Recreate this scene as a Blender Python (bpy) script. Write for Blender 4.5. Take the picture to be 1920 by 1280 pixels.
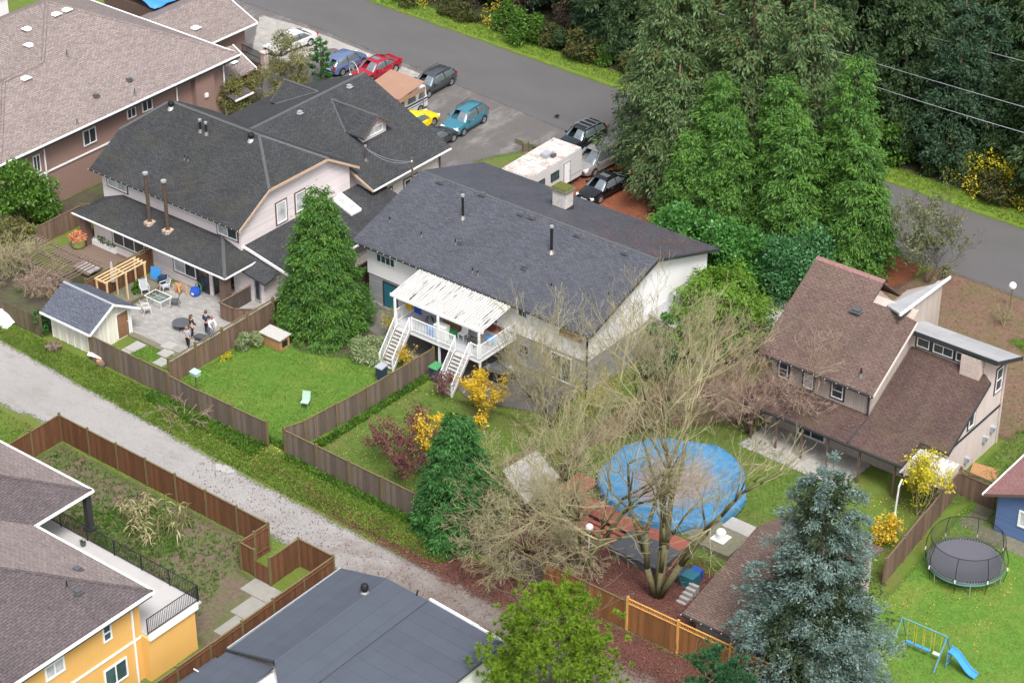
import bpy, math, random
import numpy as np
from mathutils import Vector, Matrix
R = math.radians
random.seed(7)
for o in list(bpy.data.objects): bpy.data.objects.remove(o)
SC = bpy.context.scene
COL = SC.collection
# ---------------------------------------------------------------- camera, sky, sun, exposure
CAM_F, CAM_PITCH, CAM_YAW, CAM_H = 4250.0, R(31.5), R(38.5), 78.0
CAM_X, CAM_Y = 79.24, -99.61
cam = bpy.data.cameras.new('camera'); cam_o = bpy.data.objects.new('camera', cam); COL.objects.link(cam_o)
cam_o.location = (CAM_X, CAM_Y, CAM_H); cam_o.rotation_euler = (R(90) - CAM_PITCH, 0, CAM_YAW)
cam.sensor_width = 36; cam.lens = 36 * CAM_F / 1920; cam.clip_start = 1; cam.clip_end = 2000
SC.camera = cam_o
SUN_EL, SUN_AZ = R(58), R(-35)         # azimuth measured from +x towards +y (light comes from there)
W = bpy.data.worlds.new('World'); SC.world = W; W.use_nodes = True
wn = W.node_tree; wn.nodes.clear()
sky = wn.nodes.new('ShaderNodeTexSky'); sky.sky_type = 'NISHITA'; sky.sun_disc = False
sky.sun_elevation = SUN_EL; sky.sun_rotation = R(90) - SUN_AZ
sky.air_density = 1.0; sky.dust_density = 5.0; sky.ozone_density = 1.0
hs = wn.nodes.new('ShaderNodeHueSaturation'); hs.inputs['Saturation'].default_value = 0.48
bgn = wn.nodes.new('ShaderNodeBackground'); bgn.inputs['Strength'].default_value = 0.125
won = wn.nodes.new('ShaderNodeOutputWorld')
wn.links.new(sky.outputs[0], hs.inputs['Color']); wn.links.new(hs.outputs[0], bgn.inputs[0]); wn.links.new(bgn.outputs[0], won.inputs[0])
sl = bpy.data.lights.new('sun', 'SUN'); sl.energy = 1.5; sl.angle = R(18); sl.color = (1.0, .975, .94)
so = bpy.data.objects.new('sun', sl); COL.objects.link(so); so.location = (0, 60, 120)
so.rotation_euler = (R(90) - SUN_EL, 0, SUN_AZ + R(90))
SC.render.engine = 'CYCLES'
SC.view_settings.view_transform = 'Standard'; SC.view_settings.look = 'None'
SC.view_settings.exposure = 1.02; SC.view_settings.gamma = 1.0; SC.view_settings.use_curve_mapping = False
SC.render.resolution_x = 1024; SC.render.resolution_y = 682
try: SC.cycles.transparent_max_bounces = 16
except Exception: pass

# ---------------------------------------------------------------- photo pixel -> place (distance from the ground or wall it touches)
def _ray(px, py):
    dx, dy = px - 960, py - 640
    lx = dx; ly = CAM_F*math.cos(CAM_PITCH) - dy*math.sin(CAM_PITCH); lz = -CAM_F*math.sin(CAM_PITCH) - dy*math.cos(CAM_PITCH)
    c, s = math.cos(CAM_YAW), math.sin(CAM_YAW)
    return Vector((c*lx - s*ly, s*lx + c*ly, lz))
def G(px, py, z=0.0):
    d = _ray(px, py); t = (z - CAM_H)/d.z
    return (CAM_X + d.x*t, CAM_Y + d.y*t)
def onx(px, py, x):
    d = _ray(px, py); t = (x - CAM_X)/d.x
    return (CAM_Y + d.y*t, CAM_H + d.z*t)
def ony(px, py, y):
    d = _ray(px, py); t = (y - CAM_Y)/d.y
    return (CAM_X + d.x*t, CAM_H + d.z*t)
def onplane(px, py, f):
    """first point of the pixel ray below the height field z=f(x,y)"""
    d = _ray(px, py); lo, hi = 0.0, (0 - CAM_H)/d.z
    for _ in range(50):
        m = (lo + hi)/2; x, y, z = CAM_X + d.x*m, CAM_Y + d.y*m, CAM_H + d.z*m
        if z > f(x, y): lo = m
        else: hi = m
    return (x, y, z)

# ---------------------------------------------------------------- object helpers
def tag(o, label=None, cat=None, group=None, kind=None):
    if label: o['label'] = label
    if cat: o['category'] = cat
    if group: o['group'] = group
    if kind: o['kind'] = kind
    return o
def thing(name, label, cat, loc=(0, 0, 0), rz=0.0, group=None):
    o = bpy.data.objects.new(name, None); COL.objects.link(o); o.empty_display_size = .3
    o.location = loc; o.rotation_euler = (0, 0, rz)
    return tag(o, label, cat, group)
def copy_tree(o, parent=None):
    c = o.copy(); COL.objects.link(c); c.parent = parent
    for ch in [k for k in bpy.data.objects if k.parent == o]: copy_tree(ch, c)
    return c
def wloc(o):
    v = Vector(o.location)
    while o.parent: o = o.parent; v = v + Vector(o.location)
    return v
class MB:
    """collects shapes; build() links them as one mesh object"""
    def __init__(s): s.v = []; s.f = []
    def add(s, vs, fs):
        n = len(s.v); s.v += [tuple(map(float, v)) for v in vs]; s.f += [tuple(i + n for i in f) for f in fs]; return s
    def box(s, x0, x1, y0, y1, z0, z1):
        return s.add([(x0,y0,z0),(x1,y0,z0),(x1,y1,z0),(x0,y1,z0),(x0,y0,z1),(x1,y0,z1),(x1,y1,z1),(x0,y1,z1)],
                     [(3,2,1,0),(4,5,6,7),(0,1,5,4),(1,2,6,5),(2,3,7,6),(3,0,4,7)])
    def rbox(s, c, size, rz=0.0, ry=0.0, rx=0.0):
        m = Matrix.Rotation(rz, 3, 'Z') @ Matrix.Rotation(ry, 3, 'Y') @ Matrix.Rotation(rx, 3, 'X'); c = Vector(c); h = Vector(size)/2
        vs = [c + m @ Vector((a*h.x, b*h.y, d*h.z)) for d in (-1, 1) for a, b in ((-1,-1),(1,-1),(1,1),(-1,1))]
        return s.add(vs, [(3,2,1,0),(4,5,6,7),(0,1,5,4),(1,2,6,5),(2,3,7,6),(3,0,4,7)])
    def run(s, p, d, a0, a1, o0, o1, z0, z1):
        n = (-d[1], d[0]); q = lambda a, o, z: (p[0] + d[0]*a + n[0]*o, p[1] + d[1]*a + n[1]*o, z)
        return s.add([q(a0,o0,z0),q(a1,o0,z0),q(a1,o1,z0),q(a0,o1,z0),q(a0,o0,z1),q(a1,o0,z1),q(a1,o1,z1),q(a0,o1,z1)],
                     [(3,2,1,0),(4,5,6,7),(0,1,5,4),(1,2,6,5),(2,3,7,6),(3,0,4,7)])
    def slab(s, pts, th=.13):
        n = len(pts); vs = [tuple(p) for p in pts] + [(p[0], p[1], p[2]-th) for p in pts]
        return s.add(vs, [tuple(range(n)), tuple(range(2*n-1, n-1, -1))] + [(i, i+n, (i+1) % n + n, (i+1) % n) for i in range(n)])
    def prism(s, poly, axis, a0, a1):
        n = len(poly); P = (lambda u, w, a: (a, u, w)) if axis == 'x' else (lambda u, w, a: (u, a, w)) if axis == 'y' else (lambda u, w, a: (u, w, a))
        vs = [P(u, w, a0) for u, w in poly] + [P(u, w, a1) for u, w in poly]
        return s.add(vs, [tuple(range(n-1, -1, -1)), tuple(range(n, 2*n))] + [(i, (i+1) % n, (i+1) % n + n, i+n) for i in range(n)])
    def tube(s, p0, p1, r0, r1=None, n=6, cap=True):
        r1 = r0 if r1 is None else r1; a, b = Vector(p0), Vector(p1); d = (b - a)
        if d.length < 1e-6: return s
        d.normalize(); u = d.orthogonal().normalized(); w = d.cross(u); vs = []
        for c, r in ((a, r0), (b, r1)):
            vs += [c + (u*math.cos(2*math.pi*i/n) + w*math.sin(2*math.pi*i/n))*r for i in range(n)]
        fs = [(i, (i+1) % n, (i+1) % n + n, i + n) for i in range(n)]
        if cap: fs += [tuple(range(n-1, -1, -1)), tuple(range(n, 2*n))]
        return s.add(vs, fs)
    def path(s, pts, r, n=6):
        for a, b in zip(pts, pts[1:]): s.tube(a, b, r, None, n)
        return s
    def lathe(s, prof, n=16, c=(0, 0, 0), top=True, bot=True):
        vs = []; m = len(prof)
        for i in range(n):
            t = 2*math.pi*i/n
            vs += [(c[0] + r*math.cos(t), c[1] + r*math.sin(t), c[2] + z) for r, z in prof]
        fs = [(i*m+j, ((i+1) % n)*m+j, ((i+1) % n)*m+j+1, i*m+j+1) for i in range(n) for j in range(m-1)]
        if bot: fs.append(tuple(i*m for i in range(n-1, -1, -1)))
        if top: fs.append(tuple(i*m + m-1 for i in range(n)))
        return s.add(vs, fs)
    def ball(s, c, r, n=8, sz=1.0):
        return s.lathe([(r*math.sin(math.pi*k/6), -r*sz*math.cos(math.pi*k/6)) for k in range(7)], n, c, False, False)
    def data(s, off=(0, 0, 0), smooth=False):
        me = bpy.data.meshes.new('m'); o = Vector(off)
        V = np.array(s.v, float) if s.v else np.zeros((0, 3))
        me.from_pydata([tuple(p) for p in V - np.array(o)], [], s.f)
        uvl = me.uv_layers.new(name='UVMap'); uv = []
        for f in s.f:
            n = Vector((0, 0, 0)); L = len(f)
            for i in range(L):
                a, b = s.v[f[i]], s.v[f[(i+1) % L]]
                n.x += (a[1]-b[1])*(a[2]+b[2]); n.y += (a[2]-b[2])*(a[0]+b[0]); n.z += (a[0]-b[0])*(a[1]+b[1])
            if n.length > 0: n.normalize()
            if abs(n.z) > .995: u, w = Vector((1, 0, 0)), Vector((0, 1, 0))
            else: u = Vector((0, 0, 1)).cross(n).normalized(); w = n.cross(u)
            for i in f: p = Vector(s.v[i]); uv += [p.dot(u), p.dot(w)]
        if uv: uvl.data.foreach_set('uv', uv)
        if smooth: me.polygons.foreach_set('use_smooth', [True]*len(me.polygons))
        me.update(); return me
    def build(s, name, mat, parent=None, smooth=False, loc=None, label=None):
        off = wloc(parent) if parent else (Vector(loc) if loc else Vector((0, 0, 0)))
        me = s.data(off, smooth); me.name = name; me.materials.append(mat)
        o = bpy.data.objects.new(name, me); COL.objects.link(o)
        if parent: o.parent = parent
        elif loc: o.location = loc
        if label: o['label'] = label
        return o
def npmesh(name, V, F, mat, parent=None, loc=None, smooth=False):
    """V (n,3) F (m,k) numpy -> object"""
    me = bpy.data.meshes.new(name); n, k = F.shape
    me.vertices.add(len(V)); me.vertices.foreach_set('co', np.ascontiguousarray(V, dtype=np.float32).ravel())
    me.loops.add(n*k); me.loops.foreach_set('vertex_index', np.ascontiguousarray(F, dtype=np.int32).ravel())
    me.polygons.add(n); me.polygons.foreach_set('loop_start', np.arange(0, n*k, k, dtype=np.int32))
    if smooth: me.polygons.foreach_set('use_smooth', np.ones(n, dtype=bool))
    me.update(calc_edges=True); me.materials.append(mat)
    o = bpy.data.objects.new(name, me); COL.objects.link(o)
    if parent: o.parent = parent
    if loc: o.location = loc
    return o
# ---------------------------------------------------------------- materials
MATS = {}
class NT:
    def __init__(s, name):
        s.m = bpy.data.materials.new(name); s.m.use_nodes = True; s.t = s.m.node_tree; s.t.nodes.clear()
        s.out = s.n('OutputMaterial'); MATS[name] = s.m
    def n(s, typ, **kw):
        nd = s.t.nodes.new('ShaderNode' + typ)
        for k, v in kw.items():
            if k in ('ins',): continue
            setattr(nd, k, v)
        return nd
    def l(s, a, b): s.t.links.new(a, b)
    def val(s, sock, v):
        if hasattr(v, 'is_linked') or isinstance(v, bpy.types.NodeSocket): s.l(v, sock)
        else: sock.default_value = v
    def noise(s, scale, detail=4, rough=.6, co=None, dist=0.0):
        nd = s.n('TexNoise'); nd.inputs['Scale'].default_value = scale; nd.inputs['Detail'].default_value = detail
        nd.inputs['Roughness'].default_value = rough; nd.inputs['Distortion'].default_value = dist
        s.l(co if co is not None else s.pos(), nd.inputs['Vector']); return nd.outputs['Fac']
    def pos(s):
        if not hasattr(s, '_p'): s._p = s.n('NewGeometry')
        return s._p.outputs['Position']
    def obj(s):
        if not hasattr(s, '_o'): s._o = s.n('TexCoord')
        return s._o.outputs['Object']
    def island(s):
        s.pos(); return s._p.outputs['Random Per Island']
    def uv(s):
        if not hasattr(s, '_u'): s._u = s.n('UVMap')
        return s._u.outputs[0]
    def mapv(s, v, scale=(1, 1, 1), rot=(0, 0, 0)):
        nd = s.n('Mapping'); nd.inputs['Scale'].default_value = scale; nd.inputs['Rotation'].default_value = rot; s.l(v, nd.inputs['Vector']); return nd.outputs[0]
    def ramp(s, fac, stops, interp='LINEAR'):
        nd = s.n('ValToRGB'); cr = nd.color_ramp; cr.interpolation = interp
        while len(cr.elements) < len(stops): cr.elements.new(.5)
        for e, (p, c) in zip(cr.elements, stops): e.position = p; e.color = (*c, 1) if len(c) == 3 else c
        s.l(fac, nd.inputs[0]); return nd.outputs[0]
    def mask(s, fac, a, b):
        nd = s.n('MapRange'); nd.inputs['From Min'].default_value = a; nd.inputs['From Max'].default_value = b; s.l(fac, nd.inputs['Value']); return nd.outputs[0]
    def mix(s, fac, a, b, mode='MIX'):
        nd = s.n('Mix', data_type='RGBA', blend_type=mode); s.val(nd.inputs[0], fac)
        for sock, c in ((nd.inputs[6], a), (nd.inputs[7], b)):
            if isinstance(c, tuple): sock.default_value = (*c, 1)
            else: s.l(c, sock)
        return nd.outputs[2]
    def math(s, op, a, b=0.0, clamp=False):
        nd = s.n('Math', operation=op, use_clamp=clamp); s.val(nd.inputs[0], a); s.val(nd.inputs[1], b); return nd.outputs[0]
    def bump(s, h, strength=.3, dist=.02):
        nd = s.n('Bump'); nd.inputs['Strength'].default_value = strength; nd.inputs['Distance'].default_value = dist; s.l(h, nd.inputs['Height']); return nd.outputs[0]
    def bsdf(s, col, rough=.7, metal=0.0, normal=None, spec=.5, trans=None, coat=0.0):
        b = s.n('BsdfPrincipled')
        if isinstance(col, tuple): b.inputs['Base Color'].default_value = (*col, 1)
        else: s.l(col, b.inputs['Base Color'])
        s.val(b.inputs['Roughness'], rough); b.inputs['Metallic'].default_value = metal; b.inputs['Specular IOR Level'].default_value = spec
        b.inputs['Coat Weight'].default_value = coat; b.inputs['Coat Roughness'].default_value = .06
        if normal is not None: s.l(normal, b.inputs['Normal'])
        return b.outputs[0]
    def fin(s, sh): s.l(sh, s.out.inputs['Surface']); return s.m
def mul(c, k): return tuple(min(1, x*k) for x in c)
def plain(name, c, rough=.7, var=.12, scale=3.0, metal=0.0, bump=0.0, spec=.4, coat=0.0, island=0.0, dirt=0.0):
    t = NT(name); f = t.noise(scale, 5, .65, t.obj()); col = t.mix(f, mul(c, 1-var*1.6), mul(c, 1+var*1.6))
    if island: col = t.mix(t.island(), t.mix(island, col, mul(c, .45)), t.mix(island, col, mul(c, 1.5)))
    if dirt: col = t.mix(t.math('MULTIPLY', t.mask(t.noise(.9, 6, .7, t.obj()), .5, .75), dirt), col, mul((c[0]*.55, c[1]*.52, c[2]*.45), .8))
    nm = t.bump(t.noise(scale*12, 3, .6, t.obj()), bump, .02) if bump else None
    return t.fin(t.bsdf(col, rough, metal, nm, spec, coat=coat))
def shingle(name, c1, c2, gap, moss=0.0, streak=.35, mossc=(.10, .11, .025), rough=.78, leaf=0.0, spec=.3):
    t = NT(name); b = t.n('TexBrick'); b.offset = .5; t.l(t.uv(), b.inputs['Vector'])
    for k, v in (('Color1', c1), ('Color2', c2), ('Mortar', gap)): b.inputs[k].default_value = (*v, 1)
    for k, v in (('Scale', 1.0), ('Mortar Size', .024), ('Mortar Smooth', .3), ('Bias', -.1), ('Brick Width', .36), ('Row Height', .155)): b.inputs[k].default_value = v
    col = b.outputs['Color']
    col = t.mix(t.mask(t.noise(6.0, 3, .7, t.mapv(t.uv(), (1, 1.4, 1))), .3, .7), col, t.mix(.5, col, mul(c2, 1.7)))
    st = t.mask(t.noise(.55, 5, .7, t.mapv(t.uv(), (1.0, .35, 1))), .38, .68)
    col = t.mix(t.math('MULTIPLY', st, streak), col, mul(c1, .45))
    if moss: col = t.mix(t.math('MULTIPLY', t.mask(t.math('ADD', t.noise(.5, 6, .75), t.math('MULTIPLY', t.noise(7, 3, .6), .22)), .60, .76), moss), col, mossc)
    if leaf: col = t.mix(t.math('MULTIPLY', t.mask(t.noise(9, 3, .8), .58, .66), leaf), col, (.30, .10, .045))
    h = t.math('ADD', t.math('MULTIPLY', b.outputs['Fac'], -1.0), t.math('MULTIPLY', t.noise(40, 2, .5, t.uv()), .25))
    return t.fin(t.bsdf(col, rough, 0, t.bump(h, .55, .012), spec))
def lap(name, c, row=.17, vert=False, rough=.7, var=.08, dirt=.15, gap=.5, bw=60.0, msize=.014):
    t = NT(name); co = t.mapv(t.uv(), (1, 1, 1), (0, 0, R(90))) if vert else t.uv()
    b = t.n('TexBrick'); b.offset = .37; t.l(co, b.inputs['Vector'])
    for k, v in (('Color1', mul(c, 1+var)), ('Color2', mul(c, 1-var)), ('Mortar', mul(c, gap))): b.inputs[k].default_value = (*v, 1)
    for k, v in (('Scale', 1.0), ('Mortar Size', msize), ('Mortar Smooth', .4), ('Brick Width', bw), ('Row Height', row)): b.inputs[k].default_value = v
    col = t.mix(t.math('MULTIPLY', t.mask(t.noise(.8, 6, .7, t.mapv(t.uv(), (1.5, .5, 1))), .45, .75), dirt), b.outputs['Color'], mul((c[0], c[1]*.95, c[2]*.88), .55))
    return t.fin(t.bsdf(col, rough, 0, t.bump(t.math('MULTIPLY', b.outputs['Fac'], -1.0), .5, .015), .35))
def wood(name, c, var=.5, rough=.8, moss=0.0):
    t = NT(name); g = t.noise(5, 5, .7, t.mapv(t.obj(), (2.2, 2.2, .22)))
    col = t.mix(t.mask(g, .3, .72), mul(c, .55), mul(c, 1.35)); isl = t.island()
    col = t.mix(var, col, t.mix(isl, mul(c, .62), mul(c, 1.5)))
    if moss: col = t.mix(t.math('MULTIPLY', t.mask(t.noise(1.4, 5, .7), .5, .72), moss), col, (.08, .095, .03))
    return t.fin(t.bsdf(col, rough, 0, t.bump(g, .3, .01), .3))
def leafmat(name, c1, c2, c3=None, trans=.25, clump=.8, rough=.55, third=.12):
    t = NT(name); col = t.mix(t.island(), c1, c2)
    col = t.mix(t.mask(t.noise(clump, 3, .6, t.obj()), .36, .66), t.mix(.45, col, mul(c1, .75)), t.mix(.35, col, mul(c2, 1.15)))
    if c3: col = t.mix(t.math('MULTIPLY', t.mask(t.noise(clump*1.9, 4, .7, t.mapv(t.obj(), (1.1, .9, .8))), .60-third, .66-third+.08), .75), col, c3)
    b = t.bsdf(col, rough, 0, None, .35); tr = t.n('BsdfTranslucent'); t.l(t.mix(.5, col, (c2[0]*1.3, c2[1]*1.2, c2[2]*.7)), tr.inputs[0])
    mx = t.n('MixShader'); mx.inputs[0].default_value = trans; t.l(b, mx.inputs[1]); t.l(tr.outputs[0], mx.inputs[2])
    return t.fin(mx.outputs[0])
def glass(name, c, rough=.06, spec=.7):
    t = NT(name); f = t.mask(t.noise(1.3, 2, .5, t.obj()), .35, .7)
    return t.fin(t.bsdf(t.mix(f, mul(c, .7), mul(c, 1.3)), rough, 0, None, spec))
def paint(name, c, rough=.28, metal=.25, spec=.5):
    t = NT(name); f = t.noise(2.2, 4, .6, t.obj())
    return t.fin(t.bsdf(t.mix(f, mul(c, .9), mul(c, 1.08)), rough, metal, None, spec, coat=.6))
# ground colours: each returns a colour socket, roughness and bump height
def g_grass(t, c1=(.055, .115, .014), c2=(.115, .19, .028), dry=(.19, .155, .055), dryk=.55, wet=.0):
    f = t.noise(11, 6, .75); col = t.mix(t.mask(f, .3, .7), c1, c2)
    col = t.mix(t.mask(t.noise(1.3, 5, .7), .35, .7), t.mix(.35, col, mul(c1, .6)), col)
    col = t.mix(t.math('MULTIPLY', t.mask(t.noise(.33, 6, .72), .46, .70), dryk), col, t.mix(t.noise(14, 3, .7), dry, mul(dry, .55)))
    return col, .85, t.math('ADD', f, t.noise(38, 3, .7))
def g_dirt(t, c=(.13, .095, .065), weed=.0, weedc=(.06, .115, .018)):
    f = t.noise(4, 8, .75); col = t.mix(t.mask(f, .3, .7), mul(c, .65), mul(c, 1.35))
    if weed: col = t.mix(t.math('MULTIPLY', t.mask(t.math('ADD', t.noise(.55, 5, .7), t.math('MULTIPLY', t.noise(9, 3, .7), .25)), .55, .70), weed), col, t.mix(t.noise(12, 3, .7), mul(weedc, .6), mul(weedc, 1.8)))
    return col, .9, t.math('ADD', f, t.noise(25, 4, .7))
def g_gravel(t):
    v = t.n('TexVoronoi'); v.inputs['Scale'].default_value = 16; t.l(t.pos(), v.inputs['Vector'])
    col = t.mix(t.mask(t.noise(.22, 6, .72), .35, .7), (.245, .235, .228), (.33, .32, .31))
    col = t.mix(.35, col, t.mix(t.mask(t.noise(22, 4, .75), .3, .7), (.16, .15, .142), (.46, .445, .43)))
    # brown leafy end of the lane towards +x, worn in wheel tracks
    sx = t.n('SeparateXYZ'); t.l(t.pos(), sx.inputs[0])
    brown = t.math('ADD', t.math('MULTIPLY', sx.outputs[0], .045), t.math('MULTIPLY', t.noise(.35, 5, .7), 1.5))
    col = t.mix(t.math('MULTIPLY', t.mask(brown, .90, 1.5), .85), col, t.mix(t.noise(6, 5, .7), (.085, .062, .052), (.20, .155, .135)))
    col = t.mix(t.math('MULTIPLY', t.mask(t.noise(.8, 5, .75, t.mapv(t.pos(), (.35, 1, 1))), .52, .68), .45), col, (.17, .145, .125))
    return col, .9, t.math('ADD', v.outputs['Distance'], t.noise(5, 5, .7))
def g_asphalt(t, c=(.112, .108, .110), patch=.3, light=0.0):
    col = t.mix(t.mask(t.noise(60, 3, .6), .3, .7), mul(c, .8), mul(c, 1.2))
    col = t.mix(t.math('MULTIPLY', t.mask(t.noise(.30, 5, .65, t.mapv(t.pos(), (.5, 1.3, 1))), .4, .7), patch), col, mul(c, .62))
    col = t.mix(t.math('MULTIPLY', t.mask(t.noise(1.8, 6, .75), .55, .75), patch*.7), col, mul(c, 1.5))
    if light: col = t.mix(t.math('MULTIPLY', t.mask(t.noise(.35, 7, .8, t.mapv(t.pos(), (1.4, .5, 1), (0, 0, R(25)))), .52, .66), light), col, (.34, .325, .31))
    return col, .62, t.noise(90, 2, .6)
def g_mulch(t, c=(.215, .072, .034)):
    f = t.noise(9, 7, .8); col = t.mix(t.mask(f, .3, .7), mul(c, .45), mul(c, 1.45))
    col = t.mix(t.math('MULTIPLY', t.mask(t.noise(.5, 4, .6), .45, .7), .5), col, (.115, .055, .035))
    return col, .9, f
def g_concrete(t, c=(.34, .325, .30)):
    col = t.mix(t.mask(t.noise(1.4, 7, .75), .3, .72), mul(c, .68), mul(c, 1.18)); return col, .8, t.noise(30, 4, .6)
def ground_mat(name, fn, edge=None, bump=.5, bd=.05, **kw):
    """edge = (noise amplitude in m, softness in m): the sheet's ragged edge follows its distance attribute"""
    t = NT(name); col, rough, h = fn(t, **kw); sh = t.bsdf(col, rough, 0, t.bump(h, bump, bd), .3)
    if edge:
        a = t.n('Attribute'); a.attribute_name = 'd'; amp, soft = edge
        d = t.math('ADD', a.outputs['Fac'], t.math('MULTIPLY', t.math('ADD', t.math('SUBTRACT', t.noise(.7, 5, .75), .5), t.math('SUBTRACT', t.noise(7, 3, .7), .5)), amp*2.2))
        mr = t.n('MapRange'); mr.interpolation_type = 'SMOOTHSTEP'; mr.inputs['From Min'].default_value = -soft; mr.inputs['From Max'].default_value = soft; t.l(d, mr.inputs['Value'])
        tp = t.n('BsdfTransparent'); mx = t.n('MixShader'); t.l(mr.outputs[0], mx.inputs[0]); t.l(tp.outputs[0], mx.inputs[1]); t.l(sh, mx.inputs[2]); sh = mx.outputs[0]
    return t.fin(sh)

M = MATS
shingle('duplex shingles', (.022, .023, .025), (.050, .052, .056), (.006, .006, .007), moss=.2, mossc=(.07, .075, .03))
shingle('back roof shingles', (.024, .026, .029), (.056, .058, .063), (.007, .007, .008), moss=.1, mossc=(.07, .075, .03))
shingle('centre shingles', (.032, .035, .045), (.084, .088, .106), (.010, .011, .014), streak=.3, leaf=.0, rough=.55, spec=.5)
shingle('centre rear shingles', (.032, .035, .045), (.084, .088, .106), (.010, .011, .014), streak=.3, leaf=.2, rough=.55, spec=.5)
plain('ridge shingles', (.085, .088, .092), .8, .25, 6.0, bump=.3)
shingle('pinkish shingles', (.125, .098, .095), (.25, .21, .195), (.05, .038, .038), streak=.15)
shingle('umber shingles', (.088, .056, .047), (.152, .104, .088), (.025, .015, .013), streak=.35, moss=.1)
shingle('umber shingles mossy', (.056, .033, .030), (.105, .066, .058), (.018, .011, .010), streak=.5, moss=.30, mossc=(.12, .10, .05))
shingle('plum shingles', (.062, .050, .054), (.112, .092, .095), (.02, .016, .018), streak=.3)
shingle('shed shingles', (.052, .060, .085), (.105, .115, .145), (.016, .018, .026), streak=.15)
shingle('rose shingles', (.18, .09, .088), (.27, .145, .138), (.11, .06, .06), streak=.2)
lap('white stucco', (.80, .79, .80), row=30, dirt=.12, msize=.0)
lap('pink siding', (.70, .63, .63), row=.19, gap=.72, dirt=.10)
lap('grey lap siding', (.30, .305, .32), row=.26, gap=.55)
lap('cream board siding', (.66, .63, .54), row=.42, vert=True, gap=1.25, dirt=.25, msize=.03)
lap('taupe board siding', (.44, .375, .335), row=.16, vert=True, gap=.7, dirt=.3)
lap('taupe stucco', (.56, .49, .45), row=40, dirt=.3, msize=0)
lap('brown stucco', (.245, .16, .135), row=40, dirt=.15, msize=0)
lap('orange stucco', (.68, .40, .12), row=40, dirt=.12, msize=0)
lap('blue siding', (.10, .16, .33), row=.2, gap=.8)
lap('tan brick', (.56, .46, .41), row=.12, bw=.32, gap=.6, msize=.012)
lap('grey bitumen', (.066, .077, .100), row=1.0, bw=40, gap=.8, var=.035, dirt=.3, msize=.02, rough=.85)
lap('silver membrane', (.36, .365, .375), row=1.0, bw=9, gap=.8, dirt=.35, msize=.02)
plain('white trim', (.80, .81, .81), .45, .05, dirt=.15)
t = NT('corrugated white'); co = t.mapv(t.obj(), (7, .55, 1)); col = t.mix(t.mask(t.noise(1.0, 4, .75, co), .575, .60), (.52, .51, .485), (.07, .066, .06)); col = t.mix(t.math('MULTIPLY', t.mask(t.noise(.8, 5, .7, t.obj()), .45, .75), .5), col, (.42, .40, .36)); t.fin(t.bsdf(col, .45))
plain('dark trim', (.035, .037, .04), .5, .1)
plain('brown trim', (.13, .085, .07), .6, .1)
plain('tan trim', (.50, .36, .25), .6, .1)
plain('grey metal', (.20, .19, .18), .4, .15, metal=.6, dirt=.4)
plain('rusty pipe', (.13, .095, .075), .5, .3, scale=5, metal=.4)
plain('galvanised', (.62, .63, .64), .35, .06, metal=.7)
plain('black plastic', (.018, .019, .021), .4, .1)
plain('black metal', (.02, .021, .023), .45, .1, metal=.3)
plain('rubber', (.022, .022, .024), .8, .1)
plain('alloy', (.52, .53, .55), .3, .05, metal=.8)
plain('headlamp', (.75, .78, .80), .15, .03, spec=.8)
plain('tail lamp', (.42, .02, .02), .2, .05, spec=.7)
plain('plate', (.75, .76, .80), .5, .03)
plain('concrete', (.26, .25, .225), .85, .15, 2.0, bump=.2, dirt=.35)
plain('pale concrete', (.33, .32, .305), .85, .12, 2.0, bump=.2, dirt=.3)
plain('paver', (.29, .28, .265), .85, .08, 2.0, bump=.15, island=.22, dirt=.15)
plain('balcony floor', (.41, .40, .395), .7, .05, 1.0, dirt=.2)
plain('deck grey', (.40, .41, .44), .7, .1, 2.0, dirt=.3)
plain('mossy stone', (.15, .145, .10), .9, .4, 6.0, bump=.4)
plain('old brick white', (.52, .49, .46), .9, .35, 7.0, bump=.5, dirt=.6)
plain('moss', (.095, .10, .022), .95, .5, 9.0, bump=.6)
plain('blue plastic', (.05, .26, .62), .4, .1)
plain('navy plastic', (.03, .05, .10), .45, .1)
plain('teal paint', (.025, .13, .17), .5, .08)
plain('green plastic', (.06, .25, .10), .45, .1)
plain('pale green plastic', (.35, .52, .42), .5, .08)
plain('grey plastic', (.32, .34, .37), .5, .08)
plain('dark grey plastic', (.08, .085, .095), .5, .08)
plain('yellow plastic', (.80, .50, .02), .4, .08)
plain('red plastic', (.55, .06, .04), .45, .08)
plain('cobalt bag', (.02, .08, .42), .5, .15)
plain('white plastic', (.78, .78, .76), .45, .05)
plain('white cloth', (.76, .75, .74), .9, .08, 3, bump=.2)
plain('cardboard', (.42, .25, .13), .9, .12)
plain('brown tarp', (.30, .175, .12), .7, .12, 1.2)
plain('red mat', (.20, .055, .04), .9, .15)
plain('grey cloth', (.42, .37, .36), .9, .12)
plain('skin', (.62, .38, .28), .6, .04)
plain('dark hair', (.035, .022, .016), .6, .2)
plain('brown hair', (.10, .055, .03), .6, .2)
plain('fair hair', (.25, .14, .07), .6, .2)
plain('navy cloth', (.025, .035, .075), .85, .12)
plain('black cloth', (.014, .014, .017), .85, .12)
plain('grey knit', (.34, .36, .40), .9, .12)
plain('white knit', (.74, .75, .80), .9, .05)
plain('denim', (.16, .20, .30), .9, .12)
plain('swing green', (.12, .30, .30), .45, .1)
plain('swing blue', (.10, .26, .45), .45, .1)
plain('white lamp glass', (.85, .85, .84), .3, .02)
plain('trampoline mat', (.105, .105, .125), .6, .06)
plain('bark', (.125, .105, .075), .9, .35, 5, bump=.5)
plain('cedar bark', (.14, .085, .06), .9, .3, 5, bump=.5)
plain('orange soil pot', (.20, .23, .07), .8, .25, 5)
wood('cedar fence', (.135, .060, .030), .5, moss=.12); wood('mossy post', (.15, .115, .055), .4, moss=.3)
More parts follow.
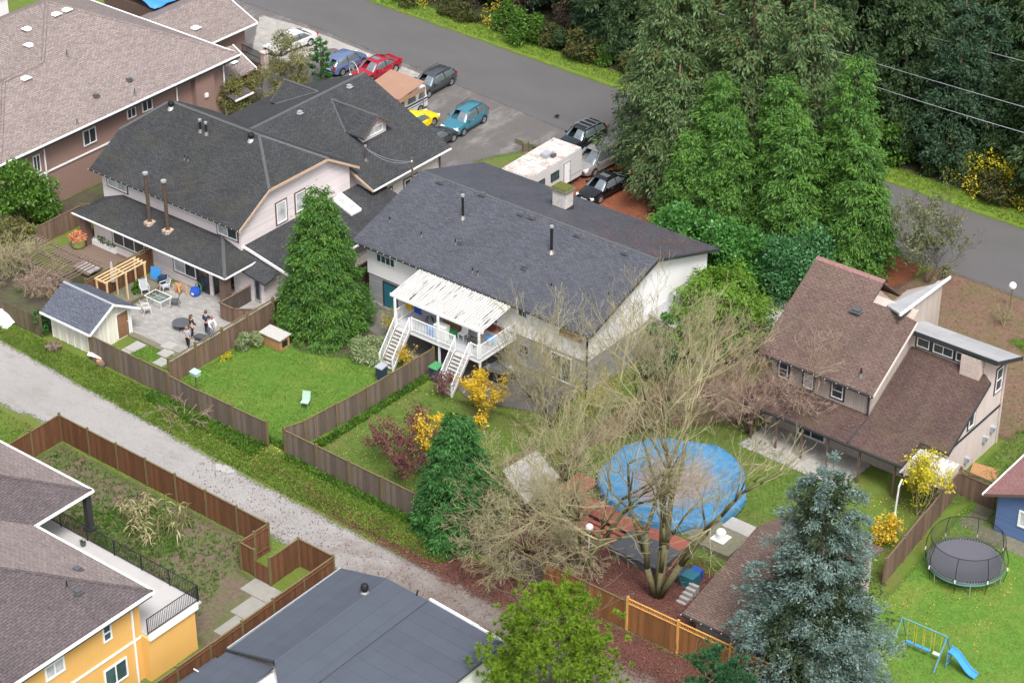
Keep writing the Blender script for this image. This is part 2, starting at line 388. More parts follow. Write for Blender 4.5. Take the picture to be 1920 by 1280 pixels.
wood('new cedar', (.205, .090, .034), .55)
wood('weathered fence', (.135, .105, .085), .62, moss=.25)
wood('weathered brown fence', (.155, .102, .075), .5, moss=.15)
wood('mossy fence', (.12, .095, .06), .5, moss=.6)
wood('fresh lumber', (.62, .46, .26), .35)
wood('honey lumber', (.58, .30, .085), .35)
wood('door wood', (.22, .12, .065), .35)
wood('grey planks', (.40, .385, .37), .5)
wood('red deck wood', (.29, .095, .07), .5)
wood('box wood', (.35, .19, .09), .4)
wood('trellis wood', (.165, .12, .095), .55, moss=.15)
wood('dark lattice', (.085, .07, .062), .4)
wood('log', (.13, .10, .075), .6, moss=.2)
glass('window glass', (.045, .055, .062)); glass('pale curtain glass', (.46, .48, .48), .15, .6); glass('teal glass', (.05, .10, .11)); glass('skylight glass', (.55, .55, .53), .25, .5)
t = NT('car glass'); t.fin(t.bsdf((.26, .30, .32), .07, .62, None, .6))
t = NT('clear glass'); gl = t.n('BsdfGlossy'); gl.inputs['Roughness'].default_value = .05; tp = t.n('BsdfTransparent'); tp.inputs[0].default_value = (.86, .92, .90, 1); mx = t.n('MixShader'); mx.inputs[0].default_value = .22; t.l(tp.outputs[0], mx.inputs[1]); t.l(gl.outputs[0], mx.inputs[2]); t.fin(mx.outputs[0])
t = NT('safety net'); b = t.bsdf((.03, .035, .035), .8); tp = t.n('BsdfTransparent'); mx = t.n('MixShader'); mx.inputs[0].default_value = .30; t.l(tp.outputs[0], mx.inputs[1]); t.l(b, mx.inputs[2]); t.fin(mx.outputs[0])
# blue pool tarp with a leafy puddle stain in the middle
t = NT('pool tarp'); f = t.noise(2.0, 6, .7, t.obj()); col = t.mix(t.mask(f, .3, .7), (.035, .155, .32), (.10, .28, .45))
ln = t.n('VectorMath', operation='LENGTH'); t.l(t.mapv(t.obj(), (.42, .36, 0)), ln.inputs[0])
st = t.math('ADD', ln.outputs['Value'], t.math('MULTIPLY', t.noise(.9, 6, .75, t.obj()), 1.5))
col = t.mix(t.math('MULTIPLY', t.mask(st, 1.95, 1.45), .9), col, t.mix(t.noise(9, 6, .8, t.obj()), (.15, .10, .10), (.36, .29, .28)))
col = t.mix(t.math('MULTIPLY', t.mask(t.noise(5, 5, .8, t.obj()), .60, .68), .6), col, (.17, .09, .05))
t.fin(t.bsdf(col, .5, 0, t.bump(t.noise(2.2, 6, .75, t.obj()), 1.0, .16), .4))
t = NT('crumpled blue tarp'); col = t.mix(t.noise(1.5, 4, .6, t.obj()), (.02, .12, .48), (.07, .32, .72)); t.fin(t.bsdf(col, .4, 0, t.bump(t.noise(2.5, 5, .6, t.obj()), .9, .1), .4))
# flat print on the trailer roof: leaf litter and algae
t = NT('littered white roof'); col = t.mix(t.mask(t.noise(1.2, 6, .8, t.obj()), .50, .62), (.56, .54, .52), (.36, .28, .23)); col = t.mix(t.mask(t.noise(7, 4, .8, t.obj()), .56, .60), col, (.25, .13, .07)); t.fin(t.bsdf(col, .5))
leafmat('cedar green', (0.030, 0.101, 0.022), (0.115, 0.250, 0.032), (.14, .12, .03), third=.02)
leafmat('hedge cedar', (0.036, 0.112, 0.025), (0.133, 0.280, 0.039), (.12, .13, .03), third=.0)
leafmat('old cedar', (0.047, 0.097, 0.038), (0.142, 0.223, 0.074), (.16, .085, .035), third=.06)
leafmat('emerald cedar', (0.021, 0.086, 0.023), (0.065, 0.208, 0.039))
leafmat('lime cedar', (.075, .17, .018), (.17, .31, .028))
leafmat('blue spruce', (0.056, 0.106, 0.090), (0.256, 0.356, 0.344), (.06, .075, .03), third=.09, rough=.6)
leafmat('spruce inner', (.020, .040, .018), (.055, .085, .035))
leafmat('pine green', (0.072, 0.144, 0.012), (0.240, 0.372, 0.026))
leafmat('dark pine', (.018, .075, .035), (.06, .17, .06))
leafmat('forest green', (0.018, 0.050, 0.018), (0.062, 0.115, 0.035), (.075, .062, .03), third=.03)
leafmat('forest blue green', (0.018, 0.053, 0.025), (0.055, 0.106, 0.053))
leafmat('forest olive', (.032, .052, .014), (.095, .115, .03), (.12, .09, .03))
leafmat('forest brown', (.055, .040, .03), (.12, .09, .06))
leafmat('laurel', (.026, .098, .020), (.095, .27, .050), rough=.35)
leafmat('blue laurel', (.028, .10, .030), (.085, .235, .085), rough=.35)
leafmat('magnolia', (0.035, 0.112, 0.017), (0.133, 0.252, 0.031), (.17, .16, .03), rough=.4, third=.0)
leafmat('bamboo olive', (.10, .115, .03), (.23, .22, .075))
leafmat('variegated', (.13, .20, .075), (.36, .42, .22))
leafmat('weed green', (.035, .10, .012), (.105, .21, .022))
leafmat('lane grass blade', (.080, .148, .018), (.18, .275, .040), (.26, .20, .07), third=.04, clump=.5)
leafmat('grass blade', (.075, .148, .018), (.18, .29, .044), (.24, .23, .07), third=.0, clump=.5)
leafmat('straw', (.28, .25, .12), (.48, .44, .24))
leafmat('yellow leaf', (.44, .28, .012), (.72, .52, .035))
leafmat('lemon leaf', (.38, .33, .015), (.60, .53, .03))
leafmat('purple leaf', (.075, .020, .024), (.20, .075, .065))
leafmat('orange leaf', (.40, .16, .03), (.60, .33, .05))
leafmat('grey green leaf', (.075, .095, .04), (.20, .22, .105))
leafmat('fallen leaf', (.075, .026, .020), (.25, .105, .075), trans=.05)
leafmat('fallen yellow leaf', (.42, .28, .05), (.62, .47, .14), trans=.05)
leafmat('flower', (.55, .12, .09), (.80, .42, .22))
plain('twig', (.34, .305, .175), .9, .3, 2.0, island=.0)
plain('red twig', (.36, .26, .20), .9, .3, 2.0)
plain('mossy bark', (.135, .122, .058), .9, .4, 3.0, bump=.4)
ground_mat('grass', g_grass, c1=(.075, .13, .016), c2=(.155, .22, .034), dryk=.6)
ground_mat('lawn', g_grass, (.25, .3), c1=(.060, .150, .018), c2=(.150, .285, .036), dry=(.26, .27, .06), dryk=.6)
ground_mat('rough lawn', g_grass, (.3, .4), c1=(.055, .115, .016), c2=(.14, .205, .036), dry=(.20, .16, .07), dryk=.8)
ground_mat('gravel', g_gravel, (.65, .22), .6, .05)
ground_mat('asphalt', g_asphalt, None, .15, .01)
ground_mat('old asphalt', g_asphalt, (.25, .12), .2, .01, c=(.125, .117, .112), patch=.45, light=.45)
ground_mat('bark mulch', g_mulch, (.35, .25), .9, .06)
ground_mat('plot soil', g_dirt, (.3, .4), .7, .08, c=(.145, .108, .078), weed=.55)
ground_mat('brown earth', g_dirt, (.4, .4), .7, .06, c=(.17, .105, .075), weed=.25)
ground_mat('dark earth', g_dirt, (.3, .3), .7, .06, c=(.075, .058, .045), weed=.35)
ground_mat('forest floor', g_dirt, (.5, .6), .8, .1, c=(.05, .042, .028), weed=.6, weedc=(.04, .07, .015))
ground_mat('leaf litter', g_mulch, (.9, .6), .8, .05, c=(.115, .048, .040))
ground_mat('yard concrete', g_concrete, (.12, .08), .2, .01)
ground_mat('damp concrete', g_concrete, (.12, .1), .2, .01, c=(.15, .14, .125))
ground_mat('verge grass', g_grass, (.3, .35), c1=(.09, .16, .014), c2=(.19, .28, .03), dry=(.22, .21, .06), dryk=.4)
# ---------------------------------------------------------------- setting: ground, road, lane, patches
def struct(o, label=None): o['kind'] = 'structure'; return tag(o, label)
mb = MB(); n = 24
mb.add([(-420 + 35*i, -200 + 35*j, 0) for j in range(n+1) for i in range(n+1)], [(j*(n+1)+i, j*(n+1)+i+1, (j+1)*(n+1)+i+1, (j+1)*(n+1)+i) for j in range(n) for i in range(n)])
struct(mb.build('ground', M['grass']), 'rough green grass of the yards and lane sides')
def sdist(P, poly):
    """signed distance (inside +) of points P (n,2) to polygon"""
    Q = np.array(poly, float); d = np.full(len(P), 1e9); ins = np.zeros(len(P), bool)
    for a, b in zip(Q, np.roll(Q, -1, 0)):
        e = b - a; w = P - a; t = np.clip((w @ e)/(e @ e), 0, 1); d = np.minimum(d, np.linalg.norm(w - t[:, None]*e, axis=1))
        c = ((a[1] > P[:, 1]) != (b[1] > P[:, 1])); x = a[0] + (P[:, 1]-a[1])/(b[1]-a[1] + 1e-12)*(b[0]-a[0]); ins ^= c & (P[:, 0] < x)
    return np.where(ins, d, -d)
PZ = [0.004]
def patch(name, poly, mat, label=None, margin=.6, step=.4, z=None):
    """one ground sheet with a ragged edge; each sheet lies 4 mm above the last"""
    if z is None: z = PZ[0]; PZ[0] += .002
    q = np.array(poly); lo = q.min(0) - margin; hi = q.max(0) + margin
    nx = int((hi[0]-lo[0])/step) + 1; ny = int((hi[1]-lo[1])/step) + 1
    X, Y = np.meshgrid(lo[0] + np.arange(nx+1)*step, lo[1] + np.arange(ny+1)*step); P = np.stack([X.ravel(), Y.ravel()], 1); d = sdist(P, poly)
    I = np.arange((nx+1)*(ny+1)).reshape(ny+1, nx+1)
    F = np.stack([I[:-1, :-1].ravel(), I[:-1, 1:].ravel(), I[1:, 1:].ravel(), I[1:, :-1].ravel()], 1)
    F = F[d[F].max(1) > -margin]; used = np.unique(F); remap = np.zeros(len(P), int); remap[used] = np.arange(len(used))
    V = np.column_stack([P[used], np.full(len(used), z)])
    o = npmesh(name, V, remap[F], M[mat]); at = o.data.attributes.new('d', 'FLOAT', 'POINT'); at.data.foreach_set('value', d[used].astype(np.float32))
    return struct(o, label)
# road beyond the houses
road_poly = [(-130, 31), (-60, 29.6), (-46, 29.2), (-30, 28.0), (-11.5, 26.2), (20, 25.9), (80, 25.6), (80, 34.6), (19, 35.0), (-20, 35.9), (-45, 36.8), (-130, 39)]
mb = MB(); mb.add([(x, y, PZ[0]) for x, y in road_poly], [tuple(range(len(road_poly)))]); PZ[0] += .002
struct(mb.build('road', M['asphalt']), 'grey asphalt street with worn edges')
patch('grass_verge', [(-130, 39), (-45, 36.7), (-20, 35.8), (19, 34.9), (90, 34.5), (90, 36.7), (19, 37.3), (-20, 38.3), (-45, 39.2), (-130, 42)], 'verge grass', 'bright grass strip along the far side of the street')
patch('forest_ground', [(-60, 39.6), (-20, 38.6), (19, 37.5), (95, 36.8), (120, 110), (-140, 110), (-140, 43)], 'forest floor', 'dark earth beneath the tree belt', step=1.5, margin=1.6)
patch('parking_apron', [(-62, 29.9), (-46, 29.6), (-30, 28.4), (-11.2, 26.6), (-12.2, 24.2), (-16.2, 23.2), (-17.6, 19.0), (-20, 14), (-30, 12.5), (-33, 14.5), (-37, 18), (-42, 20.5), (-62, 20.5)], 'old asphalt', 'worn asphalt parking area in front of the grey roofed houses')
patch('brown_house_forecourt', [(-62, 22), (-43.5, 21), (-36, 17), (-35, 8), (-40, 8), (-62, 14)], 'damp concrete')
patch('concrete_driveway', [(-50.5, 28.6), (-45.5, 29.0), (-30, 27.9), (-31, 26.4), (-41, 27.4), (-41.5, 22.8), (-45.8, 22.8)], 'yard concrete', 'pale concrete driveway strip')
patch('mulch_parking', [(-14.3, 17), (-12.8, 24.6), (-8, 26.0), (16, 25.6), (17, 21), (9, 12.6), (4, 11.2), (-12, 11.2)], 'bark mulch', 'parking area covered with red bark mulch')
patch('gravel_lane', [(-120, -20.9), (-26, -21.0), (-13, -21.7), (0, -22.2), (11, -22.3), (17, -21.4), (24, -20.7), (60, -19.8), (90, -20), (90, -27.3), (28, -26.2), (17, -25.5), (0, -25.5), (-14.5, -25.3), (-26, -26.6), (-60, -27.5), (-120, -28)], 'gravel', 'grey gravel lane strewn with brown leaves at one end', margin=1.3)
t = NT('puddle water'); a_ = t.n('Attribute'); a_.attribute_name = 'd'; mr_ = t.n('MapRange'); mr_.inputs['From Min'].default_value = -.05; mr_.inputs['From Max'].default_value = .1; t.l(t.math('ADD', a_.outputs['Fac'], t.math('MULTIPLY', t.math('SUBTRACT', t.noise(2.5, 4, .6), .5), .5)), mr_.inputs['Value']); tp_ = t.n('BsdfTransparent'); mx_ = t.n('MixShader'); t.l(mr_.outputs[0], mx_.inputs[0]); t.l(tp_.outputs[0], mx_.inputs[1]); t.l(t.bsdf((.36, .35, .335), .04, 0, None, .9), mx_.inputs[2]); t.fin(mx_.outputs[0])
px_, py_ = G(420, 880)
patch('puddle', [(px_+.75*math.cos(k*.7)*(1+.2*math.sin(k*2)), py_+.42*math.sin(k*.7)*(1+.2*math.cos(k*3))) for k in range(9)], 'puddle water', 'pale rain puddle in the gravel lane', .4, .12, z=.058)
patch('leaf_strip', [(-4, -20.6), (8, -20.7), (14, -19.9), (40, -19.5), (40, -21.6), (24, -22.1), (14, -22.2), (4, -21.8)], 'leaf litter', 'strip of reddish leaf litter along the lane', margin=1.2)
patch('patio_yard_lawn', [(-19.4, -18.6), (-13.9, -18.6), (-13.9, -15.2), (-18.0, -15.2)], 'lawn', 'small lawn between shed and paved patio')
patch('green_lawn', [(-13.6, -18.5), (-13.3, -9.4), (-11.8, -8.2), (-5.2, -7.6), (-2.0, -11), (-2.4, -18.5)], 'lawn', 'bright green lawn beside the cone shaped cedar')
patch('narrow_lawn', [(-1.7, -18.4), (-1.5, -8.4), (6, -7.0), (10, -9), (12, -18.4)], 'rough lawn', 'lawn strip behind the plank fence')
patch('shaded_bed', [(-12.9, -9.2), (-10.4, -2.6), (-4.6, -2.4), (-4.6, -7.2), (-9.8, -9.5)], 'dark earth', 'dark mossy beds beside the house wall')
patch('under_deck_slab', [(-9.6, -4.6), (-9.6, -2.2), (7.4, -2.2), (7.4, -5.4), (2.6, -7.2), (-3.2, -5.8)], 'damp concrete')
patch('pool_yard_earth', [(12.2, -18.6), (12.0, -13), (14.5, -12.2), (22, -13.2), (25.8, -12.5), (26.8, -18.8)], 'leaf litter', 'reddish leaf covered earth under the bare trees')
patch('pool_yard_lawn', [(12.3, -12.6), (12.5, -2), (17, 1.0), (26, -1.8), (27.5, -8), (26, -12)], 'rough lawn', 'patchy lawn round the covered pool')
patch('bare_bed', [(10.2, -9), (10.4, 3), (17, 5.5), (17.4, 1.6), (13, -3)], 'brown earth')
patch('trampoline_lawn', [(32.6, 2.6), (34.8, .6), (45, -1), (60, -10), (60, -24), (34, -19.4), (33.2, -7)], 'lawn', 'mossy green lawn under the trampoline', step=.6)
patch('fallow_plot', [(-14, -34), (-14.1, -26.8), (3.2, -26.8), (3.2, -29), (6.2, -29.4), (8.3, -30), (8.2, -36.5), (6.9, -36.5), (6.6, -34.9), (-5, -34.8)], 'plot soil', 'weedy fallow vegetable plot behind the cedar fence')
patch('corner_bed', [(17, 26), (45, 25.6), (45, 15), (31.6, 10), (17.5, 9.5), (15.5, 18)], 'brown earth', 'brown leaf covered ground behind the umber roofed house', margin=1)
patch('corner_grass', [(25.5, 20.4), (30, 24.8), (50, 25), (50, 19), (36, 16)], 'rough lawn')
patch('side_grass', [(31.3, 1), (31.2, 11), (36, 16), (48, 16), (48, 5), (34, 4.8)], 'rough lawn')
patch('left_yard_earth', [(-32, -13), (-21.2, -8.2), (-20.4, -13.2), (-24, -18), (-32, -18.5), (-40, -17), (-40, -9)], 'dark earth', 'brown overgrown garden ground by the trellis')
patch('side_alley', [(-37.9, -9), (-37.9, 8), (-33.2, 8), (-33.2, -5)], 'dark earth')
patch('side_pad', [G(1440, 560), G(1500, 570), G(1440, 668), G(1412, 655)], 'yard concrete')
patch('stump_grass', [(-18.4, 18.6), (-16.4, 22.6), (-13.2, 22.9), (-13.2, 17.4)], 'rough lawn')
patch('house_porch_slab', [(18.4, -.9), (18.6, 2.4), (26, 2.4), (25.7, -1.1)], 'yard concrete', 'concrete porch slab under the umber lower roof', margin=.25, step=.25)
# paved patio with single pavers
pt = thing('paved_patio', 'square patio of small pale pavers with four people standing on it', 'patio', (-18, -11, 0))
mb = MB(); mb.box(-23.0, -14.0, -15.1, -6.6, 0.0, .05); mb.build('bed', M['mossy stone'], pt)
mb = MB(); rr = random.Random(3); y = -14.75
while y < -6.7:
    x = -22.8 + (.21 if int(round(y/.21)) % 2 else 0)
    while x < -14.2:
        z = .085 + rr.uniform(-.006, .006)
        if not (y > -10.3 and x < -19.9 and False): mb.box(x+.006, x+.404, y+.006, y+.2, .05, z)
        x += .41
    y += .21
o = mb.build('pavers', M['paver'], pt); o['kind'] = 'stuff'
mb = MB(); mb.box(-23.0, -14.0, -15.25, -14.8, 0, .1); mb.build('edge_course', M['mossy stone'], pt)
# concrete slabs
def slabs(rects, label, cat='paving slab', group=None, mat='pale concrete', z=.05):
    for i, (x0, x1, y0, y1) in enumerate(rects):
        o = MB().box(x0, x1, y0, y1, .0, z + .004*i).build('paving_slab', M[mat], loc=((x0+x1)/2, (y0+y1)/2, 0)); o.data.transform(Matrix.Translation((0, 0, 0)))
        tag(o, label, cat, group)
def slab_px(pts, label, group=None, mat='pale concrete'):
    for p in pts:
        x, y = G(*p); o = MB().box(x-.42, x+.42, y-.42, y+.42, 0, .11).build('stepping_stone', M[mat], loc=(x, y, 0)); tag(o, label, 'paving slab', group)
slab_px([(317, 650), (311, 664), (303, 681)], 'square grey stepping stone set in the grass between shed and patio', 'stepping stones in the patio yard')
xs = [(-19.35, -17.9), (-17.85, -16.6)]
w = thing('shed_path', 'pale concrete path running from the shed door to the patio', 'path', (-18.6, -15.6, 0))
for i, (a, b) in enumerate([(-17.8, -16.6), (-16.55, -15.35)]): MB().box(-19.3 + .0, -18.45, a, b, 0, .06+.004*i).build('slab', M['pale concrete'], w)
w = thing('garden_path', 'cracked concrete path beside the orange house leading to the plot gate', 'path', (6.8, -33, 0))
for i, (a, b, x0, x1) in enumerate([(-30.2, -28.95, 4.6, 7.0), (-32.0, -30.25, 5.6, 7.35), (-33.8, -32.05, 6.1, 7.4), (-36.4, -33.85, 6.75, 7.7)]):
    MB().box(x0, x1, a, b, 0, .06 + .004*i).build('slab', M['concrete'], w)
# ---------------------------------------------------------------- building helpers
def window(par, face, c, a0, a1, z0, z1, frame='white trim', pane='window glass', mull=1, fw=.07, hmull=0, trim=None):
    """face '-y' (a = x) or '+x' (a = y) or '+y'; c = wall plane"""
    def B(mb, u0, u1, w0, w1, d0, d1):
        if face == '-y': mb.box(u0, u1, c-d1, c-d0, w0, w1)
        elif face == '+y': mb.box(u0, u1, c+d0, c+d1, w0, w1)
        elif face == '-x': mb.box(c-d1, c-d0, u0, u1, w0, w1)
        else: mb.box(c+d0, c+d1, u0, u1, w0, w1)
    f = MB(); e = fw
    B(f, a0, a1, z0, z0+e, -.02, .07); B(f, a0, a1, z1-e, z1, -.02, .07); B(f, a0, a0+e, z0+e, z1-e, -.02, .068); B(f, a1-e, a1, z0+e, z1-e, -.02, .068)
    for k in range(mull): u = a0 + (a1-a0)*(k+1)/(mull+1); B(f, u-e*.4, u+e*.4, z0+e, z1-e, -.02, .055)
    for k in range(hmull): u = z0 + (z1-z0)*(k+1)/(hmull+1); B(f, a0+e, a1-e, u-e*.4, u+e*.4, -.02, .053)
    w = f.build('window', M[frame], par); p = MB()
    panes = pane if isinstance(pane, (list, tuple)) else [pane]*(mull+1)
    for k in range(mull+1):
        p = MB(); B(p, a0 + (a1-a0)*k/(mull+1) + .005, a0 + (a1-a0)*(k+1)/(mull+1) - .005, z0+.02, z1-.02, -.03, .02); o = p.data(wloc(par)); o.materials.append(M[panes[k]]); ob = bpy.data.objects.new('pane', o); COL.objects.link(ob); ob.parent = w
    if trim:
        t_ = MB(); g = .11
        B(t_, a0-g, a1+g, z0-g, z0-.002, -.02, .045); B(t_, a0-g, a1+g, z1+.002, z1+g, -.02, .045); B(t_, a0-g, a0-.002, z0, z1, -.02, .043); B(t_, a1+.002, a1+g, z0, z1, -.02, .043)
        o = t_.data(wloc(par)); o.materials.append(M[trim]); ob = bpy.data.objects.new('trim', o); COL.objects.link(ob); ob.parent = w
    return w
def winpx(par, face, c, tl, br, **kw):
    if face in ('-y', '+y'): (a0, z1), (a1, z0) = ony(*tl, c), ony(*br, c)
    else: (a0, z1), (a1, z0) = onx(*tl, c), onx(*br, c)   # true corners: near-top and far-bottom
    return window(par, face, c, min(a0, a1), max(a0, a1), min(z0, z1), max(z0, z1), **kw)
def door(par, face, c, a0, a1, z0, z1, mat, frame='white trim', panels=0):
    f = MB(); d = MB(); g = .09
    if face == '-y':
        f.box(a0-g, a0, c-.06, c+.02, z0, z1+g).box(a1, a1+g, c-.06, c+.02, z0, z1+g).box(a0, a1, c-.06, c+.02, z1, z1+g); d.box(a0, a1, c-.035, c+.03, z0, z1)
    else:
        f.box(c-.02, c+.06, a0-g, a0, z0, z1+g).box(c-.02, c+.06, a1, a1+g, z0, z1+g).box(c-.02, c+.06, a0, a1, z1, z1+g); d.box(c-.03, c+.035, a0, a1, z0, z1)
        for k in range(panels):
            h = (z1-z0-.5)/panels; d.box(c+.035, c+.055, a0+.12, a1-.12, z0+.2+k*(h+.05), z0+.2+k*(h+.05)+h)
    o = d.build('door', M[mat], par)
    for nm, mb, mm in (('frame', f, frame), ('handle', MB().ball((a1-.1, c-.07, z0+1.0) if face == '-y' else (c+.08, a1-.1, z0+1.0), .045), 'galvanised')):
        k = mb.data(wloc(par)); k.materials.append(M[mm]); ob = bpy.data.objects.new(nm, k); COL.objects.link(ob); ob.parent = o
    return o
def roof(par, pts, mat, th=.14, name='roof_slope'): return MB().slab(pts, th).build(name, M[mat], par)
def cap(par, pts, mat, w=.13, name='ridge_cap'):
    mb = MB()
    for a, b in zip(pts, pts[1:]): mb.tube((a[0], a[1], a[2]-.045), (b[0], b[1], b[2]-.045), w*.75, None, 6)
    return mb.build(name, M[mat], par)
def gutter(par, p0, p1, mat='white trim', s=.11, name='gutter'):
    a, b = Vector(p0), Vector(p1); d = (b-a); L = d.length; d.normalize(); n = Vector((-d.y, d.x, 0)).normalized(); mb = MB(); vs = []
    for c in (a, b):
        vs += [c + n*s/2 + Vector((0, 0, -.11)), c - n*s/2 + Vector((0, 0, -.11)), c - n*s/2 + Vector((0, 0, .0)), c + n*s/2 + Vector((0, 0, .0))]
    mb.add(vs, [(0,1,2,3),(7,6,5,4),(0,4,5,1),(1,5,6,2),(2,6,7,3),(3,7,4,0)])
    return mb.build(name, M[mat], par)
def downspout(par, x, y, z1, z0=0.05, mat='white trim'): return MB().box(x-.045, x+.045, y-.045, y+.045, z0, z1).build('downspout', M[mat], par)
def bulbs(par, p0, p1, step=.55):
    a, b = Vector(p0), Vector(p1); n = int((b-a).length/step); mb = MB()
    for i in range(n+1): c = a + (b-a)*i/n; mb.rbox(c, (.038, .038, .038))
    o = mb.build('string_lights', M['white lamp glass'], par); o['kind'] = 'stuff'; return o
def vent_box(par, p, s=.34, h=.16, mat='dark grey plastic'):
    x, y, z = p; return MB().rbox((x, y, z+h*.4), (s, s, h)).rbox((x, y, z+.03), (s*1.5, s*1.5, .05)).build('roof_vent', M[mat], par)
def stack(par, p, h, r=.05, mat='black metal', name='vent_pipe', capr=0.0, flash=True):
    x, y, z = p; mb = MB(); mb.tube((x, y, z-.2), (x, y, z+h), r, None, 8)
    o = mb.build(name, M[mat], par)
    if capr:
        k = MB().tube((x, y, z+h+.02), (x, y, z+h+.17), capr, None, 10).data(wloc(par)); k.materials.append(M['galvanised']); ob = bpy.data.objects.new('cap', k); COL.objects.link(ob); ob.parent = o
    if flash:
        k = MB().lathe([(r*3.2, -.08), (r*1.3, .16)], 10, (x, y, z)).data(wloc(par)); k.materials.append(M['grey metal']); ob = bpy.data.objects.new('flashing', k); COL.objects.link(ob); ob.parent = o
    return o
def turbine(par, p, r=.2):
    x, y, z = p; o = MB().lathe([(r*.75, -.15), (r*.75, .18), (r*1.05, .2), (r*1.15, .38), (r*.9, .52), (r*.3, .58)], 14, p).build('turbine_vent', M['black metal'], par)
    k = MB().lathe([(r*1.5, -.2), (r*.9, .1)], 12, p).data(wloc(par)); k.materials.append(M['galvanised']); ob = bpy.data.objects.new('base_collar', k); COL.objects.link(ob); ob.parent = o
    return o

# ---------------------------------------------------------------- central house
CH = thing('white_house', 'long white house with grey lower siding, blue grey shingle roof and covered deck', 'house', (-1.5, 4.4, 0))
MB().box(-10.6, 7.7, -2.1, 11.0, 0, 2.44).build('lower_wall', M['grey lap siding'], CH)
MB().prism([(-2.16, 2.44), (-2.16, 4.84), (4.5, 6.98), (11.06, 4.84), (11.06, 2.44)], 'x', -10.66, 7.76).build('upper_wall', M['white stucco'], CH)
MB().box(-10.7, 7.8, -2.2, 11.1, 0, .28).build('foundation', M['concrete'], CH)
roof(CH, [(-11.5, -2.65, 4.8), (8.3, -2.65, 4.8), (8.3, 4.5, 7.15), (-11.5, 4.5, 7.15)], 'centre shingles')
roof(CH, [(8.3, 11.65, 4.8), (-11.9, 11.65, 4.8), (-11.5, 4.5, 7.148), (8.3, 4.5, 7.148)], 'centre rear shingles')
cap(CH, [(-11.5, 4.5, 7.15), (8.3, 4.5, 7.15)], 'ridge shingles')
gutter(CH, (-11.5, -2.7, 4.78), (8.3, -2.7, 4.78), 'dark trim'); bulbs(CH, (-11.4, -2.78, 4.77), (8.2, -2.78, 4.77))
for s in (0, 1): MB().slab([(8.31, -2.66, 4.79), (8.36, -2.66, 4.79), (8.36, 4.5, 7.13), (8.31, 4.5, 7.13)] if s == 0 else [(8.31, 11.64, 4.79), (8.36, 11.64, 4.79), (8.36, 4.5, 7.13), (8.31, 4.5, 7.13)], .18).build('barge_board', M['dark trim'], CH)
cf = lambda x, y: 4.8 + (y+2.65)*.3287 if y < 4.5 else 7.15 - (y-4.5)*.3287
for p in ((826, 342), (1084, 441), (1172, 474), (977, 401), (998, 408), (905, 365)): vent_box(CH, onplane(*p, cf))
for p, h in (((671+60, 415), .35), ((790, 443), .35), ((854, 458), .4), ((886, 511), .35), ((896, 515), .3), ((1034, 540), .35), ((1141, 556), .35)): stack(CH, onplane(*p, cf), h, .045)
vent_box(CH, onplane(863, 456, cf), .22, .2); vent_box(CH, onplane(983, 504, cf), .26, .3)
x, y, z = onplane(1034, 472, cf); stack(CH, (x, y, z), 1.75, .10, 'black metal', 'flue_pipe', .13)
x, y, z = onplane(868, 408, cf); o = stack(CH, (x, y, z), 1.55, .09, 'black metal', 'flue_pipe', .13)
# chimney with mossy cap
x, y, z = onplane(1055, 388, cf); ch = MB().box(x-.55, x+.55, y-.42, y+.42, z-.6, z+1.35).build('chimney', M['old brick white'], CH)
for nm, mb, mm in (('cap_slab', MB().box(x-.68, x+.68, y-.55, y+.55, z+1.35, z+1.5), 'mossy stone'), ('moss_cover', MB().box(x-.6, x+.6, y-.48, y+.48, z+1.5, z+1.58), 'moss'), ('flashing', MB().box(x-.6, x+.6, y-.47, y+.47, z-.6, z+.16), 'dark trim')):
    k = mb.data(wloc(CH)); k.materials.append(M[mm]); ob = bpy.data.objects.new(nm, k); COL.objects.link(ob); ob.parent = ch
winpx(CH, '-y', -2.16, (706, 473), (741, 503), mull=3, pane='teal glass', fw=.05, trim=None)
winpx(CH, '-y', -2.16, (971, 578), (989, 598), mull=1, pane='teal glass', fw=.05)
winpx(CH, '-y', -2.1, (974, 642), (992, 669), mull=1, pane='window glass', frame='grey lap siding')
winpx(CH, '-y', -2.16, (1049, 612), (1092, 644), mull=2, pane='cardboard', frame='tan trim')
door(CH, '-y', -2.1, -9.25, -8.15, .1, 2.15, 'teal paint', 'dark trim')
window(CH, '-y', -2.1, 4.9, 6.5, .25, 2.2, pane='teal glass', mull=1)
window(CH, '-y', -2.16, -1.4, .6, 2.55, 4.4, pane='teal glass', mull=1, frame='white trim')
downspout(CH, 7.8, -2.25, 4.7, mat='dark trim'); 
MB().box(7.7, 9.6, 4.6, 10.8, 0, 2.6).build('side_annex', M['taupe stucco'], CH)
roof(CH, [(7.6, 4.4, 3.0), (9.9, 4.4, 2.65), (9.9, 11.0, 2.65), (7.6, 11.0, 3.0)], 'silver membrane', .1, 'annex_roof')

# ---------------------------------------------------------------- deck of the central house
DK = thing('deck', 'raised grey deck with white railings, two stairs and a white corrugated cover', 'deck', (-1.5, -4.2, 0))
DX0, DX1, DY0, DY1, DZ = -5.05, 2.1, -5.95, -2.17, 2.3
MB().box(DX0, DX1, DY0, DY1, DZ-.06, DZ).build('floor', M['deck grey'], DK)
MB().box(DX0+.02, DX1-.02, DY0+.02, DY0+.1, DZ-.3, DZ-.06).box(DX1-.1, DX1-.02, DY0+.1, DY1, DZ-.3, DZ-.06).box(DX0+.02, DX0+.1, DY0+.1, DY1, DZ-.3, DZ-.06).build('rim_beam', M['white trim'], DK)
for i, x in enumerate((DX0+.08, -1.35, DX1-.08)):
    MB().box(x-.06, x+.06, DY0+.03, DY0+.15, DZ, 4.16).build('post', M['white trim'], DK); MB().box(x-.055, x+.055, DY0+.12, DY0+.23, 0, DZ-.3).build('post', M['white trim'], DK)
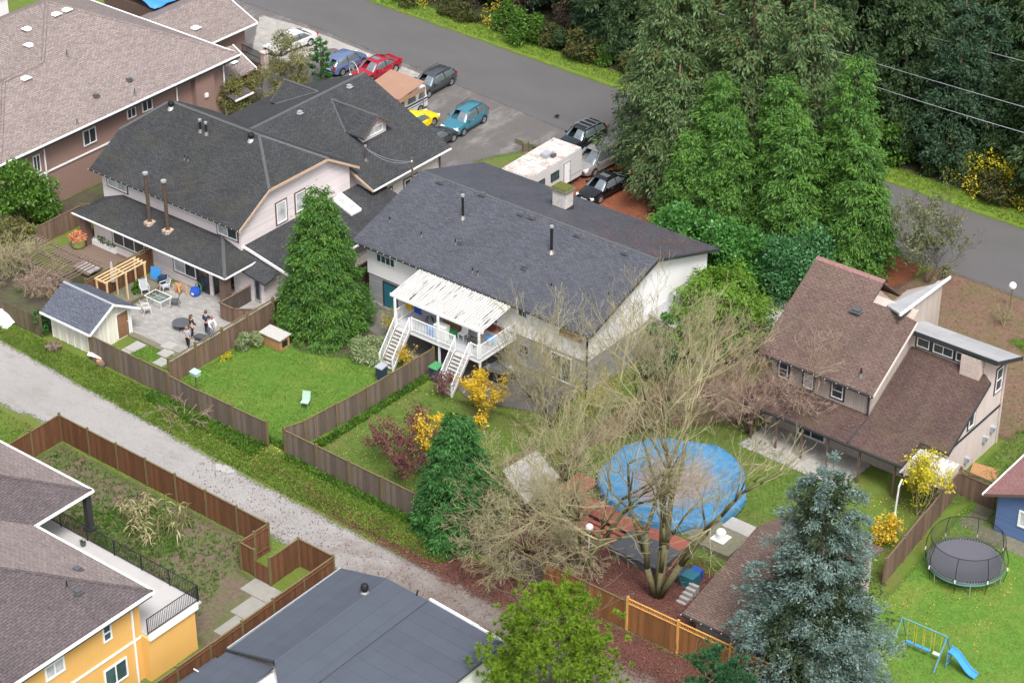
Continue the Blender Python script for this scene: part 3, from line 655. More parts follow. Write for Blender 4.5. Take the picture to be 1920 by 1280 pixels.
# corrugated cover: ribs run down the slope
mb = MB(); n = 34; x0, x1 = -5.5, 2.1
for i in range(n):
    a = x0 + (x1-x0)*i/n; b = x0 + (x1-x0)*(i+1)/n; m = a + (b-a)*.55
    for u0, u1, zz in ((a, m, .05), (m, b, 0.0)):
        e0 = random.uniform(-.06, .06); mb.slab([(u0, -5.55+e0*.4, 4.22+zz), (u1, -5.55+e0*.4, 4.22+zz), (u1, -2.60, 4.72+zz), (u0, -2.60, 4.72+zz)], .03)
mb.build('corrugated_cover', M['corrugated white'], DK)
MB().box(-5.55, 2.15, -5.68, -5.56, 4.06, 4.25).build('cover_fascia', M['white trim'], DK)
mb = MB()
for i in range(n+1):
    a = x0 + (x1-x0)*i/n; mb.rbox((a, -2.64, 4.80), (.07, .1, .05))
o = mb.build('cover_fixings', M['dark trim'], DK); o['kind'] = 'stuff'
def railing(par, p0, p1, z0, z1, h=.95, step=.125, mat='white trim'):
    """rail between two plan points, base heights z0,z1; balusters joined"""
    a, b = Vector((*p0, z0)), Vector((*p1, z1)); L = math.hypot(p1[0]-p0[0], p1[1]-p0[1]); mb = MB(); up = Vector((0, 0, 1))
    o = MB()
    for hh, r in ((h, .035), (.1, .03)): o.tube(a + up*hh, b + up*hh, r, None, 4)
    for e in (a, b): o.rbox(e + up*(h/2+.02), (.075, .075, h+.06))
    ro = o.build('railing', M[mat], par); n = max(2, int(L/step))
    for i in range(1, n): c = a + (b-a)*i/n; mb.rbox(c + up*(h/2+.05), (.028, .028, h-.1))
    k = mb.data(wloc(par)); k.materials.append(M[mat]); ob = bpy.data.objects.new('balusters', k); COL.objects.link(ob); ob.parent = ro; ob['kind'] = 'stuff'
    return ro
SL = (-4.75, -3.65); SR = (.15, 1.3); yf = DY0+.05
railing(DK, (SL[1]+.1, yf), (SR[0]-.08, yf), DZ, DZ); railing(DK, (SR[1]+.08, yf), (DX1-.18, yf), DZ, DZ); railing(DK, (DX1-.05, yf+.16), (DX1-.05, DY1-.05), DZ, DZ); railing(DK, (DX0+.05, yf+.16), (DX0+.05, DY1-.05), DZ, DZ)
for (a, b), y2 in ((SL, -7.75), (SR, -7.75)):
    for xx in (a, b): railing(DK, (xx, DY0-.06), (xx, y2), DZ-.02, .06, step=.12)
    n = 11
    for i in range(n):
        z = DZ - (i+1)*DZ/(n+1); yy = DY0 - .05 - (abs(y2-DY0)-.1)*(i+.5)/n
        MB().box(a+.05, b-.05, yy-.13, yy+.13, z-.05, z).build('tread', M['grey planks'], DK)
    for xx in (a+.04, b-.04): MB().slab([(xx-.025, DY0-.02, DZ-.08), (xx+.025, DY0-.02, DZ-.08), (xx+.025, y2, .02), (xx-.025, y2, .02)], .22).build('stringer', M['grey planks'], DK)

# ---------------------------------------------------------------- pale pink duplex (clipped gable roof) in front
DU = thing('pink_sided_house', 'pale pink two storey house with dark clipped gable roof and tall flue pipes', 'house', (-25.5, -1, 0))
EX0, EX1 = -32.9, -18.25; EZ, EY = 4.88, -6.5; RZ, RY = 8.55, -.45; CZ = 6.75; CYF, CYR = -3.4, 2.45
MB().prism([(-5.95, 0), (-5.95, 5.0), (CYF+.1, CZ-.2), (CYR-.1, CZ-.2), (5.05, 5.0), (5.05, 0)], 'x', -32.3, -18.7).build('wall', M['pink siding'], DU)
roof(DU, [(EX0, EY, EZ), (EX1, EY, EZ), (EX1, CYF, CZ), (-21.9, RY, RZ), (-30.6, RY, RZ), (EX0, CYF, CZ)], 'duplex shingles')
roof(DU, [(EX1, 5.6, EZ), (EX0, 5.6, EZ), (EX0, CYR, CZ), (-30.6, RY, RZ-.002), (-21.9, RY, RZ-.002), (EX1, CYR, CZ)], 'duplex shingles')
roof(DU, [(EX1-.0, CYF, CZ), (EX1-.0, CYR, CZ), (-21.9, RY, RZ)], 'duplex shingles', .12)
roof(DU, [(EX0, CYR, CZ), (EX0, CYF, CZ), (-30.6, RY, RZ)], 'duplex shingles', .12)
cap(DU, [(EX0, CYF, CZ), (-30.6, RY, RZ), (-21.9, RY, RZ), (EX1, CYF, CZ)], 'ridge shingles', .16); cap(DU, [(-21.9, RY, RZ), (EX1, CYR, CZ)], 'ridge shingles', .16)
for a, b in (((EX1, EY, EZ), (EX1, CYF, CZ)), ((EX1, CYF, CZ), (EX1, CYR, CZ)), ((EX1, CYR, CZ), (EX1, 5.6, EZ))):
    MB().slab([(a[0]+.005, a[1], a[2]-.02), (a[0]+.05, a[1], a[2]-.02), (b[0]+.05, b[1], b[2]-.02), (b[0]+.005, b[1], b[2]-.02)], .2).build('barge_board', M['tan trim'], DU)
gutter(DU, (EX0, EY-.05, EZ), (EX1, EY-.05, EZ), 'dark trim'); bulbs(DU, (EX0, EY-.13, EZ-.02), (EX1, EY-.13, EZ-.02))
# front porch with hip roof
PZe, PYe = 2.6, -8.95
MB().box(-31.2, -19.5, -8.1, -5.97, 0, 2.62).build('porch_wall', M['pink siding'], DU)
roof(DU, [(-32.3, PYe, PZe), (-17.35, PYe, PZe), (-20.4, -6.0, 3.45), (-30.2, -6.0, 3.45)], 'duplex shingles')
roof(DU, [(-17.35, PYe, PZe), (-17.35, -6.0, PZe), (-20.4, -6.0, 3.45)], 'duplex shingles', .12)
roof(DU, [(-32.3, -5.98, PZe), (-32.3, PYe, PZe), (-30.2, -6.0, 3.45)], 'duplex shingles', .12)
cap(DU, [(-17.35, PYe, PZe), (-20.4, -6.0, 3.45)], 'ridge shingles', .18)
gutter(DU, (-32.3, PYe-.05, PZe), (-17.35, PYe-.05, PZe), 'white trim', .06); gutter(DU, (-17.3, PYe, PZe), (-17.3, -6.0, PZe), 'white trim', .06); bulbs(DU, (-32.3, PYe-.12, PZe), (-17.4, PYe-.12, PZe))
MB().box(-18.15, -17.6, -8.75, -8.2, 0, 2.6).build('porch_post', M['brown trim'], DU); MB().box(-31.9, -31.35, -8.75, -8.2, 0, 2.6).build('porch_post', M['brown trim'], DU)
winpx(DU, '-y', -8.1, (326, 482), (369, 524), pane=['pale curtain glass', 'window glass'], trim='brown trim')
window(DU, '-y', -8.1, -29.2, -26.0, .85, 2.2, mull=2, trim='brown trim', pane='window glass')
window(DU, '+x', -19.5, -8.0, -6.1, .15, 2.3, mull=2, pane='window glass', frame='dark trim')
window(DU, '-y', -8.1, -20.9, -19.8, .1, 2.3, mull=0, pane='window glass', frame='dark trim')
winpx(DU, '-y', -5.95, (201, 326), (239, 362), pane='pale curtain glass', mull=1, trim='brown trim')
winpx(DU, '-y', -5.95, (408, 417), (446, 452), pane=['pale curtain glass', 'window glass'], mull=1, trim='brown trim')
winpx(DU, '+x', -18.7, (517, 383), (537.5, 411), pane='pale curtain glass', mull=0, trim='brown trim')
winpx(DU, '+x', -18.7, (553, 364), (572, 390), pane='pale curtain glass', mull=0, trim='brown trim')
df = lambda x, y: EZ + (y-EY)*(RZ-EZ)/(RY-EY)
turbine(DU, onplane(321, 202, df)); turbine(DU, onplane(471, 262, df))
for p in ((376, 246), (387, 251)): stack(DU, onplane(*p, df), .75, .07, 'black metal', 'vent_pipe', .12)
for p in ((346, 299), (353, 302)): stack(DU, onplane(*p, df), .32, .035)
pf = lambda x, y: PZe + (y-PYe)*.288
for p, top in (((281, 418), 316), ((315, 433), 330)):
    x, y, z = onplane(*p, pf); o = stack(DU, (x, y, z), 3.75, .13, 'rusty pipe', 'flue_pipe', .2)
    for q in ((x+1.6, y+2.6), (x+3.2, y+3.0)):
        k = MB().tube((x, y, z+2.9), (q[0], q[1], df(*q)), .014, None, 4).data(wloc(DU)); k.materials.append(M['rusty pipe']); ob = bpy.data.objects.new('stay_rod', k); COL.objects.link(ob); ob.parent = o
    MB().box(x-.3, x+.3, y-.3, y+.3, z-.2, z+.12).build('flue_base', M['tan trim'], DU)
MB().box(-26.2, -25.9, -6.9, -6.6, 2.0, 2.1)
# side wing with skylight (lower roof at the gable end)
MB().box(-18.75, -14.5, -5.2, 6.0, 0, 2.25).build('side_wing_wall', M['pink siding'], DU)
roof(DU, [(-18.7, -5.7, 3.2), (-13.9, -5.7, 2.3), (-13.9, 7.2, 2.3), (-18.7, 7.2, 3.2)], 'back roof shingles', .12, 'side_wing_roof')
gutter(DU, (-13.85, -5.7, 2.3), (-13.85, 7.2, 2.3)); MB().slab([(-18.7, -5.78, 3.25), (-13.9, -5.78, 2.35), (-13.9, -5.7, 2.35), (-18.7, -5.7, 3.25)], .2).build('barge_board', M['white trim'], DU)
roof(DU, [(-18.7, -7.2, 2.55), (-15.4, -7.2, 2.0), (-15.4, -5.8, 2.3), (-18.7, -5.8, 2.95)], 'back roof shingles', .12, 'lean_to_roof')
MB().box(-18.75, -15.9, -6.8, -5.2, 0, 2.0).build('lean_to_wall', M['pink siding'], DU); window(DU, '-y', -6.8, -16.75, -16.2, .2, 1.8, mull=0, frame='grey lap siding')
sf = lambda x, y: 3.2 + (x+18.7)*(-.9/4.8)
q = [onplane(*p, sf) for p in ((623, 377), (640, 364), (678, 395), (659, 405))]; q = [(a, b, c+.16) for a, b, c in q]
o = MB().slab(q, .22).build('skylight', M['white trim'], DU); c = [sum(k)/4 for k in zip(*q)]
k = MB().slab([(a*.86+c[0]*.14, b*.86+c[1]*.14, d+.02) for a, b, d in q], .05).data(wloc(DU)); k.materials.append(M['skylight glass']); ob = bpy.data.objects.new('pane', k); COL.objects.link(ob); ob.parent = o
# patio enclosure of dark boards at the porch corner
EN = thing('wooden_enclosure', 'weathered low board enclosure at the corner of the porch', 'enclosure', (-15.6, -8.3, 0))
for i, (a, b) in enumerate((((-17.0, -9.9), (-15.7, -9.9)), ((-15.7, -9.9), (-14.3, -8.9)), ((-14.3, -8.9), (-14.3, -6.9)), ((-17.0, -9.9), (-17.0, -7.0)))):
    d = Vector((b[0]-a[0], b[1]-a[1])); L = d.length; d.normalize(); mb = MB(); k = int(L/.14)
    for j in range(k): mb.run(a, d, j*L/k+.004, (j+1)*L/k-.004, -.02, .02, .05, 1.25+random.uniform(-.02, .02))
    mb.build('board_panel', M['dark lattice' if i > 1 else 'weathered brown fence'], EN); MB().run(a, d, -.05, L+.05, -.06, .06, 1.27, 1.32).build('top_rail', M['weathered brown fence'], EN)

# ---------------------------------------------------------------- rear duplex house with gable dormer
BH = thing('dormer_house', 'grey shingled house with small gable dormer beside the asphalt parking', 'house', (-25, 9, 0))
MB().prism([(-33.0, 0), (-33.0, 3.5), (-25.2, 6.85), (-17.6, 3.5), (-17.6, 0)], 'y', 5.9, 13.6).build('wall', M['pink siding'], BH)
MB().box(-31, -19.5, .0, 6.1, 0, 4.4).build('link_wall', M['pink siding'], BH)
roof(BH, [(-16.9, 5.5, 3.45), (-16.9, 14.05, 3.45), (-25.2, 14.05, 7.05), (-25.2, 5.5, 7.05)], 'back roof shingles')
roof(BH, [(-20.3, 0.6, 4.9), (-20.3, 5.55, 4.9), (-25.2, 5.55, 7.045), (-25.2, 0.6, 7.045)], 'back roof shingles')
roof(BH, [(-33.4, 14.05, 3.45), (-33.4, 0.6, 3.45), (-25.2, 0.6, 7.05), (-25.2, 14.05, 7.05)], 'back roof shingles')
cap(BH, [(-25.2, .6, 7.05), (-25.2, 14.05, 7.05)], 'ridge shingles', .16)
gutter(BH, (-16.85, 5.5, 3.42), (-16.85, 14.05, 3.42), 'white trim', .09)
MB().slab([(-16.9, 5.44, 3.45), (-16.9, 5.5, 3.45), (-20.3, 5.5, 4.93), (-20.3, 5.44, 4.93)], .2).build('barge_board', M['tan trim'], BH)
MB().slab([(-16.9, 14.06, 3.45), (-16.9, 14.12, 3.45), (-25.2, 14.12, 7.05), (-25.2, 14.06, 7.05)], .2).build('barge_board', M['dark trim'], BH)
window(BH, '+x', -17.6, 6.9, 8.2, .9, 2.3, pane='window glass', trim='brown trim'); window(BH, '+x', -17.6, 9.6, 11.0, .3, 2.3, pane='window glass', trim='brown trim'); downspout(BH, -17.5, 13.5, 3.3, mat='brown trim')
bf = lambda x, y: 3.45 + (-16.9-x)*.4337
def dormer(par, yc, hw, xf, zr, sgn, win=True):
    """gable dormer facing sgn*x on the y-ridged roof; front wall at xf, ridge zr"""
    s = .75; ze = zr - s*(hw+.35); zb = 3.3 + (abs(xf+25.2) and (8.3 - abs(xf+25.2))*.4337)
    MB().prism([(yc-hw, zb), (yc-hw, zr-s*hw-.05), (yc, zr-.08), (yc+hw, zr-s*hw-.05), (yc+hw, zb)], 'x', min(xf, xf - sgn*2.6), max(xf, xf - sgn*2.6)).build('dormer_wall', M['pink siding'], par)
    def back(z): return -25.2 + sgn*(7.05 - z)/.4337
    for e in (-1, 1):
        roof(par, [(xf+sgn*.45, yc, zr), (back(zr), yc, zr), (back(ze), yc+e*(hw+.35), ze), (xf+sgn*.45, yc+e*(hw+.35), ze)], 'back roof shingles', .1, 'dormer_roof')
        MB().slab([(xf+sgn*.455, yc, zr+.01), (xf+sgn*.5, yc, zr+.01), (xf+sgn*.5, yc+e*(hw+.36), ze+.01), (xf+sgn*.455, yc+e*(hw+.36), ze+.01)], .15).build('barge_board', M['brown trim'], par)
    cap(par, [(xf+sgn*.45, yc, zr), (back(zr), yc, zr), (back(ze), yc-(hw+.35), ze)], 'ridge shingles', .12)
    if win: window(par, '+x', xf, yc-hw*.7, yc+hw*.7, zb+.35, zb+.95, pane='pale curtain glass', mull=1)
dormer(BH, 9.65, 1.27, -20.38, 6.75, 1); dormer(BH, 10.4, 1.3, -29.4, 6.5, -1, False)
for p in ((655, 164), (562, 213)): vent_box(BH, onplane(*p, bf), .3, .22, 'galvanised')
x, y, z = onplane(686, 300, bf); stack(BH, (x, y, z), 1.0, .06, 'rusty pipe', 'service_mast', .09)
# service pole by the eave with wires to the mast
SP = thing('service_pole', 'short weathered service pole between the two grey roofs', 'pole', (-15.9, 8.6, 0)); MB().tube((-15.9, 8.6, 0), (-15.9, 8.6, 5.1), .09, .075, 8).build('shaft', M['log'], SP); MB().tube((-15.9, 8.55, 4.7), (-15.75, 8.4, 4.95), .05, None, 6).build('insulator', M['white plastic'], SP)
mb = MB(); a = Vector((x, y, z+.95)); b = Vector((-15.9, 8.6, 4.8))
for k in range(2):
    pts = [a + (b-a)*i/8 + Vector((0, 0, -(.35+.2*k)*4*(i/8)*(1-i/8))) for i in range(9)]; mb.path(pts, .012, 4)
tag(mb.build('service_wire', M['grey plastic']), 'pair of sagging wires from roof mast to service pole', 'wire')

# ---------------------------------------------------------------- big brown house, top left
BR = thing('brown_stucco_house', 'big brown stucco house with pinkish hip roof and white gutters', 'house', (-47, 2, 0))
MB().box(-56.5, -38.1, -6.1, 12.2, 0, 5.4).build('wall', M['brown stucco'], BR); MB().box(-47.6, -38.05, -10.0, -6.0, 0, 5.4).build('wing_wall', M['brown stucco'], BR)
MB().box(-38.1, -37.65, 8.6, 10.6, 0, 5.35).build('wall_bay', M['brown stucco'], BR)
ea = 5.5; ap = (-47.3, 3.1, 10.5)
roof(BR, [(-37.3, -10.8, ea), (-37.3, 13.1, ea), ap, (-43, -1.4, 8.35), (-42.8, -5.3, 8.25)], 'pinkish shingles')
roof(BR, [(-37.3, 13.1, ea), (-57.3, 13.1, ea), ap], 'pinkish shingles')
roof(BR, [(-57.3, 13.1, ea), (-57.3, -6.9, ea), ap], 'pinkish shingles')
roof(BR, [(-57.3, -6.9, ea), (-48.3, -6.9, ea), (-43, -1.4, 8.34), ap], 'pinkish shingles')
roof(BR, [(-48.3, -10.8, ea), (-37.3, -10.8, ea), (-42.8, -5.3, 8.25)], 'pinkish shingles')
roof(BR, [(-48.3, -6.9, ea), (-48.3, -10.8, ea), (-42.8, -5.3, 8.25), (-43, -1.4, 8.33)], 'pinkish shingles')
cap(BR, [(-37.3, 13.1, ea), ap, (-43, -1.4, 8.35), (-42.8, -5.3, 8.25), (-37.3, -10.8, ea)], 'pinkish shingles', .2)
gutter(BR, (-37.22, -10.9, ea), (-37.22, 13.2, ea), 'white trim', .10); gutter(BR, (-37.3, 13.2, ea), (-57, 13.2, ea), 'white trim', .14); gutter(BR, (-48.3, -10.88, ea), (-37.3, -10.88, ea), 'white trim', .14)
MB().box(-37.33, -37.26, -10.8, 13.1, ea-.34, ea-.15).build('fascia', M['dark trim'], BR)
brf = lambda x, y: ea + (-37.3-x)*.5
for p in ((47, 147), (104, 27), (124, 19)): vent_box(BR, onplane(*p, brf), .5, .12, 'white trim')
for xx, yy in ((-46.8, .6), (-45.4, -.5)): vent_box(BR, (xx, yy, 10.5-(3.1-yy)*.49), .5, .12, 'white trim')
for p in ((242, 151), (180, 181)): vent_box(BR, onplane(*p, brf), .34, .2, 'dark grey plastic')
for p, h in (((126, 106), .5), ((253, 178), .5), ((145, 232), .4)): stack(BR, onplane(*p, brf), h, .05, 'dark grey plastic')
winpx(BR, '+x', -38.05, (154, 247), (181, 264), mull=1)
winpx(BR, '+x', -38.1, (237, 206), (255, 217), mull=1); winpx(BR, '+x', -38.1, (265, 191), (286, 203), mull=1); winpx(BR, '+x', -38.05, (60, 294), (77, 320), mull=1)
MB().box(-38.04, -37.99, -6.9, 5.5, 2.75, 2.88).build('belt_line', M['white trim'], BR)
for yy in (-6.3, 6.9, 11.9): downspout(BR, -37.95, yy, 5.3)
MB().rbox((-37.58, 9.6, 3.2), (.14, .3, .3)).build('wall_hood', M['white plastic'], BR)
roof(BR, [(-38.2, 11.6, 2.6), (-36.6, 11.6, 2.3), (-36.6, 13.6, 2.3), (-38.2, 13.6, 2.6)], 'plum shingles', .1, 'canopy'); gutter(BR, (-36.55, 11.6, 2.3), (-36.55, 13.6, 2.3))
# garage wings of the brown house
MB().box(-52, -45.2, 13, 21.5, 0, 2.9).build('garage_wall', M['brown stucco'], BR)
roof(BR, [(-44.4, 12.6, 3.1), (-44.4, 22.2, 3.1), (-48.6, 22.2, 4.9), (-48.6, 12.6, 4.9)], 'pinkish shingles', .14, 'garage_roof'); roof(BR, [(-52.8, 22.2, 3.1), (-52.8, 12.6, 3.1), (-48.6, 12.6, 4.9), (-48.6, 22.2, 4.9)], 'pinkish shingles', .14, 'garage_roof')
gutter(BR, (-44.35, 12.6, 3.1), (-44.35, 22.2, 3.1)); MB().slab([(-44.4, 22.2, 3.12), (-44.4, 22.3, 3.12), (-48.6, 22.3, 4.92), (-48.6, 22.2, 4.92)], .22).build('barge_board', M['white trim'], BR)
MB().box(-42.8, -38.6, 12.3, 15.0, 0, 2.9).build('entry_wall', M['brown stucco'], BR)
roof(BR, [(-38.2, 12.2, 3.1), (-38.2, 15.7, 3.1), (-40.7, 15.7, 4.4), (-40.7, 12.2, 4.4)], 'pinkish shingles', .14, 'entry_roof'); roof(BR, [(-43.2, 15.7, 3.1), (-43.2, 12.2, 3.1), (-40.7, 12.2, 4.4), (-40.7, 15.7, 4.4)], 'pinkish shingles', .14, 'entry_roof')
MB().slab([(-38.2, 15.7, 3.12), (-38.2, 15.8, 3.12), (-40.7, 15.8, 4.42), (-40.7, 15.7, 4.42)], .2).build('barge_board', M['white trim'], BR)
vent_box(BR, (-39.4, 14.4, 3.73), .4, .12, 'white trim'); vent_box(BR, (-46.2, 17.0, 3.9), .5, .12, 'white trim')
# neighbour garage, blue tarp
NG = thing('pale_neighbour_building', 'pale walled building partly seen behind the brown house roof', 'building', (-60, 2, 0)); MB().box(-68, -59.5, -4, 9, 0, 6.2).build('wall', M['white stucco'], NG); window(NG, '+x', -59.5, 2, 4.2, 2.5, 4.4, pane='window glass'); roof(NG, [(-68.4, -4.4, 6.3), (-59.2, -4.4, 6.3), (-59.2, 9.4, 6.3), (-68.4, 9.4, 6.3)], 'pinkish shingles', .2, 'roof')
mb = MB(); rr = random.Random(5)
for j in range(9):
    for i in range(13): mb.v.append((-58.6 + i*.55, 18 + j*.75, 3.6 + .9*math.exp(-((i-6)/4)**2) + rr.uniform(-.12, .12)))
mb.f = [(j*13+i, j*13+i+1, (j+1)*13+i+1, (j+1)*13+i) for j in range(8) for i in range(12)]
o = mb.build('blue_tarpaulin', M['crumpled blue tarp'], smooth=True, loc=(-55, 20, 0)); md = o.modifiers.new('s', 'SOLIDIFY'); md.thickness = .04; tag(o, 'crumpled bright blue tarpaulin behind the brown house garage', 'tarpaulin')
TF = thing('tarpaulin_frame', 'low dark frame shed carrying the blue tarpaulin', 'shed', (-55, 20, 0)); MB().box(-58.4, -52.1, 18.2, 23.8, 0, 3.35).build('wall', M['brown trim'], TF)
# ---------------------------------------------------------------- umber shed-roofed house, right
UH = thing('umber_roofed_house', 'taupe house with steep umber shed roofs and a clerestory window band', 'house', (24.5, 5, 0))
US = .63; uf = lambda x, y: 5.0 + (y-2.1)*US
MB().prism([(2.6, 0), (2.6, 5.15), (7.6, uf(0, 7.6)-.25), (7.6, 0)], 'x', 18.2, 25.3).build('wall', M['taupe board siding'], UH)
MB().prism([(7.6, 0), (7.6, uf(0, 7.6)-.3), (8.0, uf(0, 8.0)-.3), (10.5, 6.2), (10.5, 0)], 'x', 18.2, 22.2).build('rear_wall', M['taupe board siding'], UH)
roof(UH, [(17.6, 2.1, 5.0), (25.7, 2.1, 5.0), (25.7, 6.75, uf(0, 6.75)), (24.25, 6.95, uf(0, 6.95)), (22.45, 6.95, uf(0, 6.95)), (22.45, 8.25, uf(0, 8.25)), (17.6, 8.25, uf(0, 8.25))], 'umber shingles', .16)
roof(UH, [(17.6, 11.0, 6.6), (17.6, 8.27, uf(0, 8.25)-.005), (22.45, 8.27, uf(0, 8.25)-.005), (22.45, 11.0, 6.6)], 'umber shingles', .16)
MB().slab([(17.6, 8.12, uf(0, 8.12)+.03), (22.45, 8.12, uf(0, 8.12)+.03), (22.45, 8.4, uf(0, 8.25)+.06), (17.6, 8.4, uf(0, 8.25)+.06)], .05).build('ridge_cap', M['rose shingles'], UH)
gutter(UH, (17.6, 2.05, 4.98), (25.7, 2.05, 4.98), 'dark trim', .12); bulbs(UH, (17.7, 1.96, 4.97), (25.6, 1.96, 4.97), .75)
MB().slab([(25.705, 2.1, 5.0), (25.76, 2.1, 5.0), (25.76, 6.75, uf(0, 6.75)), (25.705, 6.75, uf(0, 6.75))], .2).build('barge_board', M['taupe stucco'], UH)
# lower front roof and the big right-hand slope
lz = lambda y: 2.55 + (y-.05)*.27
roof(UH, [(17.9, .05, 2.55), (25.4, .05, 2.55), (25.4, 2.62, lz(2.62)), (17.9, 2.62, lz(2.62))], 'umber shingles mossy')
RS = .60; rf = lambda x, y: 3.2 + (y-2.2)*RS
roof(UH, [(25.42, .05, 2.56), (29.1, .05, 2.56), (29.1, 2.2, 3.2), (25.42, 2.2, 3.2)], 'umber shingles mossy')
roof(UH, [(25.42, 2.2, 3.2), (30.95, 2.05, 3.12), (30.95, 6.6, rf(0, 6.6)), (30.4, 6.9, rf(0, 6.9)), (25.42, 6.95, rf(0, 6.95))], 'umber shingles mossy', .16)
gutter(UH, (17.9, 0, 2.53), (29.1, 0, 2.53), 'dark trim', .12); gutter(UH, (25.38, .1, 2.62), (25.38, 2.5, 3.25), 'dark trim', .1, 'valley_gutter')
MB().slab([(30.96, 2.05, 3.14), (31.02, 2.05, 3.14), (31.02, 6.6, rf(0, 6.6)), (30.96, 6.6, rf(0, 6.6))], .22).build('barge_board', M['dark trim'], UH)
MB().box(25.5, 30.6, 2.4, 7.4, 0, 3.0).build('right_wall_base', M['taupe stucco'], UH)
MB().prism([(2.3, 0), (2.3, 3.0), (6.9, rf(0, 6.9)-.25), (6.9, 7.05), (9.3, 6.2), (9.3, 0)], 'x', 30.3, 30.62).build('end_wall', M['taupe stucco'], UH)
MB().prism([(6.95, 3), (6.95, 7.1), (9.3, 6.15), (9.3, 0), (7.5, 0)], 'x', 25.3, 30.3).build('clerestory_wall', M['taupe stucco'], UH)
roof(UH, [(24.7, 6.5, 7.42), (31.3, 6.5, 7.42), (31.3, 9.9, 6.12), (24.7, 9.9, 6.12)], 'silver membrane', .1, 'clerestory_roof')
MB().slab([(24.7, 6.42, 7.46), (31.3, 6.42, 7.46), (31.3, 6.495, 7.46), (24.7, 6.495, 7.46)], .3).build('fascia', M['dark trim'], UH); MB().slab([(31.305, 6.42, 7.46), (31.36, 6.42, 7.46), (31.36, 9.9, 6.15), (31.305, 9.9, 6.15)], .26).build('fascia', M['dark trim'], UH)
for a, b in ((25.75, 26.6), (26.85, 28.2), (28.4, 28.95)): window(UH, '-y', 6.95, a, b, 6.22, 6.86, frame='white trim', pane='window glass', mull=1 if b-a > 1 else 0, fw=.06, trim='dark trim')
MB().box(28.98, 30.28, 6.42, 6.97, rf(0, 6.4)-.3, 7.25).build('brick_block', M['tan brick'], UH)
for a, b in (((1462, 672), (1477, 711)), ((1509, 692), (1524, 731)), ((1561, 714), (1580, 750))): winpx(UH, '-y', 2.6, a, b, frame='white trim', pane='window glass' if a[0] != 1509 else 'pale curtain glass', mull=0, hmull=1, fw=.06, trim='dark trim')
winpx(UH, '+x', 30.62, (1869.5, 694), (1876, 727), frame='white trim', pane='window glass', mull=0, hmull=1, trim='dark trim'); window(UH, '+x', 30.62, 5.0, 5.7, 3.15, 4.3, frame='white trim', pane='window glass', mull=0, trim='dark trim')
MB().box(30.63, 30.68, 3.0, 9.3, 2.75, 2.9).build('belt_board', M['dark trim'], UH)
downspout(UH, 30.7, 9.1, 6.0, mat='taupe stucco'); downspout(UH, 25.25, 2.45, 4.9, 3.3, 'dark trim')
for y, z in ((8.3, 1.5), (7.4, 1.25), (5.2, .9)): MB().rbox((30.72, y, z), (.2, .3, .42)).lathe([(.12, 0), (.12, .1)], 10, (30.86, y, z+.1)).build('meter_box', M['grey plastic'], UH)
vent_box(UH, onplane(1607, 583, uf), .5, .2); x, y, z = onplane(1614, 704, uf); stack(UH, (x, y, z), .5, .06, 'black metal')
# raised fin roof behind the ridge
roof(UH, [(24.85, 6.1, 8.5), (24.85, 12.1, 8.35), (23.4, 7.1, 8.1)], 'silver membrane', .12, 'fin_roof')
MB().slab([(24.86, 6.0, 8.55), (24.96, 6.0, 8.55), (24.96, 12.15, 8.4), (24.86, 12.15, 8.4)], .16).build('fin_edge', M['white trim'], UH)
MB().slab([(24.865, 6.0, 8.38), (24.94, 6.0, 8.38), (24.94, 7.3, 8.35), (24.865, 7.3, 8.35)], .2).build('fin_fascia', M['dark trim'], UH)
MB().prism([(6.7, 6.6), (6.7, 8.25), (11.6, 8.15), (11.6, 0), (9.2, 0), (9.2, 5.8)], 'x', 24.4, 24.7).build('fin_wall', M['taupe board siding'], UH)
MB().prism([(22.4, 0), (22.4, 6.8), (24.4, 8.0), (24.4, 0)], 'y', 7.3, 11.5).build('fin_block', M['taupe board siding'], UH)
for x in (18.6, 20.4, 22.2, 24.0, 26.2, 28.6): MB().box(x-.06, x+.06, .15, .27, 0, 2.5).build('porch_post', M['brown trim'], UH)
MB().box(18.3, 30.0, 2.35, 2.6, 0, 2.6).build('porch_wall', M['taupe board siding'], UH)
window(UH, '-y', 2.35, 20.6, 22.6, .2, 2.1, pane='window glass', mull=1)
# translucent lean-to sheets at the corner
LT = thing('translucent_canopy', 'whitish translucent corrugated canopy beside the umber roof corner', 'canopy', (30, .8, 0)); mb = MB()
for i in range(16):
    a = 29.15 + i*.165; mb.slab([(a, -.35, 2.35 + (.04 if i % 2 else 0)), (a+.165, -.35, 2.35 + (.04 if i % 2 else 0)), (a+.165, 2.0, 2.75 + (.04 if i % 2 else 0)), (a, 2.0, 2.75 + (.04 if i % 2 else 0))], .03)
mb.build('corrugated_sheet', M['corrugated white'], LT)
for x, y in ((29.3, -.25), (31.6, -.25)): MB().box(x-.05, x+.05, y-.05, y+.05, 0, 2.35).build('post', M['brown trim'], LT)
MB().box(29.1, 31.9, -.3, -.2, 2.2, 2.32).build('beam', M['brown trim'], LT)
x, y = G(1678, 962); o = MB().tube((x, y, 0), (x+.1, y-.05, 2.0), .06, None, 8).tube((x+.1, y-.05, 2.0), (x+.05, y+.35, 2.25), .06, None, 8).tube((x, y, .08), (x+.25, y-.35, .06), .06, None, 8).build('drain_pipe', M['white plastic'], loc=(x, y, 0)); tag(o, 'white plastic drain pipe standing beside the yellow tree', 'pipe')

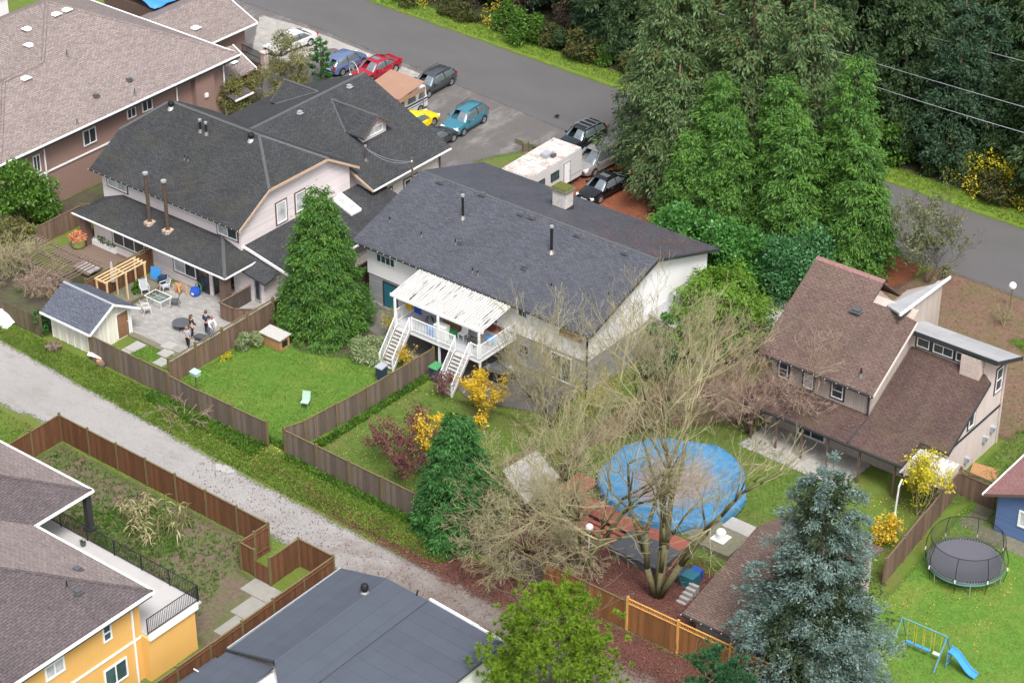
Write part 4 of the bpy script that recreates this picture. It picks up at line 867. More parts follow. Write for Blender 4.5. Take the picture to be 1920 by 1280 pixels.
# ---------------------------------------------------------------- orange house, bottom left
OH = thing('orange_house', 'orange stucco house with plum hip roof, white trim and a railed balcony', 'house', (-2, -44, 0))
MB().box(-14, 6.0, -58, -38.7, 0, 5.5).build('wall', M['orange stucco'], OH); MB().box(-14, -3.2, -38.8, -34.9, 0, 2.95).build('lower_wall', M['orange stucco'], OH); MB().box(-3.25, 6.5, -38.8, -35.35, 0, 2.9).build('balcony_block', M['orange stucco'], OH)
MB().box(-14, 6.6, -38.69, -34.9, 2.9, 3.0).build('balcony_floor', M['balcony floor'], OH); MB().box(6.5, 6.66, -38.72, -35.2, 2.72, 3.04).build('balcony_edge', M['white trim'], OH)
oe = 5.6; P1 = (6.5, -38.1); s_ = .4
roof(OH, [(6.5, -60, oe), (6.5, -38.1, oe), (-1.5, -46.1, oe+8*s_), (-1.5, -60, oe+8*s_)], 'plum shingles')  # darker shingle copy: shade painted into the near-facing slopes of this roof
roof(OH, [(6.5, -38.1, oe), (-2.7, -38.1, oe), (-8.2, -43.6, oe+5.5*s_), (-6.7, -46.1, oe+8*s_), (-1.5, -46.1, oe+8*s_)], 'pinkish shingles')  # paler shingle copy: sky sheen painted into the far-facing slopes of this roof
roof(OH, [(-2.7, -38.1, oe), (-2.7, -33.9, oe), (-8.2, -39.4, oe+5.5*s_), (-8.2, -43.6, oe+5.5*s_)], 'plum shingles')
roof(OH, [(-2.7, -33.9, oe), (-18, -33.9, oe), (-18, -39.4, oe+5.5*s_), (-8.2, -39.4, oe+5.5*s_)], 'pinkish shingles')
roof(OH, [(-18, -39.4, oe+5.5*s_), (-18, -43.6, oe+3*s_), (-8.2, -43.6, oe+5.4*s_), (-8.2, -39.4, oe+5.5*s_)], 'plum shingles')
cap(OH, [(6.5, -38.1, oe), (-1.5, -46.1, oe+8*s_)], 'plum shingles', .18); cap(OH, [(-2.7, -33.9, oe), (-8.2, -39.4, oe+5.5*s_)], 'plum shingles', .18)
for a, b in (((6.58, -60, oe), (6.58, -38.02, oe)), ((6.5, -38.02, oe), (-2.62, -38.02, oe)), ((-2.62, -38.1, oe), (-2.62, -33.82, oe)), ((-2.7, -33.82, oe), (-18, -33.82, oe))): gutter(OH, a, b, 'white trim', .14)
MB().box(6.44, 6.5, -60, -38.15, oe-.34, oe-.15).build('fascia', M['dark trim'], OH)
MB().box(-3.1, -2.75, -34.3, -33.95, 3.0, 5.45).box(-3.2, -2.65, -34.4, -33.85, 2.98, 3.15).build('balcony_post', M['dark trim'], OH)
ofn = lambda x, y: oe + (6.5-x)*s_; ofp = lambda x, y: oe + (-38.1-y)*s_
for p in ((145, 1068),): vent_box(OH, onplane(*p, ofp), .34, .18)
vent_box(OH, onplane(146, 1110, ofn), .34, .18); stack(OH, onplane(126, 1104, ofn), .5, .04)
winpx(OH, '+x', 6.0, (190, 1175), (210, 1195), mull=0, hmull=1, fw=.09, pane='teal glass'); winpx(OH, '+x', 6.0, (82, 1251), (122, 1254), mull=1, fw=.1, pane='pale curtain glass')
window(OH, '+x', 6.0, -41.5, -39.9, .9, 2.2, mull=1, fw=.09, pane='teal glass')
MB().box(6.01, 6.05, -52, -38.75, 2.72, 2.86).build('belt_line', M['white trim'], OH); downspout(OH, 6.08, -39.3, 5.4)
def iron_rail(par, p0, p1, z, h=1.05):
    a, b = Vector((*p0, z)), Vector((*p1, z)); L = (b-a).length; d = (b-a)/L; mb = MB(); up = Vector((0, 0, 1)); o = MB()
    for hh in (h, .12): o.tube(a+up*hh, b+up*hh, .025, None, 4)
    n = max(1, int(L/2)); 
    for i in range(n+1): c = a + (b-a)*i/n; o.rbox(c+up*h/2, (.05, .05, h+.04))
    ro = o.build('railing', M['black metal'], par); n = int(L/.125)
    for i in range(n+1): c = a + (b-a)*i/n; mb.rbox(c+up*(h/2+.05), (.02, .02, h-.12))
    k = mb.data(wloc(par)); k.materials.append(M['black metal']); ob = bpy.data.objects.new('balusters', k); COL.objects.link(ob); ob.parent = ro; ob['kind'] = 'stuff'
iron_rail(OH, (-13, -34.98), (6.45, -34.98), 3.0); iron_rail(OH, (6.45, -35.02), (6.45, -38.65), 3.0)
x, y = G(156, 1020, 3.1); PT = thing('potted_plant', 'small dark pot with a plant on the orange house balcony', 'plant', (x, y, 3.0)); MB().lathe([(.12, 0), (.17, .22), (.15, .22)], 10, (x, y, 3.0)).build('pot', M['dark grey plastic'], PT); 
mb = MB()
for k in range(14): t_ = k*2.4; mb.add([(x, y, 3.2), (x+.1*math.cos(t_)+.04, y+.1*math.sin(t_), 3.38), (x+.24*math.cos(t_), y+.24*math.sin(t_), 3.36+.05*(k % 3))], [(0, 1, 2)])
mb.build('leaves', M['weed green'], PT)

# ---------------------------------------------------------------- flat grey garage, bottom
GA = thing('grey_roofed_garage', 'low garage with smooth grey bitumen roof and round turbine vent', 'garage', (16, -34, 0))
MB().box(10.6, 21.0, -48, -28.2, 0, 2.35).build('wall', M['white stucco'], GA)
roof(GA, [(10.1, -36.4, 2.5), (13.2, -36.2, 3.2), (13.2, -27.4, 3.2), (10.0, -27.6, 2.5)], 'grey bitumen', .12); roof(GA, [(13.2, -36.2, 3.19), (15.9, -38.5, 2.9), (15.9, -27.2, 2.9), (13.2, -27.4, 3.19)], 'grey bitumen', .12)
roof(GA, [(15.9, -50, 2.82), (21.2, -50, 2.7), (21.2, -27.3, 2.7), (15.9, -27.1, 2.82)], 'grey bitumen', .16); roof(GA, [(10.0, -50, 2.35), (13.2, -50, 2.8), (13.2, -36.3, 2.8), (10.0, -36.5, 2.35)], 'grey bitumen', .12)
MB().slab([(15.9, -27.1, 2.92), (21.2, -27.3, 2.8), (21.2, -27.15, 2.8), (15.9, -26.95, 2.92)], .2).build('edge_trim', M['white trim'], GA)
MB().slab([(9.93, -36.4, 2.53), (10.0, -36.4, 2.53), (10.0, -27.6, 2.53), (9.93, -27.6, 2.53)], .15).build('edge_trim', M['grey plastic'], GA)
MB().slab([(9.9, -36.45, 2.5), (9.9, -36.55, 2.5), (13.2, -36.35, 3.22), (13.2, -36.25, 3.22)], .15).build('edge_trim', M['dark trim'], GA)
x, y, z = onplane(684, 1110, lambda x, y: 3.2 - abs(x-13.2)*.11); o = turbine(GA, (x, y, z), .2)
MB().tube((15.2, -27.35, 2.9), (15.2, -27.2, 3.25), .05, None, 8).build('wall_lamp', M['black metal'], GA)
LC = thing('lean_to_canopy', 'small grey lean-to roof beside the grey garage over a yellow toy', 'canopy', (10, -38.6, 0)); roof(LC, [(9.2, -40.5, 1.75), (13, -40.5, 2.15), (13, -36.9, 2.15), (9.3, -36.7, 1.75)], 'grey bitumen', .1)
for a in ((9.4, -36.95), (9.4, -40.2)): MB().box(a[0]-.05, a[0]+.05, a[1]-.05, a[1]+.05, 0, 1.68).build('post', M['white trim'], LC)
MB().tube((9.25, -38.2, 1.9), (12.9, -38.6, 2.3), .04, None, 6).build('gutter_pipe', M['white trim'], LC)
x, y = G(437, 1273, .5); YT = thing('yellow_toy_slide', 'yellow plastic toy slide with red and blue stickers under the lean-to', 'toy', (x, y, 0)); MB().slab([(x-.3, y-.5, 1.0), (x+.3, y-.5, 1.0), (x+.3, y+.6, .4), (x-.3, y+.6, .4)], .2).build('chute', M['yellow plastic'], YT); MB().box(x+.35, x+.8, y-.3, y+.3, 0, .7).build('ladder_block', M['yellow plastic'], YT); MB().box(x+.81, x+.83, y-.25, y+.2, .2, .55).build('sticker', M['red plastic'], YT); MB().box(x+.84, x+.86, y-.05, y+.25, .3, .6).build('sticker', M['cobalt bag'], YT)

# ---------------------------------------------------------------- umber garage by the spruce, blue house at the right edge
UG = thing('umber_roofed_garage', 'garage with umber shingle roof half hidden by the blue spruce', 'garage', (30, -15, 0))
MB().box(27.4, 32.2, -18.6, -8.5, 0, 2.5).build('wall', M['taupe board siding'], UG)
roof(UG, [(26.9, -19.2, 2.5), (32.7, -19.2, 2.5), (32.7, -12.2, 4.15), (26.9, -12.2, 4.15)], 'umber shingles'); roof(UG, [(32.7, -8.0, 2.9), (26.9, -8.0, 2.9), (26.9, -12.2, 4.145), (32.7, -12.2, 4.145)], 'umber shingles')
gutter(UG, (26.9, -19.26, 2.5), (32.7, -19.26, 2.5), 'dark trim', .12); bulbs(UG, (26.9, -19.34, 2.48), (32.7, -19.34, 2.48), .6)
BL = thing('blue_house', 'blue sided cottage with rose coloured roof at the trampoline lawn', 'house', (39, 4, 0))
MB().prism([(34.9, 0), (34.9, 2.75), (39.5, 4.6), (44.1, 2.75), (44.1, 0)], 'y', 1.0, 12).build('wall', M['blue siding'], BL)
roof(BL, [(34.2, 12.5, 2.55), (34.2, .55, 2.55), (39.5, .55, 4.72), (39.5, 12.5, 4.72)], 'rose shingles'); roof(BL, [(44.8, .55, 2.55), (44.8, 12.5, 2.55), (39.5, 12.5, 4.72), (39.5, .55, 4.72)], 'rose shingles')
gutter(BL, (34.15, .5, 2.55), (34.15, 12.5, 2.55)); MB().slab([(34.2, .5, 2.55), (34.2, .545, 2.55), (39.5, .545, 4.72), (39.5, .5, 4.72)], .18).build('barge_board', M['brown trim'], BL)
window(BL, '-y', 1.0, 36.3, 37.5, 1.0, 2.1, mull=1, pane='pale curtain glass', fw=.1)
pth = thing('side_path', 'dark paved path along the blue house wall', 'path', (36, .3, 0))
for i in range(5): MB().box(34.2 + i*1.6, 35.75 + i*1.6, -.35, .95, 0, .05+.003*i).build('slab', M['mossy stone'], pth)
for i in range(3): MB().box(33.0, 34.1, .2+i*.85, 1.0+i*.85, 0, .05+.003*i).build('slab', M['mossy stone'], pth)

# ---------------------------------------------------------------- garden shed
SH = thing('garden_shed', 'cream board garden shed with blue grey gable roof and wooden door', 'shed', (-22.3, -16.6, 0))
MB().prism([(-18.35, 0), (-18.35, 2.0), (-16.6, 3.05), (-14.85, 2.0), (-14.85, 0)], 'x', -24.1, -20.35).build('wall', M['cream board siding'], SH)
roof(SH, [(-24.6, -18.8, 1.95), (-19.85, -18.8, 1.95), (-19.85, -16.6, 3.22), (-24.6, -16.6, 3.22)], 'shed shingles', .08); roof(SH, [(-19.85, -14.4, 1.95), (-24.6, -14.4, 1.95), (-24.6, -16.6, 3.22), (-19.85, -16.6, 3.22)], 'shed shingles', .08)
cap(SH, [(-24.6, -16.6, 3.22), (-19.85, -16.6, 3.22)], 'grey plastic', .12)
for e in (-1, 1): MB().slab([(-19.84, -16.6+e*2.22, 1.97), (-19.78, -16.6+e*2.22, 1.97), (-19.78, -16.6, 3.24), (-19.84, -16.6, 3.24)], .17).build('barge_board', M['white trim'], SH)
MB().box(-24.6, -19.85, -18.9, -18.82, 1.82, 1.95).build('fascia', M['white trim'], SH)
door(SH, '+x', -20.35, -16.05, -15.1, .12, 1.95, 'door wood', 'white trim', 2)
for yy in (-18.34, -17.6, -16.9, -14.86): MB().box(-20.34, -20.30, yy-.05, yy+.05, 0, 2.0 + max(0, (1.75-abs(yy+16.6))*.6)-.05).build('batten', M['white trim'], SH)
for xx in (-24.1, -23.4, -22.7, -22.0, -21.3, -20.6): MB().box(xx-.04, xx+.04, -18.39, -18.355, 0, 1.9).build('batten', M['white trim'], SH)
# ---------------------------------------------------------------- fences
FR = random.Random(11)
def fence(label, pts, h=1.8, mat='weathered fence', post='mossy post', lattice=0.0, latmat=None, group=None, sp=2.4, bw=.14, z0=.04, name='board_fence', cat='fence', caps=True, lean=.0, skip=(), rail=True, railside=1, posth=.14):
    c = np.mean(np.array(pts), 0); F = thing(name, label, cat, (float(c[0]), float(c[1]), 0), 0, group)
    for ri, (a, b) in enumerate(zip(pts, pts[1:])):
        d = Vector((b[0]-a[0], b[1]-a[1])); L = d.length; d.normalize(); n = max(1, round(L/sp)); s = L/n
        for i in range(n+1):
            if i == 0 and ri > 0: continue
            q = (a[0]+d.x*s*i, a[1]+d.y*s*i); MB().run(q, d, -.065, .065, -.065, .065, 0, h+posth+FR.uniform(-.02, .03)).build('post', M[post], F)
        for i in range(n):
            hh = h - lattice; dz = FR.uniform(-.03, .03); mb = MB(); w0 = s*i+.056; w1 = s*(i+1)-.056; k = max(1, int((w1-w0)/bw)); bw_ = (w1-w0)/k
            for j in range(k): mb.run(a, d, w0+j*bw_+.003, w0+(j+1)*bw_-.003, -.012+FR.uniform(-.006, .006), .012, z0+FR.uniform(-.02, .02), hh+dz+FR.uniform(-.012, .012))
            mb.build('panel', M[mat], F)
            if rail:
                for zz in (.35, hh-.22): MB().run(a, d, w0, w1, *( (.013, .055) if railside > 0 else (-.058, -.02)), zz, zz+.09).build('rail', M[mat], F)
            if caps: MB().run(a, d, w0, w1, -.045, .045, hh+dz+.015, hh+dz+.05).build('cap_rail', M[post], F)
            if lattice:
                lb = MB(); z1, z2 = hh+dz+.06, h+dz-.03; st = .16; kk = int((w1-w0)/st)
                for j in range(kk):
                    for e in (0, 1):
                        x0 = w0 + j*st + .02; x1 = x0 + st*.9; p = lambda u, z: (a[0]+d.x*u, a[1]+d.y*u, z)
                        lb.tube(p(x0 if e else x1, z1), p(x1 if e else x0, z2), .014, None, 4, False)
                lb.build('lattice', M[latmat or mat], F)
                MB().run(a, d, w0, w1, -.04, .04, h+dz-.03, h+dz+.02).build('top_rail', M[post], F)
    return F
fence('grey weathered board fence between gravel lane and patio yard', [(-20.05, -18.7), (-12.75, -18.8)], 1.8)
fence('grey board fence ending at the open gap beside the lane', [(-12.6, -18.85), (-9.75, -18.98), (-4.05, -18.9)], 1.75, skip=())
fence('lattice topped fence between patio yard and green lawn', [(-13.75, -17.75), (-13.82, -8.1)], 1.9, 'weathered brown fence', 'mossy post', .28, 'grey planks')
fence('weathered fence between the two lawns with a bent end section', [(-2.9, -18.6), (-2.4, -17.3), (-1.95, -12.1), (-1.75, -5.9)], 1.65, 'weathered fence', 'mossy post')
fence('long grey board fence along the lane in front of the purple shrub', [(-2.6, -18.85), (8.0, -19.0), (17.9, -19.6)], 1.75)
fence('tall cedar fence behind the leaf covered lane edge', [(17.95, -19.65), (23.5, -19.6)], 1.9, 'new cedar', 'mossy post', railside=1)
fence('cedar fence with honey coloured open top frame by the lane', [(23.62, -19.62), (33.5, -19.45)], 2.15, 'new cedar', 'honey lumber', .34, 'honey lumber', sp=2.9)
fence('red cedar fence enclosing the fallow plot along the lane', [(-14.2, -33.5), (-14.35, -26.35), (3.4, -26.55)], 1.9, 'cedar fence', 'mossy post')
fence('cedar fence jog beside the small plot gate', [(3.45, -26.6), (3.38, -28.8), (4.55, -28.85)], 1.9, 'cedar fence', 'mossy post', sp=1.3)
fence('cedar fence alcove that juts out to the lane', [(5.76, -28.92), (5.76, -26.55), (8.4, -26.55)], 1.9, 'cedar fence', 'mossy post')
fence('cedar fence between the orange house and the grey roofed garage', [(8.45, -26.6), (8.55, -46)], 1.9, 'cedar fence', 'mossy post')
g = thing('plot_gate', 'small cedar gate with diagonal brace into the fallow plot', 'gate', (5.15, -28.9, 0)); mb = MB()
for j in range(8): mb.box(4.62+j*.135, 4.62+j*.135+.13, -28.92, -28.9, .08, 1.25+.02*math.sin(j))
mb.build('board_panel', M['cedar fence'], g); MB().rbox((5.15, -28.88, .65), (1.2, .03, .09), 0, R(-40)).build('brace', M['weathered fence'], g)
fence('brown fence between the yellow tree and the trampoline lawn', [(32.55, -7.5), (31.5, 2.8)], 1.75, 'weathered brown fence', 'weathered brown fence')
fence('short lattice topped fence panel next to the blue house', [(31.55, 2.85), (33.9, 2.75)], 1.9, 'weathered brown fence', 'weathered brown fence', .35)
fence('dark fence in the gap between pink and white houses', [(-12.5, -2.2), (-12.5, 8)], 1.7, 'weathered brown fence', 'weathered brown fence')
fence('old mossy fence beside the lane and the tangled bare shrubs', [(-34, -19.1), (-24.6, -18.9)], 1.5, 'mossy fence', 'mossy fence', caps=False)
fence('dark plank fence beside the big flower pot', [(-34.2, -10.6), (-34.2, -6.5), (-33.0, -4.5)], 1.5, 'weathered brown fence', 'weathered brown fence')
fence('red brown fence with lattice behind the new pergola', [(-25.3, -14.2), (-25.3, -8.2)], 1.95, 'cedar fence', 'mossy post', .25)
fence('green grey picket fence by the laurel hedge', [(14.2, 12.2), (17.5, 11.9)], 1.1, 'weathered fence', 'weathered fence', bw=.2, caps=True)
fence('low boards of the bare bed behind the pool', [(12.2, -11.5), (11.2, -5.8)], .9, 'weathered fence', 'weathered fence')
# black iron fence with stone pillars at the brown house forecourt
IF = thing('iron_fence', 'black iron fence between stone pillars at the brown house forecourt', 'fence', (-41, 18.6, 0))
a, b = G(412, 92), G(497, 130); d = Vector((b[0]-a[0], b[1]-a[1])); L = d.length; d.normalize(); mb = MB(); o = MB()
for zz in (.2, .75, 1.3): o.run(a, d, .2, L-.2, -.02, .02, zz, zz+.05)
o.build('rail', M['black metal'], IF)
for j in range(int(L/.13)): mb.run(a, d, .2+j*.13, .22+j*.13, -.012, .012, .1, 1.4)
o = mb.build('pickets', M['black metal'], IF); o['kind'] = 'stuff'
for q in (a, b): MB().run(q, d, -.22, .22, -.22, .22, 0, 1.45).run(q, d, -.28, .28, -.28, .28, 1.45, 1.56).build('pillar', M['tan brick'], IF)
# ---------------------------------------------------------------- pool, pool deck and its clutter
pc = ((14.15+22.02)/2+.1, (-3.56-11.46)/2)
PL = thing('covered_pool', 'round above ground pool under a stained sagging blue tarp', 'pool', (pc[0], pc[1], 0)); mb = MB(); n = 28; rr = random.Random(2); RX = 4.35
prof = []
vs = []; rings = [(1.0, .55), (1.01, .95), (.99, 1.02), (.9, .9), (.75, .8), (.55, .74), (.3, .70), (0.02, .69)]
for k, (r, z) in enumerate(rings):
    for i in range(n):
        t_ = 2*math.pi*i/n; w = 1 + .03*math.sin(5*t_+1) + .02*math.sin(9*t_) + (rr.uniform(-.02, .02) if k > 1 else 0); zz = z + (rr.uniform(-.05, .05) if k else -.28 + .16*math.sin(7*t_)+rr.uniform(-.1, .1))
        vs.append((pc[0]+RX*r*w*math.cos(t_), pc[1]+RX*r*w*math.sin(t_), zz))
mb.add(vs, [(k*n+i, k*n+(i+1) % n, (k+1)*n+(i+1) % n, (k+1)*n+i) for k in range(len(rings)-1) for i in range(n)] + [tuple((len(rings)-1)*n+i for i in range(n))])
mb.build('tarp', M['pool tarp'], PL, True); MB().lathe([(RX*.96, 0), (RX*.97, .66)], 28, (pc[0], pc[1], 0), False, True).build('pool_wall', M['grey plastic'], PL)
RD = thing('red_pool_deck', 'low red stained timber deck with steps at the pool edge', 'deck', (17, -12.5, 0))
for j in range(9): y = -12.9 + j*.16; MB().box(14.6, 22.2, y, y+.145, .5, .54).build('plank', M['red deck wood'], RD)
for j in range(3): MB().box(15.5, 22.4, -13.3-j*.3, -13.04-j*.3, .1, .40-.12*j).build('step', M['red deck wood'], RD)
MB().box(14.7, 22.1, -12.8, -11.6, 0, .48).build('deck_base', M['brown trim'], RD)
for j in range(10): y = -12.8 + j*.3; MB().box(13.0, 14.5, y, y+.27, .45, .5+.004*(j % 2)).build('plank', M['red deck wood'], RD)
def px_thing(name, label, cat, p, z=0.0, group=None, rz=0.0): x, y = G(*p, z); return thing(name, label, cat, (x, y, 0), rz, group), x, y
T_, x, y = px_thing('hot_tub_cover', 'dark grey rectangular spa cover among red leaves below the pool', 'spa', (1210, 1045)); MB().box(x-1.7, x+1.7, y-1.1, y+1.0, 0, .5).build('tub', M['dark grey plastic'], T_); MB().box(x-1.75, x-.01, y-1.15, y+1.05, .5, .62).build('cover_half', M['dark grey plastic'], T_); MB().box(x+.01, x+1.75, y-1.15, y+1.05, .5, .63).build('cover_half', M['dark grey plastic'], T_)
T_, x, y = px_thing('pump_platform', 'mossy concrete pad with a white pool pump beside the tarp', 'platform', (1350, 1015)); MB().box(x-1.5, x+1.4, y-1.3, y+1.3, 0, .35).build('pad', M['mossy stone'], T_); MB().box(x-.5, x+1.6, y+.9, y+2.0, .0, .42).build('slab', M['pale concrete'], T_); MB().lathe([(.3, .35), (.3, .8), (.22, .92), (.1, .95)], 12, (x+.1, y-.1, 0)).build('pump', M['white plastic'], T_); MB().box(x-.35, x+.55, y-.55, y+.35, .35, .4).build('base_plate', M['white plastic'], T_)
T_, x, y = px_thing('plastic_crate_stack', 'teal plastic tubs with a blue lid next to the garage wall', 'tub', (1283, 1092)); MB().lathe([(.35, 0), (.45, .7), (.42, .7)], 12, (x-.3, y, 0)).build('tub', M['navy plastic'], T_); MB().box(x, x+.8, y-.4, y+.4, 0, .8).build('crate', M['teal paint'], T_); MB().box(x-.05, x+.6, y+.5, y+1.0, 0, .6).build('bin', M['cobalt bag'], T_)
T_, x, y = px_thing('small_steps', 'small grey slatted steps lying beside the umber garage', 'steps', (1290, 1120));
for j in range(5): MB().box(x-.3, x+.3, y-.75+j*.3, y-.55+j*.3, 0, .1+.12*j).build('tread', M['pale concrete'], T_)
T_, x, y = px_thing('lamp_post', 'thin post with white globe lamp among the bare branches', 'lamp', (1104, 1040)); MB().tube((x, y, 0), (x, y, 1.8), .05, None, 8).build('pole', M['white plastic'], T_); MB().ball((x, y, 1.95), .24, 12).build('globe', M['white lamp glass'], T_)
T_, x, y = px_thing('globe_lamp', 'thin post with white globe lamp in the corner grass by the street', 'lamp', (1893, 580)); MB().tube((x, y, 0), (x, y, 1.7), .04, None, 8).build('pole', M['log'], T_); MB().ball((x, y, 1.85), .26, 12).build('globe', M['white lamp glass'], T_)
T_, x, y = px_thing('playhouse_roof_shelter', 'open shelter with a grey plank lid between cedar and bare trees', 'shelter', (1000, 935)); q = [(*G(*p, 1.7), 1.7+k) for p, k in (((942, 884), .1), ((986, 944), 0), ((1050, 893), .0), ((1006, 846), .1))]
c4 = [Vector(k) for k in q]; nb = 6
for j in range(nb):
    a0, a1 = j/nb+.004, (j+1)/nb-.004; e = lambda t_, u: tuple((c4[0].lerp(c4[1], t_)).lerp(c4[3].lerp(c4[2], t_), u)); MB().slab([e(a0, 0), e(a1, 0), e(a1, 1), e(a0, 1)], .05).build('plank', M['grey planks'], T_)
for k in c4: v = k.lerp((c4[0]+c4[2])/2, .1); MB().box(v.x-.05, v.x+.05, v.y-.05, v.y+.05, 0, v.z-.06).build('post', M['weathered fence'], T_)
for j in range(4): v = c4[0].lerp(c4[3], .1+.25*j) ; w_ = c4[1].lerp(c4[2], .1)
mb = MB()
for j in range(3): mb.tube(c4[0]+Vector((-.15-.12*j, 0, .05)), c4[3]+Vector((-.15-.12*j, 0, .05)), .05, None, 6)
mb.build('side_poles', M['log'], T_)
T_, x, y = px_thing('turquoise_bench', 'turquoise plastic bench at the edge of the pool tarp', 'bench', (1115, 915)); MB().box(x-.9, x+.9, y-.2, y+.2, .4, .48).build('seat', M['swing green'], T_); [MB().box(x+e-.05, x+e+.05, y-.18, y+.18, 0, .4).build('leg', M['swing green'], T_) for e in (-.75, .75)]
# ---------------------------------------------------------------- trampoline
tx, ty = G(1811, 1052, .8); TR = thing('trampoline', 'round black trampoline with safety net and white sleeve marks on the lawn', 'trampoline', (tx, ty, 0)); rt = 2.15
MB().lathe([(0.01, .85), (rt*.93, .87)], 40, (tx, ty, 0), False, False).build('mat', M['trampoline mat'], TR)
mb = MB()
for i in range(40): a0, a1 = 2*math.pi*i/40, 2*math.pi*(i+1)/40; mb.tube((tx+rt*math.cos(a0), ty+rt*math.sin(a0), .85), (tx+rt*math.cos(a1), ty+rt*math.sin(a1), .85), .05, None, 6, False)
mb.build('frame_ring', M['dark grey plastic'], TR)
mb = MB()
for i in range(80): a0, a1 = 2*math.pi*i/80, 2*math.pi*(i+.5)/80; mb.tube((tx+rt*.93*math.cos(a1), ty+rt*.93*math.sin(a1), .87), (tx+rt*math.cos(a0), ty+rt*math.sin(a0), .87), .014, None, 4, False)
o = mb.build('springs', M['galvanised'], TR); o['kind'] = 'stuff'
MB().lathe([(rt*1.03, .72), (rt*1.03, .83)], 40, (tx, ty, 0), False, False).build('skirt', M['swing green'], TR)
for i in range(8):
    a0 = 2*math.pi*(i+.3)/8; cx_, cy_ = math.cos(a0), math.sin(a0); p = [(tx+rt*k*cx_, ty+rt*k*cy_, z) for k, z in ((1.03, .1), (1.1, .9), (1.08, 1.7), (.98, 2.45))]
    o = MB().path(p, .022, 6).build('net_pole', M['black metal'], TR); k = MB().tube(p[1], tuple((Vector(p[1])*.72+Vector(p[2])*.28)), .04, None, 6).data(wloc(TR)); k.materials.append(M['white plastic']); ob = bpy.data.objects.new('sleeve', k); COL.objects.link(ob); ob.parent = o
for i in range(6):
    a0 = 2*math.pi*(i+.1)/6; cx_, cy_ = math.cos(a0), math.sin(a0); MB().tube((tx+rt*cx_, ty+rt*cy_, .82), (tx+rt*.98*cx_, ty+rt*.98*cy_, 0), .03, None, 6).build('leg', M['galvanised'], TR)
o = MB().lathe([(rt*.95, .88), (rt*.96, 1.6), (rt*.97, 2.42)], 40, (tx, ty, 0), False, False).build('safety_net', M['safety net'], TR); mb = MB()
for i in range(40): a0, a1 = 2*math.pi*i/40, 2*math.pi*(i+1)/40; mb.tube((tx+rt*.97*math.cos(a0), ty+rt*.97*math.sin(a0), 2.42), (tx+rt*.97*math.cos(a1), ty+rt*.97*math.sin(a1), 2.42), .018, None, 4, False)
mb.build('net_rim', M['black metal'], TR)
# ---------------------------------------------------------------- swing set
SW = thing('swing_set', 'teal and blue metal swing set with blue slide on the lawn', 'swing set', (*G(1720, 1250), 0)); A_, B_ = Vector((*G(1692, 1157, 1.9), 1.9)), Vector((*G(1776, 1193, 1.9), 1.9))
MB().tube(A_, B_, .045, None, 8).build('top_beam', M['swing green'], SW); dr = (B_-A_).normalized(); nr = Vector((-dr.y, dr.x, 0))
for P_, mm in ((A_, 'swing green'), (B_, 'swing blue')):
    for e in (-1, 1): MB().tube(P_, (P_.x+nr.x*e*1.0 - dr.x*.1, P_.y+nr.y*e*1.0-dr.y*.1, 0), .04, None, 8).build('leg', M[mm], SW)
for t_, mm in ((.22, 'blue plastic'), (.42, 'blue plastic'), (.6, 'blue plastic'), (.82, 'white plastic')):
    c = A_.lerp(B_, t_); o = MB().rbox((c.x, c.y, .5), (.42, .2, .06), math.atan2(dr.y, dr.x)).build('swing_seat', M[mm], SW)
    for e in (-.2, .2):
        k = MB().tube((c.x+dr.x*e, c.y+dr.y*e, 1.9), (c.x+dr.x*e, c.y+dr.y*e, .52), .012, None, 4).data(wloc(SW)); k.materials.append(M['yellow plastic']); ob = bpy.data.objects.new('chain', k); COL.objects.link(ob); ob.parent = o
s0 = B_ + dr*.25; s1 = B_ + dr*1.9 - nr*.0; mb = MB(); prev = None
pts = [(s0.lerp(s1, i/6).x, s0.lerp(s1, i/6).y, 1.15 - 1.0*(i/6) + .12*math.sin(i/6*math.pi*2)) for i in range(7)]
for p, q in zip(pts, pts[1:]):
    mb.slab([(p[0]-nr.x*.24, p[1]-nr.y*.24, p[2]), (q[0]-nr.x*.24, q[1]-nr.y*.24, q[2]), (q[0]+nr.x*.24, q[1]+nr.y*.24, q[2]), (p[0]+nr.x*.24, p[1]+nr.y*.24, p[2])], .05)
    for e in (-1, 1): mb.tube((p[0]+nr.x*.26*e, p[1]+nr.y*.26*e, p[2]+.06), (q[0]+nr.x*.26*e, q[1]+nr.y*.26*e, q[2]+.06), .04, None, 6)
mb.build('slide', M['blue plastic'], SW)
for e in (-.25, .25): MB().tube((s0.x+nr.x*e, s0.y+nr.y*e, 1.3), (s0.x+nr.x*e, s0.y+nr.y*e, 0), .03, None, 6).build('ladder_rail', M['swing blue'], SW)
for z in (.3, .6, .9): MB().tube((s0.x-nr.x*.25, s0.y-nr.y*.25, z), (s0.x+nr.x*.25, s0.y+nr.y*.25, z), .025, None, 6).build('rung', M['swing blue'], SW)
o, x, y = None, *G(1845, 888); o = MB().rbox((x, y, .12), (1.6, 1.3, .08), .3, R(6)).build('plywood_board', M['box wood'], loc=(x, y, 0)); tag(o, 'reddish plywood board lying behind the lattice fence panel', 'board')
